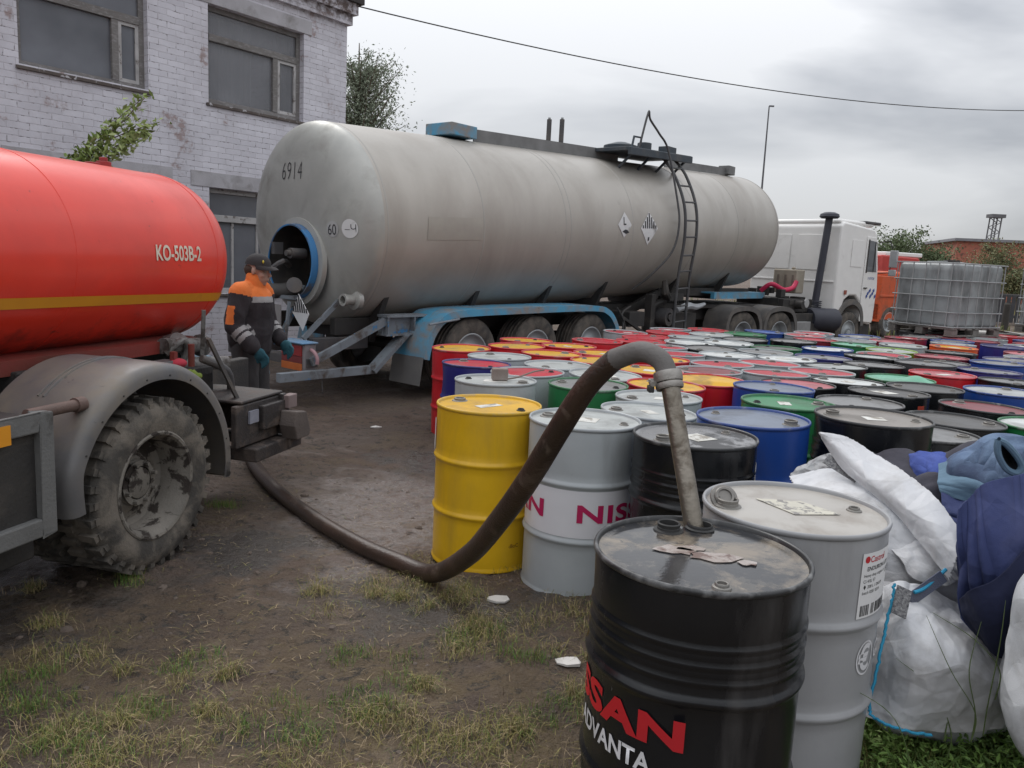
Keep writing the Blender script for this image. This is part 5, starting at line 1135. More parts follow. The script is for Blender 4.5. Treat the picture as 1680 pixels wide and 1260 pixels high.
pr += [(KR, -1.0), (KR, -.2), (KR+.001, .4), (KR, 1.2), (KR, 2.0)]
for i in range(1, 15): a = i/14*PI/2; pr.append((KR*math.cos(a)**.62, 2.0+.30*math.sin(a)))
m.lathe(pr, 128, o_, ax_); rtank = m.build('tank', REDT, rt)
REDS = M('tank_red_seam', (.42, .03, .022), rough=.4, bump=0)
for x in (-1.32, -.10, .62, 1.4):
    m = MB(); m.lathe([(KR-.004, x-.012), (KR+.003, x-.006), (KR+.003, x+.006), (KR-.004, x+.012)], 128, o_, ax_); m.build('seam', REDS if x < .9 and x > .3 else REDT, rt)
def ks(x, z, off=.004):   # surface point at height z on the visible (+y) side
    c = max(-1, min(1, (z-KZ)/KR)); return Vector((x, KY+(KR+off)*math.sqrt(1-c*c), KZ+(KR+off)*c))
YEL = M('stripe_yellow', (.72, .30, .015), (.62, .25, .02), rough=.4, bump=0, dirt=(.35, .12, .03), dirt_lo=.6, dirt_hi=.8)
m = MB(); vs = []; n = 60
for i in range(n+1):
    x = -1.48+3.4*i/n; sh = 1 if x > x0 else max(0, 1-((x0-x)/.30)**2)**.31; zc = 1.36+.012*x
    for dz in (.028, -.028):
        p = ks(x, zc+dz); vs.append((x, KY+(p.y-KY)*sh, KZ+(p.z-KZ)))
    if sh < .999:
        for q_ in (-2, -1): z_ = vs[q_][2]; rr = (KR*sh+.005); vs[q_] = (x, KY+math.sqrt(max(0, rr*rr-(z_-KZ)**2)), z_)
m.add(vs, [(2*i, 2*i+1, 2*i+3, 2*i+2) for i in range(n)]); m.build('stripe', YEL, rt)
text('KO-503B-2', .128, lambda u, v: ks(-.70-u, 1.585+v, .005), 'lettering', M('letter_cream', (.72, .66, .55), (.6, .5, .4), rough=.5, bump=0), rt, sx=.72, bold=.02)
m = MB(); m.bx(-1.25, 2.1, KY+.20, KY+.46, 1.055, 1.075); m.bx(-1.25, 2.1, KY+.44, KY+.46, 1.0, 1.055); m.build('saddle_rail', M('rail_red', (.20, .02, .015), (.12, .03, .02), rough=.6, bump=.2), rt, smooth=False)
m = MB()
for y in (-1.5, -.72): m.bx(-1.9, 3.2, y-.04, y+.04, .62, .86)
for x in (-1.0, .2, 1.4): m.bx(x-.05, x+.05, -1.6, -.6, .86, 1.02)
m.cyl((0, -2.0, .45), (0, -.25, .45), .07, n=14); m.lathe([(0, -.2), (.16, -.12), (.2, 0), (.16, .12), (0, .2)], 20, (0, -1.1, .45), (0, 1, 0)); m.bx(-.7, .7, -.80, -.66, .50, .58)
m.bx(.66, 2.6, -1.95, -.12, .28, .93); m.bx(-1.2, -.75, -1.9, -.5, .55, .9); m.build('chassis', BLK, rt, smooth=False, bevel=.01)  # large box ahead of the wheel is added to deepen the shade underneath
m = MB(); m.cyl((-.9, -.45, .93), (-.9, -.45, 1.07), .02); m.bar((-.6, -.35, .86), (-.6, -.35, 1.06), .03, .03); m.build('brackets', M('rail_red', (.2, .02, .02)), rt)
FGR = M('mudguard_plastic', (.09, .09, .095), (.135, .13, .13), rough=.42, rough2=.7, dirt=(.17, .145, .115), dirt_lo=.42, dirt_hi=.66, dirt_scale=2.6, bump=.06, spots=(.04, .038, .036), spot_lo=.64, spot_hi=.72, spot_scale=6)
def arcpath(r, a0, a1, n=14): return [(r*math.cos(a), .45+r*math.sin(a)) for a in np.linspace(a0, a1, n)]
m = MB(); P = [Vector((.60, 0, .45)), Vector((.61, 0, .57))]+[Vector((x, 0, z)) for x, z in arcpath(.64, .35, PI+.18, 20)]+[Vector((-.645, 0, .43))]; P, _ = spline(P, [0]*len(P), 4); n = len(P); vs = []
cross = [(-.56, -.012), (-.56, 0), (-.40, .0), (-.15, .0), (-.04, -.004), (-.008, -.018), (.006, -.045), (.006, -.085), (.0, -.085), (0, -.045), (-.012, -.028), (-.04, -.012)]; K = len(cross)
for i, p in enumerate(P):
    t = (P[min(i+1, n-1)]-P[max(i-1, 0)]).normalized(); nn = Vector((t.z, 0, -t.x))
    if nn.dot(p-Vector((0, 0, .45))) < 0: nn = -nn
    for yy, dd in cross: vs.append((p.x+nn.x*dd, yy+.02, p.z+nn.z*dd))
m.add(vs, [(i*K+j, i*K+(j+1) % K, (i+1)*K+(j+1) % K, (i+1)*K+j) for i in range(n-1) for j in range(K)]+[tuple(range(K)), tuple((n-1)*K+j for j in range(K))[::-1]]); mg = m.build('mudguard', FGR, rt, ang=50)
m = MB()
for a in np.linspace(.5, 2.9, 9): m = MB(); m.lathe([(0, 0), (.005, 0), (.005, .003), (0, .004)], 8, (.575*math.cos(a), .026, .45+.575*math.sin(a)), (0, 1, 0)); m.build('rivet', BLK, mg)
m = MB()
for y in (-.30, -.33): 
    q_ = [Vector((.642*math.cos(a), y, .45+.642*math.sin(a))) for a in np.linspace(.9, 2.6, 24)]; m.tube(q_, .006, 6)
m.build('rib', FGR, mg)
rw = wheel(rt, 0, 0, .452, .225, side=1, rimr=.272, tyre=RUBM, dish=.165, lugs=34, nuts=8, rimmat=M('rim_dusty', (.22, .20, .175), (.13, .12, .105), rough=.8, dirt=(.035, .028, .024), dirt_lo=.50, dirt_hi=.56, dirt_scale=9, bump=.5)); rw.rotation_euler = (0, R(20), 0)
c = copy_tree(rw, rt); c.location = (0, -.28, .452); c = copy_tree(rw, rt); c.location = (0, -2.2, .452); c.rotation_euler = (0, 0, PI)
GRD = M('guard_grey', (.15, .15, .148), (.11, .11, .108), rough=.75, dirt=(.05, .045, .04), dirt_lo=.6, dirt_hi=.7, bump=.3)
m = MB(); m.bx(.70, .775, .0, .05, .44, .97); m.bx(.775, 2.4, .0, .05, .89, .97); m.bx(.775, 2.4, .0, .05, .44, .52); m.bx(.72, 2.4, -.5, .0, .90, .915); sg_ = m.build('side_guard', GRD, rt, smooth=False, bevel=.008); m = MB(); m.bx(.775, 2.4, .01, .018, .52, .89); m.build('dark_infill', BLK, sg_, smooth=False)  # near-black sheet put in for the dark interior behind the guard frame
m = MB(); m.bx(.92, 1.02, .051, .055, .87, .95); m.build('reflector', YEL, rt, smooth=False)
m = MB(); m.tube([(.73, -.06, .945), (.45, -.06, .945)], .026, 12); m.cyl((.47, -.06, .945), (.42, -.06, .945), .034, n=14); m.build('stub_pipe', M('pipe_brown', (.13, .075, .06), (.10, .07, .06), rough=.6, bump=.3), rt)
# fittings on top and at the rear
m = MB(); m.cyl((-1.0, KY-.05, KZ+KR-.02), (-1.0, KY-.05, KZ+KR+.035), .045); m.cyl((-1.0, KY-.05, KZ+KR+.035), (-1.0, KY-.05, KZ+KR+.06), .025); m.bx(-1.04, -.88, KY-.09, KY-.03, KZ+KR-.02, KZ+KR+.02); m.build('top_valve', M('valve_red', (.30, .03, .03), rough=.5), rt, bevel=.004)
PG = M('cast_grey', (.20, .19, .185), (.12, .115, .11), rough=.6, dirt=(.05, .04, .035), dirt_lo=.5, dirt_hi=.62, dirt_scale=9, bump=.3)
_rt = rt; rt = bpy.data.objects.new('rear_gear', None); C.objects.link(rt); rt.parent = _rt; rt.location = (.50, 0, .02)
m = MB(); m.cyl((-1.35, -.62, 1.03), (-1.75, -.62, 1.0), .05, n=16); m.lathe([(.05, 0), (.075, 0), (.075, .03), (.05, .03)], 16, (-1.72, -.62, 1.0), (-1, 0, 0)); m.cyl((-1.45, -.65, .90), (-1.85, -.5, .88), .045, n=14)
m.lathe([(0, 0), (.09, .02), (.1, .1), (.06, .16), (0, .16)], 18, (-1.55, -.75, .98), (0, 1, .2)); m.tube([(-1.35, -.6, .98), (-1.45, -.55, 1.06), (-1.5, -.55, 1.0), (-1.5, -.6, .9)], .022, 10, k=4); m.bar((-1.6, -.5, 1.25), (-1.65, -.55, .95), .025, .012); m.build('rear_valve', PG, rt)
m = MB(); m.bx(-1.7, -1.3, -1.3, -.5, .60, .84); m.tube([(-1.5, -.45, .95), (-1.7, -.4, .85), (-1.78, -.42, .7)], .028, 10, k=4); m.box((-1.05, -.38, .96), (.14, .1, .06)); m.build('pump_body', DKM, rt, bevel=.01)
m = MB(); m.ell((-1.12, -.34, .97), (.06, .05, .03)); m.build('red_rag', M('cloth_red', (.40, .03, .05), rough=.9), rt)
m = MB(); m.ell((-1.28, -.40, .86), (.12, .07, .035)); m.ell((-1.16, -.42, .88), (.07, .06, .03)); organic(m, 'rag', M('cloth_lime', (.20, .26, .035), (.13, .18, .03), rough=.9, bump=.3), rt, .012, 2, lambda c: .022*fbm(c*22, 4, 3))
m = MB(); m.bar((-1.36, -.3, 1.10), (-1.52, -.2, .70), .035, .02); m.build('lever', DKM, rt, smooth=False)
# rear bumper of greasy timber and steel
BUMP = M('greasy_steel', (.022, .019, .019), (.045, .038, .036), rough=.5, dirt=(.085, .065, .055), dirt_lo=.5, dirt_hi=.64, dirt_scale=7, bump=.5)
m = MB(); m.bx(-1.90, -1.85, -2.0, -.07, .42, .70); m.bx(-1.90, -1.40, -1.98, -.10, .695, .715); m.bx(-1.85, -1.35, -.14, -.10, .42, .69); m.bx(-1.92, -1.6, -.2, -.06, .50, .66); m.build('bumper', BUMP, rt, smooth=False, bevel=.008)
m = MB(); m.bx(-2.02, -1.45, -.22, -.02, .32, .41); m.bx(-1.93, -1.83, -2.0, .0, .33, .40); m.build('bumper_beam', BUMP, rt, smooth=False, bevel=.01)
m = MB(); m.bx(-1.58, -1.48, -.10, -.085, .56, .64); m.build('number_scrap', M('scrap_pale', (.30, .31, .36), (.12, .12, .16), rough=.5), rt, smooth=False)
m = MB(); m.bx(-1.97, -1.86, -.09, -.03, .60, .69); m.build('end_block', M('block_pink', (.20, .15, .145), rough=.7), rt, smooth=False, bevel=.006)
m = MB(); m.prism([(0, 0), (.14, -.02), (.20, -.16), (.18, -.2), (.02, -.2), (-.02, -.1)], (-1.80, -.06, .60), (-1, 0, 0), (0, 0, 1), .12); m.build('end_plate', M('greasy_wood', (.07, .055, .05), (.12, .10, .09), rough=.7, bump=.6), rt, smooth=False, bevel=.01)

for o in list(rt.children): o.parent = _rt; o.location = (.50, 0, .02)
bpy.data.objects.remove(rt); rt = _rt
# ================================================================== PERSON
FX = Vector((.985, -.17, 0)).normalized(); FY = Vector((-FX.y, FX.x, 0))   # facing, to his left
base = at(411, 560, 6.85); PX, PY_ = base.x, base.y
pr_ = thing('person', 'person in black and orange work jacket, dark cap and teal gloves, standing between both tankers', 'person', (PX, PY_, -.055), math.atan2(FX.y, FX.x))
# local: x forward, y to his left, z up. Camera sees his right side (-y)
SKIN = M('skin', (.42, .27, .21), (.36, .22, .17), rough=.55, bump=.02)
def L3(*a): return Vector(a)
m = MB()
HC = L3(.075, 0, 1.545); rotH = Matrix.Rotation(R(6), 3, 'Y')
def hp(x, y, z): return HC+rotH @ L3(x, y, z)
m.ell(hp(-.008, 0, .03), (.098, .076, .100), 28, rot=rotH); m.ell(hp(.030, 0, -.045), (.062, .056, .075), 24, rot=rotH); m.cap(hp(.055, 0, -.098), hp(.035, 0, -.09), .024, .035)
m.cap(hp(.085, 0, .005), hp(.108, 0, -.028), .010, .0145); m.cap(hp(.086, .014, -.060), hp(.086, -.014, -.060), .010, .010); m.cap(hp(.080, .014, -.072), hp(.080, -.014, -.072), .010, .010)
for s in (-1, 1):
    m.ell(hp(-.008, s*.078, -.005), (.019, .009, .032), 14, rot=rotH); m.cap(hp(.076, s*.032, .018), hp(.084, s*.015, .02), .009, .009); m.ell(hp(.052, s*.040, -.03), (.03, .022, .025), 14, rot=rotH)
m.cap(L3(.03, 0, 1.33), hp(.0, 0, -.06), .064, .055)
# trunk and legs
m.cap(L3(.0, 0, 1.22), L3(.01, 0, 1.02), .13, .12); m.ell(L3(0, 0, .93), (.12, .16, .12)); 
for s in (-1, 1):
    m.cap(L3(0, s*.09, .92), L3(.02, s*.10, .50), .085, .055); m.cap(L3(.02, s*.10, .50), L3(-.02, s*.11, .09), .055, .038); m.cap(L3(-.03, s*.11, .05), L3(.13, s*.13, .035), .04, .034)
SH = {-1: (L3(.0, -.185, 1.35), L3(-.015, -.25, 1.08), L3(.17, -.24, .90)), 1: (L3(.02, .185, 1.35), L3(.03, .24, 1.08), L3(.22, .16, .93))}
for s in (-1, 1):
    a, b_, c_ = SH[s]; m.cap(a, b_, .055, .042); m.cap(b_, c_, .042, .028)
    d = (c_-b_).normalized(); pal = c_+d*.055; m.ell(pal, (.042, .018, .048), 16, rot=Matrix.Rotation(R(30), 3, 'Y'))
    sd_ = d.cross(L3(0, 1, 0)).normalized()
    for k in range(4):
        o0 = pal+d*.03+sd_*(-.030+.02*k); k1 = o0+d*(.032+.004*(k in (1, 2)))+L3(0, .004, -.004); k2 = k1+d*.012+L3(-.006, .004*s*-1, -.024); m.cap(o0, k1, .0095, .009, 8); m.cap(k1, k2, .009, .0075, 8)
    m.cap(pal-sd_*.03, pal-sd_*.05+d*.03, .011, .009, 8)
body = organic(m, 'body', SKIN, pr_, .007, 2)
JB = M('jacket_black', (.020, .017, .020), (.035, .028, .032), rough=.85, bump=.4, bscale=150); JO = M('jacket_orange', (.72, .19, .045), (.62, .15, .03), rough=.8, bump=.3, bscale=150); JG = M('reflective_grey', (.30, .29, .29), (.24, .23, .23), rough=.6, bump=.2)
m = MB(); m.cap(L3(.015, 0, 1.25), L3(.0, 0, .93), .175, .175); m.ell(L3(.0, 0, 1.28), (.155, .215, .155)); m.cap(L3(-.01, -.1, 1.37), L3(-.01, .1, 1.37), .085, .085); m.ell(L3(-.01, 0, 1.0), (.175, .21, .22)); m.cap(L3(.03, 0, 1.40), L3(.045, 0, 1.475), .085, .073)
for s in (-1, 1):
    a, b_, c_ = SH[s]; m.cap(a, b_, .088, .072); m.cap(b_, b_+(c_-b_)*.88, .072, .055)
A_, B_, C_ = SH[-1]; A2, B2, C2 = SH[1]
def jz(c):
    arm = None
    for (a, b_, c_) in ((A_, B_, C_), (A2, B2, C2)):
        for (p, q, k) in ((a, b_, 0), (b_, c_, 1)):
            d = q-p; t = max(0, min(1, (c-p).dot(d)/d.dot(d))); axp = p+d*t; dist = (c-axp).length
            if dist < .112 and abs(c.y) > .13: arm = (k, t) if arm is None or dist < arm[2] else arm; arm = (k, t, dist, c.x-axp.x) if len(arm) == 2 else arm
    if arm:
        k, t, _, dxx = arm
        if k == 0: return 1 if t < .04 else 2 if False else (0 if t < .42 else 1 if t < .98 and abs(dxx+.005) < .036 else 0)
        return 2 if .18 < t < .34 or .42 < t < .58 else 0
    fr = 1.345-.5*max(0, -c.x-.02)
    zz = c.z
    if zz > 1.335: return 1
    if zz > 1.285: return 2
    return 0
def wr(amp, f, s): return lambda c: amp*(1-2*np.abs(fbm(c*np.array([f, f, f*.55]), s, 3)))
jacket = organic(m, 'jacket', [JB, JO, JG], pr_, .009, 3, lambda c: .016*folds(c*np.array([6, 6, 4]), 3)+.014*crumple(c*np.array([9, 9, 6]), 5), jz)
m = MB(); m.ell(L3(0, 0, .92), (.15, .19, .12))
for s in (-1, 1): m.cap(L3(0, s*.09, .90), L3(.03, s*.10, .50), .115, .085); m.cap(L3(.03, s*.10, .50), L3(-.01, s*.11, .12), .085, .072)
organic(m, 'trousers', M('trousers_dark', (.028, .028, .032), (.05, .045, .045), rough=.9, bump=.3), pr_, .011, 3, wr(.010, 6, 9))
m = MB()
for s in (-1, 1): m.cap(L3(-.04, s*.11, .06), L3(.16, s*.135, .045), .055, .045); m.cap(L3(-.03, s*.11, .06), L3(-.02, s*.11, .16), .055, .058)
organic(m, 'boots', M('boot_black', (.02, .018, .017), rough=.6), pr_, .009, 2)
CAPM = M('cap_dark', (.025, .022, .024), (.04, .036, .036), rough=.85, bump=.3)
m = MB(); vs = []; n = 28
for j in range(9):
    t = j/8*PI/2
    for i in range(n): a = 2*PI*i/n; vs.append(hp(-.010+.112*math.cos(a)*math.cos(t), .090*math.sin(a)*math.cos(t), .045+.100*math.sin(t)**.9))
m.add(vs, [(j*n+i, j*n+(i+1) % n, (j+1)*n+(i+1) % n, (j+1)*n+i) for j in range(8) for i in range(n)])
vs = []; nb = 14
for k, (rx, dz) in enumerate(((.0, .0), (.045, .002), (.078, -.012), (.078, -.018), (.045, -.006), (.0, -.008))):
    for i in range(nb+1): a = -PI/2*.92+PI*.92*i/nb; vs.append(hp(-.01+.110*math.cos(a)+rx*max(0, math.cos(a))**.7, .088*math.sin(a), .050+dz-.018*abs(math.sin(a))*min(1, rx*14)))
m.add(vs, [(k*(nb+1)+i, k*(nb+1)+i+1, ((k+1) % 6)*(nb+1)+i+1, ((k+1) % 6)*(nb+1)+i) for k in range(6) for i in range(nb)])
cap_ = m.build('cap', CAPM, pr_); m = MB(); m.ell(hp(.068, -.068, .085), (.014, .006, .015), 12, rot=Matrix.Rotation(R(-42), 3, 'Z')); m.build('badge', M('badge_yellow', (.62, .50, .05)), cap_)
m = MB(); m.cap(hp(-.075, -.01, -.0), hp(-.06, 0, -.04), .05, .045); m.ell(hp(-.035, 0, .01), (.075, .0805, .055), 18, rot=rotH); m.build('hair', M('hair_brown', (.06, .04, .03), rough=.9), pr_)
GLV = M('glove_teal', (.02, .11, .14), (.012, .06, .085), rough=.7, bump=.3); CUF = M('glove_cuff', (.42, .43, .42), rough=.8)
for s in (-1, 1):
    a, b_, c_ = SH[s]; d = (c_-b_).normalized(); pal = c_+d*.055; sd_ = d.cross(L3(0, 1, 0)).normalized(); m = MB(); m.cap(c_-d*.03, c_+d*.02, .040, .038); m.ell(pal, (.052, .03, .056), 16, rot=Matrix.Rotation(R(30), 3, 'Y'))
    for k in range(4):
        o0 = pal+d*.03+sd_*(-.034+.0225*k); k1 = o0+d*(.034+.005*(k in (1, 2)))+L3(0, .004, -.004); k2 = k1+d*.012+L3(-.008, 0, -.028); m.cap(o0, k1, .0135, .0125, 8); m.cap(k1, k2, .0125, .011, 8)
    m.cap(pal-sd_*.035, pal-sd_*.058+d*.034, .015, .013, 8)
    organic(m, 'glove', GLV, pr_, .006, 1); m = MB(); m.lathe([(.043, -.018), (.046, 0), (.043, .018)], 20, c_-d*.022, d); m.build('glove_cuff', CUF, pr_)
# eyes
for s in (-1, 1):
    m = MB(); m.ell(hp(.0745, s*.030, .004), (.010, .012, .009), 12, rot=rotH); m.build('eye', M('eye', (.35, .33, .32), rough=.3), pr_); m = MB(); m.cap(hp(.085, s*.042, .026), hp(.09, s*.018, .028), .004, .004, 6); m.build('eyebrow', MATS['hair_brown'], pr_)
# ================================================================== CAGED PLASTIC TANKS
HDPE = M('tank_plastic', (.36, .385, .39), (.26, .28, .285), rough=.35, rough2=.5, dirt=(.08, .08, .08), dirt_lo=.45, dirt_hi=.72, dirt_scale=1.6, stretch=(1.6, 1.6, .5), bump=.05)
CAGE = M('cage_galv', (.38, .39, .39), (.26, .265, .27), rough=.45, metal=.5, bump=0); PALW = M('pallet_grey', (.22, .205, .19), (.13, .12, .11), rough=.85, bump=.4)
def ibc(loc, rz, label):
    t = thing('caged_tank', label, 'caged tank', loc, rz, 'plastic tanks in metal cages'); Lx, Ly, H = .60, .52, 1.02
    m = MB()
    for y in (-.45, 0, .45): m.bx(-.6, .6, y-.06, y+.06, .0, .022)
    for x in (-.52, 0, .52):
        for y in (-.45, 0, .45): m.bx(x-.07, x+.07, y-.058, y+.058, .024, .10)
    for k in range(7): x = -.54+.18*k; m.bx(x-.055, x+.055, -.52, .52, .102, .125)
    m.build('pallet', PALW, t, smooth=False, bevel=.004)
    m = MB(); n = 10; rows = []
    def rr(hx, hy, z, r=.09, k=6):
        out = []
        for cx, cy, a0 in ((hx-r, hy-r, 0), (-hx+r, hy-r, PI/2), (-hx+r, -hy+r, PI), (hx-r, -hy+r, 1.5*PI)):
            for i in range(k+1): a = a0+PI/2*i/k; out.append((cx+r*math.cos(a), cy+r*math.sin(a), z))
        return out
    lv = [(.92, .13), (.985, .15), (1, .19), (.985, .36), (1, .40), (.985, .6), (1, .66), (.99, .9), (1, .98), (.985, 1.06), (.93, 1.10), (.6, 1.115), (.3, 1.12)]
    vs = []; 
    for s_, z in lv: vs += rr((Lx-.03)*s_, (Ly-.03)*s_, z)
    K = 28; fs = [(j*K+i, j*K+(i+1) % K, (j+1)*K+(i+1) % K, (j+1)*K+i) for j in range(len(lv)-1) for i in range(K)]+[tuple(range(K))[::-1], tuple((len(lv)-1)*K+i for i in range(K))]
    m.add(vs, fs); bt = m.build('bottle', HDPE, t, ang=50); m = MB(); m.lathe([(0, 0), (.11, 0), (.11, .04), (0, .045)], 24, (0, 0, 1.118)); m.build('cap', BLK, bt)
    m = MB()
    for z in (.14, .36, .60, .84, 1.10):
        q = rr(Lx, Ly, z, .06, 4); m.tube(q+[q[0]], .010, 6, cap=False)
    for k in range(6):
        x = -.50+.20*k
        for y in (-Ly, Ly): m.cyl((x, y, .13), (x, y, 1.11), .008, n=6)
    for k in range(5):
        y = -.40+.20*k
        for x in (-Lx, Lx): m.cyl((x, y, .13), (x, y, 1.11), .008, n=6)
    m.tube([(-Lx, 0, 1.11), (0, 0, 1.14), (Lx, 0, 1.11)], .010, 6); m.build('cage', CAGE, t)
    return t
IA = math.atan2(.74, 1.14)
i1 = ibc((7.13, 13.35, .835), IA-.06, 'grey plastic tank in a metal cage resting on the barrels beside the white cab'); i1.scale = (1.1, 1.1, 1.04)
i2 = ibc((10.15, 14.9, .835), IA+.1, 'second caged grey plastic tank, cut off by the right edge'); i2.scale = (1.1, 1.1, 1.04)
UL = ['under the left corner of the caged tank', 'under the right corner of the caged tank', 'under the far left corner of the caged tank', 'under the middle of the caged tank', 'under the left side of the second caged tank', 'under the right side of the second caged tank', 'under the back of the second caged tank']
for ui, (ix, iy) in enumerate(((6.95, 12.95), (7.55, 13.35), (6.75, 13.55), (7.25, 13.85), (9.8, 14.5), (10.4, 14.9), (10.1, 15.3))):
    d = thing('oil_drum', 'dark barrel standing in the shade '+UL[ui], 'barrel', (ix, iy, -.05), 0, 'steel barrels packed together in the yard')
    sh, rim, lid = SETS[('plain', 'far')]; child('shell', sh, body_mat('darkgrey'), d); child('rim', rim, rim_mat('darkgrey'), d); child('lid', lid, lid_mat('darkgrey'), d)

# ================================================================== BACKGROUND
def box_building(name, label, cat, loc, rz, dims, wm, rm, wins=()):
    b_ = thing(name, label, cat, loc, rz); m = MB(); m.bx(0, dims[0], 0, dims[1], 0, dims[2]); m.build('wall', wm, b_, smooth=False)
    m = MB(); m.bx(-.3, dims[0]+.3, -.3, dims[1]+.3, dims[2], dims[2]+.25); m.build('roof', rm, b_, smooth=False)
    for (x, z, w_, h) in wins: m = MB(); m.bx(x, x+w_, -.04, -.005, z, z+h); m.build('window', GLD, b_, smooth=False)
    return b_
RBR = M('red_brick', (.42, .15, .10), (.36, .13, .09), rough=.9, dirt=(.16, .08, .07), bump=.2)
p = at(1560, 480, 75); box_building('warehouse', 'long red brick warehouse beyond the trees at the right', 'warehouse', (p.x, p.y, 0), R(-14), (60, 14, 5.4), RBR, M('roof_grey', (.25, .25, .27), rough=.8), [(6+7*k, 1.6, 3, 1.8) for k in range(6)])
def tree(name, label, loc, h, cw, n, lm, seed, trunk_r=.12, c0=.25, size=.12, group=None, lean=0):
    t = thing(name, label, 'tree', loc, 0, group); rg = np.random.default_rng(seed); m = MB(); m.tube([(0, 0, -.2), (lean*.3, 0, h*.3), (lean*.7, .1, h*.65), (lean, 0, h*.95)], [trunk_r, trunk_r*.8, trunk_r*.45, trunk_r*.1], 8, k=4)
    pts = []
    for i in range(n):
        z0 = h*rg.uniform(c0*.6, .85); a = rg.uniform(0, 2*PI); prof = math.sin(PI*min(1, max(.08, (z0/h-c0*.5)/(1-c0*.5))))**.6
        L = cw*prof*rg.uniform(.5, 1.15); s = Vector((lean*z0/h, 0, z0)); e = s+Vector((math.cos(a)*L, math.sin(a)*L, L*rg.uniform(.3, 1.1))); mid = (s+e)/2+Vector((0, 0, -L*.08))
        m.tube([s, mid, e], [trunk_r*.28, trunk_r*.15, trunk_r*.04], 5, k=3)
        k = int(150*max(.4, L/cw))
        for j in range(k):
            u = rg.uniform(.2, 1.0); c = s.lerp(e, u); r_ = L*.15*(1.2-abs(u-.7)); pts.append(tuple(c+Vector(rg.normal(0, 1, 3))*r_))
    m.build('trunk', MATS['bark'], t); leaves_mesh('crown', pts, size, lm, t, seed, flat=.2, aspect=.8); return t
TG = [simple('tree_dark', (.09, .125, .055), .7), simple('tree_mid', (.13, .175, .08), .7), simple('tree_light', (.18, .23, .11), .7)]
TGP = [simple('poplar_a', (.17, .21, .14), .7), simple('poplar_b', (.24, .28, .20), .7), simple('poplar_c', (.32, .35, .26), .7)]
TG2 = [simple('tree_olive', (.13, .16, .07), .7), simple('tree_tan', (.22, .21, .10), .7), simple('tree_pale', (.18, .22, .11), .7)]
p = at(600, 330, 30); tree('poplar', 'grey green poplar rising behind the brick building corner', (p.x-.35, 30, 0), 9.5, 1.6, 200, TGP, 3, .16, .3, .06)
for i, (px, Y, h, cw, n, lm, lb) in enumerate(((1462, 60, 4.9, 2.2, 40, TG, 'bushy green tree behind the white cab roof'), (1440, 72, 4.4, 2.4, 34, TG, 'low dark tree furthest left behind the white cab'), (1530, 62, 4.0, 1.9, 40, TG, 'rounded green tree in front of the warehouse end'), (1500, 80, 4.4, 2.6, 34, TG, 'small pale tree between the two trees right of the cab'),
        (1625, 36, 3.7, 1.1, 50, TG2, 'yellowish green tree above the caged tank'), (1590, 40, 3.0, 1.0, 34, TG2, 'shorter yellowish tree leaning left of its neighbour above the caged tank'), (1668, 52, 2.6, 1.3, 30, TG2, 'low tree at the right edge by the dark fence'))):
    p = at(px, 480, Y); tree('tree', lb, (p.x, Y, 0), h, cw, n, lm, 20+i, .12, .2, (.12 if Y > 50 else .06), 'trees beyond the yard')
# dark fence, blocks
f_ = thing('fence', 'dark slatted fence standing on the grass beyond the caged tanks', 'fence', (at(1560, 500, 34).x, 34, 0), R(-6)); m = MB()
for k in range(60): m.bx(.2*k, .2*k+.15, -.01, .02, .1, 1.25)
m.build('slats', M('fence_dark', (.06, .06, .065), rough=.8), f_, smooth=False)
m = MB(); m.bx(0, 12, .022, .07, 1.18, 1.3); m.bx(0, 12, .022, .07, .3, .4); m.build('rails', M('fence_rail', (.12, .115, .11)), f_, smooth=False)
CB = M('block_concrete', (.42, .40, .38), (.33, .32, .30), rough=.9, bump=.3)
for px, w_, lb in ((1622, 1.0, 'pale concrete block on the ground between the two caged tanks'), (1648, .6, 'smaller pale concrete block beside the second caged tank')):
    p = at(px, 540, 16.5); m = MB(); m.box((p.x, 16.5, .36), (w_, .6, .72)); tag(m.build('concrete_block', CB, smooth=False, bevel=.03), lb, 'block')
p = at(1653, 500, 30); m = MB(); m.cyl((p.x, 30, 0), (p.x, 30, .95), .13, .11, 10); m.cyl((p.x, 30, .95), (p.x, 30, 1.0), .11, .07, 10); tag(m.build('post', M('post_dark', (.05, .045, .04), rough=.9)), 'short dark stump post standing on the grass by the fence', 'post')
# crane boom
p = at(1624, 392, 120); b0 = Vector((p.x, 120, p.z-8)); b1 = at(1634, 357, 120); cr_ = thing('crane', 'lattice crane boom with flat head far behind the warehouse', 'crane', (b0.x, b0.y, 0)); m = MB(); o0 = Vector((b0.x, b0.y, 0)); W_ = .55
ca = Vector((b0.x, 120, 0))-o0; cb_ = b1-o0
for sx_ in (-W_, W_):
    for sy in (-W_, W_): m.bar(ca+Vector((sx_, sy, 0)), cb_+Vector((sx_, sy, 0)), .14, .14)
for k in range(16):
    u = k/16; v_ = (k+1)/16; s = 1 if k % 2 else -1
    for sy in (-W_, W_): m.bar(ca.lerp(cb_, u)+Vector((s*W_, sy, 0)), ca.lerp(cb_, v_)+Vector((-s*W_, sy, 0)), .09, .09)
m.build('boom', M('crane_grey', (.14, .14, .15)), cr_, smooth=False); m = MB(); m.box(cb_+Vector((0, 0, .2)), (2.0, 1.6, .5)); m.build('head', MATS['crane_grey'], cr_, smooth=False)
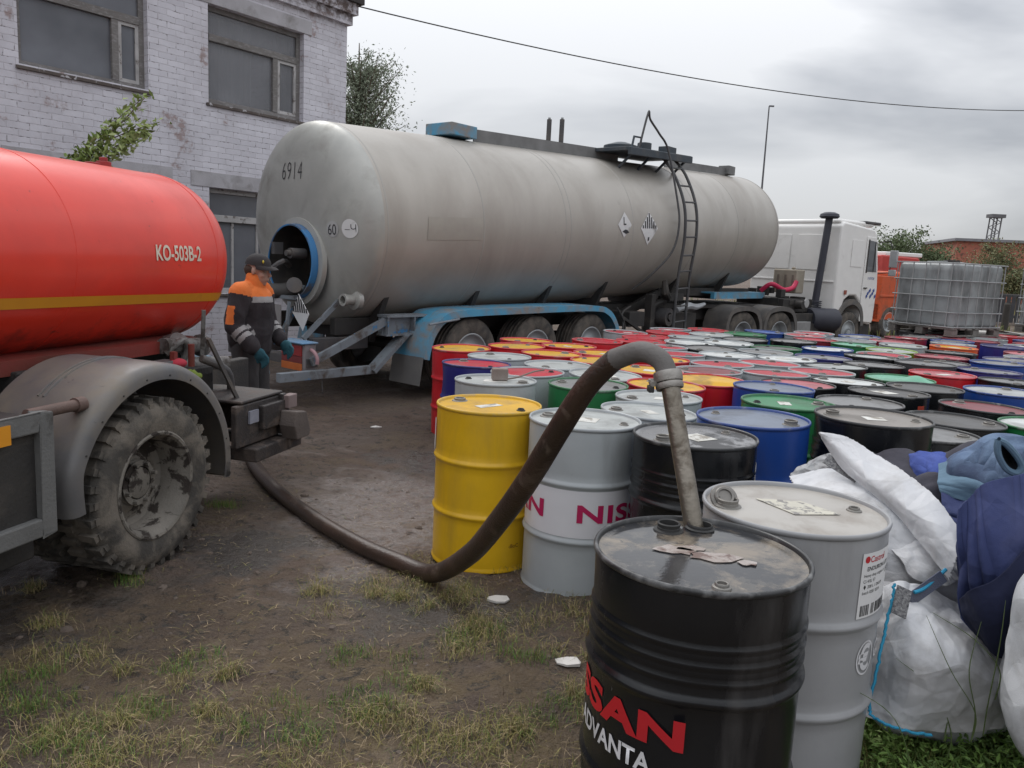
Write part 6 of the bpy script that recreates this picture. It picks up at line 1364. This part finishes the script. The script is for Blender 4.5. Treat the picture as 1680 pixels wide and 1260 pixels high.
# overhead wire, mast, two posts
m = MB(); W = [at(562, 4, 14.2)]; e = at(1760, 180, 26)
W = [W[0].lerp(e, u)+Vector((0, 0, -.55*4*u*(1-u))) for u in np.linspace(0, 1, 30)]; m.tube(W, .011, 6); tag(m.build('overhead_wire', M('wire_black', (.03, .03, .03))), 'thin black wire sagging across the sky from the building corner', 'wire')
a = at(1262, 174, 24); b_ = at(1249, 320, 24); mt = thing('mast', 'thin leaning metal mast rising behind the front of the silver tank', 'mast', (b_.x, 24, 0)); g0 = Vector((b_.x+(b_.x-a.x)*.7, 24, 0)); o0 = Vector((b_.x, 24, 0)); m = MB(); m.tube([g0-o0, b_-o0, a-o0], [.035, .03, .018], 8); m.build('pole', M('mast_grey', (.12, .12, .13)), mt)
m = MB(); m.bar(a-o0, a-o0+Vector((.14, 0, .0)), .04, .04); m.build('tip', MATS['mast_grey'], mt)
for px, lb in ((901.5, 'left one of two short dark pipes rising behind the silver tank'), (922.5, 'right one of two short dark pipes rising behind the silver tank')):
    a = at(px, 196, 19); t = thing('vent_pipe', lb, 'pipe', (a.x, 19, 0), 0, 'dark pipes behind the silver tank'); m = MB(); m.cyl((0, 0, 0), (0, 0, a.z), .055, n=12); m.build('tube', DKM, t); m = MB(); m.cyl((0, 0, a.z), (0, 0, a.z+.04), .03, n=10); m.build('cap', CAGE, t)
# orange lorry and red roofed van beyond the cab
OR = M('lorry_orange', (.60, .09, .02), (.5, .08, .02), rough=.45, dirt=(.25, .08, .04), bump=0)
p = at(1446, 540, 23); ol = thing('orange_lorry', 'orange lorry body partly hidden between the white cab and caged tank', 'lorry', (p.x-.15, 23, -.05), R(35))
m = MB(); m.bx(0, 1.2, 0, 1.9, .55, 1.80); m.bx(-.03, 1.2, -.03, 0, 1.2, 1.27); ob = m.build('body', OR, ol, smooth=False, bevel=.03); m = MB(); m.bx(0, 2.9, .4, 1.7, .4, .53); m.build('chassis', BLK, ol, smooth=False)
m = MB(); m.bx(1.3, 2.8, 0, 1.9, .6, 1.95); m.build('cab', OR, ol, bevel=.08); m = MB(); m.bx(1.8, 2.5, -.01, 0, 1.3, 1.8); m.build('window', GLD, ol, smooth=False)
for x in (.6, 2.2): wheel(ol, x, .0, .48, .3, rimr=.27, dish=.05)
m = MB(); m.bx(.0, .06, -.02, .3, .5, 1.0); m.build('mudflap', OR, ol, smooth=False)
p = at(1440, 480, 34); vn = thing('red_van', 'red and white roofed vehicle far behind the white cab', 'van', (p.x, 34, 0), R(20))
m = MB(); m.prism([(0, .45), (2.2, .45), (2.2, 2.2), (2.05, 2.6), (0, 2.65)], (0, 0, 0), (1, 0, 0), (0, 0, 1), -1.9); m.build('cab', M('van_red', (.50, .05, .04), rough=.4), vn, bevel=.06); m = MB(); m.bx(.3, 2.3, .1, 1.8, 2.62, 2.80); m.build('roof', WPT, vn, bevel=.04); m = MB(); m.bx(1.2, 2.0, -.01, 0, 1.5, 2.2); m.build('window', GLD, vn, smooth=False)
m = MB(); m.bx(2.35, 6.5, 0, 1.9, .9, 2.35); m.build('box_body', M('van_red', (.5, .05, .04)), vn, bevel=.03)
for x in (1.0, 5.2): wheel(vn, x, .0, .42, .25, rimr=.24, dish=.05)
# ================================================================== HEAP OF BAGS AND CLOTHES
PP = M('woven_white', (.60, .605, .62), (.50, .51, .535), rough=.45, dirt=(.33, .32, .31), dirt_lo=.5, dirt_hi=.75, dirt_scale=4.5, bump=.25, bscale=420, crease=.20, cscale=5)
PPD = M('woven_grey', (.42, .43, .44), (.33, .335, .345), rough=.6, dirt=(.2, .2, .2), bump=.3, bscale=300, crease=.6, cscale=9)
STRAP = M('strap_dark', (.05, .07, .14), (.14, .14, .16), rough=.8, bump=.5, bscale=200); TEAL = M('stitch_blue', (.02, .24, .42), (.03, .30, .48), rough=.7, bump=.3)
WEB = M('webbing', (.30, .30, .30), (.06, .06, .07), rough=.8, scale=120, bump=.5, bscale=160)
NAVYC = M('cloth_navy', (.032, .045, .14), (.020, .030, .095), rough=.85, rough2=.95, bump=.35, bscale=300, dirt=(.055, .065, .15), dirt_lo=.5, dirt_hi=.7, crease=.22, cscale=4)
DENIM = M('cloth_denim', (.09, .14, .25), (.15, .22, .32), rough=.9, bump=.4, bscale=350, dirt=(.06, .085, .15), dirt_lo=.45, dirt_hi=.65, dirt_scale=5, crease=.25, cscale=6)
DENL = M('cloth_teal_jean', (.15, .24, .32), (.10, .18, .26), rough=.9, bump=.4, bscale=350, dirt=(.08, .12, .18)); DKC = M('cloth_dark', (.035, .033, .045), (.05, .05, .065), rough=.9, bump=.3)
BLUEC = M('cloth_blue', (.05, .09, .34), (.04, .07, .28), rough=.85, bump=.3, bscale=300, dirt=(.03, .05, .2))
def wr2(amp, f, s, st=(1, 1, 1)): return lambda c: amp*(.7*folds(c*np.array(st)*f, s)+1.0*crumple(c*np.array(st)*f*1.5, s+40))
def pt(px, py, Y): return at(px, py, Y)
# filled white bag lying against the silver barrel
m = MB()
bb = thing('big_bag', 'filled white woven bag with blue stitched edge lying beside the silver barrel', 'bag', (0, 0, 0))
for a, b_, r0, r1 in (((1500, 1110, 2.62), (1600, 1110, 2.72), .17, .18), ((1500, 1040, 2.72), (1590, 1070, 2.85), .16, .17), ((1480, 1150, 2.60), (1560, 1150, 2.62), .12, .13), ((1540, 980, 2.95), (1600, 1020, 3.0), .17, .2), ((1475, 1010, 2.78), (1490, 1120, 2.66), .12, .12)):
    m.cap(pt(*a), pt(*b_), r0, r1, 24)
organic(m, 'bag', PP, bb, .011, 6, wr2(.026, 2.6, 3, (1, 1, .8)))
edge = [pt(1468, 958, 2.54), pt(1462, 990, 2.50), pt(1453, 1030, 2.47), pt(1444, 1075, 2.44), pt(1434, 1120, 2.42), pt(1426, 1165, 2.41), pt(1450, 1186, 2.36), pt(1490, 1200, 2.34), pt(1530, 1206, 2.34)]
m = MB(); P, rs = spline(edge, [.005]*9, 8); P = [p+Vector((.004*random.gauss(0, 1)*.5, 0, .0015*random.gauss(0, 1))) for i, p in enumerate(P)]; m.tube(P, rs, 6); m.build('blue_stitching', TEAL, bb)
m = MB(); q = [pt(1484, 965, 2.52), pt(1479, 985, 2.49), pt(1474, 1010, 2.47)]; 
m.bar(q[0], q[2], .05, .006, up=(0, -1, .2)); m.build('webbing_loop', WEB, bb, smooth=False)
sheet('bag_side', [[(1440, 965, 2.66), (1432, 1060, 2.56), (1418, 1175, 2.46)], [(1490, 955, 2.64), (1500, 1060, 2.38), (1490, 1200, 2.38)], [(1560, 985, 2.70), (1580, 1080, 2.38), (1560, 1205, 2.40)], [(1665, 1040, 2.70), (1665, 1110, 2.48), (1645, 1195, 2.44)]], PP, bb, nu=190, nv=190, amp=.026, seed=4, th=.004, fu=2.6, fv=2.2)
# bag at the right edge
b2 = thing('big_bag', 'pale woven bag bulging in from the lower right edge', 'bag', (0, 0, 0)); m = MB(); m.cap(pt(1765, 1000, 2.2), pt(1760, 1180, 2.15), .14, .17, 24); m.cap(pt(1790, 930, 2.4), pt(1770, 1150, 2.3), .16, .2, 24); organic(m, 'bag', PP, b2, .011, 6, wr2(.022, 2.8, 8))
# upper white sheet draped from the back over the heap
us = thing('white_sheet', 'large crumpled white woven sheet draped over the heap behind the silver barrel', 'sheet', (0, 0, 0))
sheet('sheet', [[(1290, 778, 3.35), (1330, 850, 2.98), (1400, 960, 2.85)], [(1360, 765, 3.30), (1420, 840, 2.92), (1440, 980, 2.78)], [(1440, 790, 3.2), (1490, 870, 2.84), (1470, 985, 2.74)], [(1500, 850, 3.0), (1540, 920, 2.74), (1530, 985, 2.72)], [(1560, 900, 2.85), (1575, 945, 2.72), (1600, 1000, 2.75)]], PP, us, nu=170, nv=150, amp=.026, seed=2, th=.004, ragged=.012, fu=2.0, fv=3.4)
sheet('under_fold', [[(1295, 775, 3.45), (1300, 800, 3.3)], [(1330, 752, 3.42), (1345, 790, 3.28)], [(1375, 738, 3.40), (1400, 780, 3.25)], [(1420, 770, 3.38), (1450, 800, 3.25)]], PPD, us, nu=60, nv=40, amp=.028, seed=6, th=.004, fu=3.5, fv=1.6)
us2 = sheet('lower_fold', [[(1440, 800, 3.1), (1440, 880, 2.9)], [(1500, 850, 2.9), (1480, 920, 2.75)], [(1545, 905, 2.72), (1500, 950, 2.70)], [(1575, 950, 2.66), (1555, 962, 2.66)]], PP, us, nu=70, nv=50, amp=.016, seed=16, th=.004, ragged=.02, fu=2, fv=2)
m = MB(); m.bar(pt(1355, 752, 3.22), pt(1408, 785, 3.12), .045, .006, up=(0, -1, .4)); m.build('webbing_loop', WEB, us, smooth=False)
m = MB(); P, rs = spline([pt(1500, 972, 2.55), pt(1515, 966, 2.56), pt(1535, 950, 2.58), pt(1552, 934, 2.60)], [.006]*4, 8); m.tube(P, rs, 6); m.build('blue_stitching', TEAL, us)
m = MB(); m.bar(pt(1492, 985, 2.55), pt(1548, 945, 2.58), .04, .006, up=(0, -1, .3)); m.build('dark_band', STRAP, us, smooth=False)
tf = thing('torn_sheet', 'torn strip of thick white material slanting up over the heap, ragged tip at left', 'sheet', (0, 0, 0))
sheet('strip', [[(1341, 708, 3.30), (1343, 712, 3.30), (1346, 718, 3.30)], [(1392, 716, 3.22), (1385, 745, 3.16), (1382, 770, 3.14)], [(1440, 745, 3.12), (1430, 785, 3.02), (1425, 805, 3.02)], [(1490, 778, 2.98), (1480, 825, 2.86), (1475, 850, 2.86)], [(1535, 815, 2.82), (1530, 870, 2.70), (1520, 905, 2.70)], [(1578, 872, 2.68), (1572, 915, 2.60), (1560, 955, 2.60)]], PP, tf, nu=210, nv=110, amp=.014, seed=9, th=.004, ragged=.022, fine=.0008, fu=2.6, fv=1.2, cr_=.75)
# clothes
def garment(name, label, cat, caps, mat, amp=.02, f=5., seed=1, st=(1, 1, 1), vox=.009, grp='old clothes thrown on the heap'):
    t = thing(name, label, cat, (0, 0, 0), 0, grp); m = MB()
    for a, b_, r0, r1 in caps: m.cap(pt(*a), pt(*b_), r0, r1, 20)
    organic(m, 'fabric', mat, t, vox, 5, wr2(amp, f, seed, st)); return t
nj = garment('navy_jacket', 'large dark navy jacket hanging down the right side of the heap', 'jacket', (((1625, 850, 2.62), (1660, 900, 2.58), .09, .12), ((1600, 900, 2.6), (1615, 1010, 2.56), .06, .07), ((1650, 900, 2.6), (1650, 1020, 2.58), .09, .07), ((1700, 860, 2.6), (1710, 960, 2.6), .12, .14), ((1632, 1030, 2.60), (1650, 1060, 2.6), .04, .03)), NAVYC, .022, 3.5, 21, (1.6, 1, .6))
sheet('front_panel', [[(1572, 835, 2.55), (1568, 930, 2.50), (1575, 1000, 2.50), (1610, 1040, 2.52)], [(1610, 795, 2.55), (1610, 900, 2.44), (1625, 1010, 2.43), (1640, 1075, 2.48)], [(1660, 780, 2.55), (1660, 890, 2.42), (1660, 1000, 2.42), (1662, 1075, 2.5)], [(1720, 770, 2.6), (1720, 880, 2.45), (1710, 960, 2.45), (1700, 1010, 2.5)]], NAVYC, nj, nu=200, nv=200, amp=.036, seed=35, th=.006, fu=4.4, fv=1.1, cr_=.12, big_=.35)
dj = garment('denim_jacket', 'faded blue denim jacket with a dark open collar at the right edge', 'jacket', (((1605, 778, 3.05), (1650, 758, 3.0), .09, .09), ((1640, 762, 3.0), (1700, 762, 3.0), .10, .10), ((1590, 775, 3.0), (1640, 790, 2.9), .07, .07)), DENIM, .030, 4, 5)
sheet('front_panel', [[(1580, 755, 2.98), (1590, 800, 2.92)], [(1620, 722, 2.96), (1640, 785, 2.84)], [(1665, 716, 2.94), (1660, 795, 2.80)], [(1720, 720, 2.94), (1720, 795, 2.82)]], DENIM, dj, nu=150, nv=120, amp=.03, seed=12, th=.008, fu=4.0, fv=1.6, cr_=.2)
HOLLOW = M('hollow_dark', (.012, .014, .022), rough=.95)
m = MB(); pp = [(1638, 722), (1650, 728), (1668, 748), (1676, 765), (1668, 776), (1652, 770), (1640, 752), (1636, 735)]; vs = [pt(x, y, 2.79) for x, y in pp]+[pt(1655, 750, 2.86)]; m.add(vs, [(i, (i+1) % 8, 8) for i in range(8)]); m.build('hollow_shade', HOLLOW, dj)  # near-black patch paints the shade inside the jacket's hollow
m = MB(); P, rs = spline([pt(x, y, 2.785) for x, y in pp+pp[:1]], [.012]*9, 5); m.tube(P, rs, 8, cap=False); m.build('open_collar', DENL, dj)
def cloth(name, label, cat, grids, mat, **kw):
    t = thing(name, label, cat, (0, 0, 0), 0, 'old clothes thrown on the heap')
    for k_, g in enumerate(grids): sheet('fabric', g, mat, t, nu=110, nv=90, seed=kw.get('seed', 1)+k_*5, amp=kw.get('amp', .02), th=.006, fu=kw.get('fu', 3), fv=kw.get('fv', 3), cr_=.45, fine=.001)
cloth('jeans', 'pale teal jeans leg lying folded between blue cloth and denim jacket', 'jeans', [[[(1540, 762, 3.12), (1538, 790, 3.02), (1545, 812, 2.98)], [(1575, 752, 3.08), (1582, 790, 2.93), (1585, 822, 2.92)], [(1610, 765, 3.0), (1620, 800, 2.86), (1618, 832, 2.88)], [(1640, 790, 2.95), (1650, 815, 2.84), (1645, 838, 2.86)]]], DENL, seed=7, amp=.016, fu=1.6, fv=3)
cloth('blue_shirt', 'bright blue crumpled shirt at the back of the heap', 'shirt', [[[(1488, 742, 3.42), (1492, 765, 3.32), (1505, 790, 3.22)], [(1512, 736, 3.36), (1520, 765, 3.20), (1528, 800, 3.12)], [(1545, 738, 3.30), (1552, 770, 3.12), (1548, 812, 3.06)], [(1572, 752, 3.28), (1570, 780, 3.12), (1560, 815, 3.06)]]], BLUEC, seed=11, amp=.022, fu=2.4, fv=2)
cloth('dark_cloth', 'dark grey cloth lying left of the bright blue shirt', 'cloth', [[[(1425, 748, 3.55), (1430, 775, 3.4), (1450, 800, 3.25)], [(1455, 738, 3.50), (1462, 770, 3.34), (1480, 815, 3.15)], [(1495, 742, 3.45), (1505, 785, 3.22), (1520, 850, 3.0)], [(1530, 775, 3.35), (1550, 825, 3.06), (1560, 875, 2.9)], [(1585, 810, 3.1), (1600, 845, 2.95), (1600, 890, 2.85)]]], DKC, seed=13, amp=.026, fu=3, fv=2)
cloth('navy_trousers', 'navy trousers sticking out under the teal jeans', 'trousers', [[[(1545, 800, 3.02), (1545, 830, 2.92), (1550, 860, 2.86)], [(1590, 812, 2.94), (1592, 840, 2.84), (1590, 870, 2.8)], [(1640, 820, 2.9), (1640, 840, 2.78), (1640, 870, 2.74)], [(1700, 800, 2.85), (1700, 830, 2.74), (1700, 860, 2.70)]]], NAVYC, seed=17, amp=.018, fu=3, fv=2)
sheet('hollow_shade', [[(1574, 985, 2.50), (1580, 1010, 2.47), (1600, 1040, 2.48)], [(1592, 968, 2.42), (1612, 1020, 2.38), (1628, 1072, 2.42)], [(1640, 945, 2.38), (1648, 1010, 2.35), (1658, 1080, 2.42)], [(1700, 880, 2.40), (1700, 960, 2.36), (1690, 1060, 2.42)]], M('navy_inside', (.010, .014, .045), rough=.95), nj, nu=70, nv=60, amp=.012, seed=3, th=.004, fu=3, fv=1)  # near-black sheet carries the shade inside the jacket's lower opening
m = MB()
for a_, b_, r0, r1 in (((1440, 800, 3.5), (1560, 810, 3.4), .14, .16), ((1540, 850, 3.15), (1700, 840, 3.1), .18, .2), ((1600, 800, 3.2), (1720, 790, 3.15), .17, .17)): m.cap(pt(*a_), pt(*b_), r0, r1, 20)
organic(m, 'wadding', DKC, bpy.data.objects['dark_cloth'], .014, 4, wr2(.03, 4, 33))
# earth-stained mound of bags that carries the heap
hb = thing('sack_heap', 'grey sacks buried underneath the clothes and white sheets', 'sacks', (0, 0, 0)); m = MB()
for (x, y, z, r_) in ((1.75, 3.3, .3, .34), (2.15, 3.3, .35, .36), (2.3, 2.95, .35, .36), (2.0, 3.0, .25, .36), (1.75, 2.98, .2, .3), (2.55, 3.3, .35, .4)): m.ell((x, y, z), (r_, r_, r_*1.2), 24)
organic(m, 'sack', PPD, hb, .025, 4, wr2(.03, 4, 27))
# grass stalks rising before the bags
GS = simple('stalk', (.11, .16, .05), .6); m = MB()
for (a, b_, c_) in (((1600, 1170, 2.35), (1560, 1100, 2.33), (1520, 1010, 2.3)), ((1600, 1170, 2.35), (1590, 1100, 2.33), (1610, 1020, 2.3)), ((1640, 1100, 2.35), (1600, 1050, 2.33), (1530, 1005, 2.3)), ((1560, 1200, 2.4), (1530, 1130, 2.38), (1470, 1080, 2.35)), ((1620, 1160, 2.35), (1640, 1060, 2.33), (1650, 985, 2.3)), ((1490, 1240, 2.3), (1460, 1170, 2.3), (1380, 1120, 2.3)), ((1555, 1170, 2.4), (1548, 1110, 2.4), (1546, 1060, 2.4))):
    m.tube([pt(*a)-Vector((0, 0, .1)), pt(*a), pt(*b_), pt(*c_)], [.002, .002, .0016, .0006], 4, k=6)
o = m.build('grass_stalks', GS); o['kind'] = 'stuff'; tag(o, 'long thin grass stalks arching up in front of the white bags', 'grass')
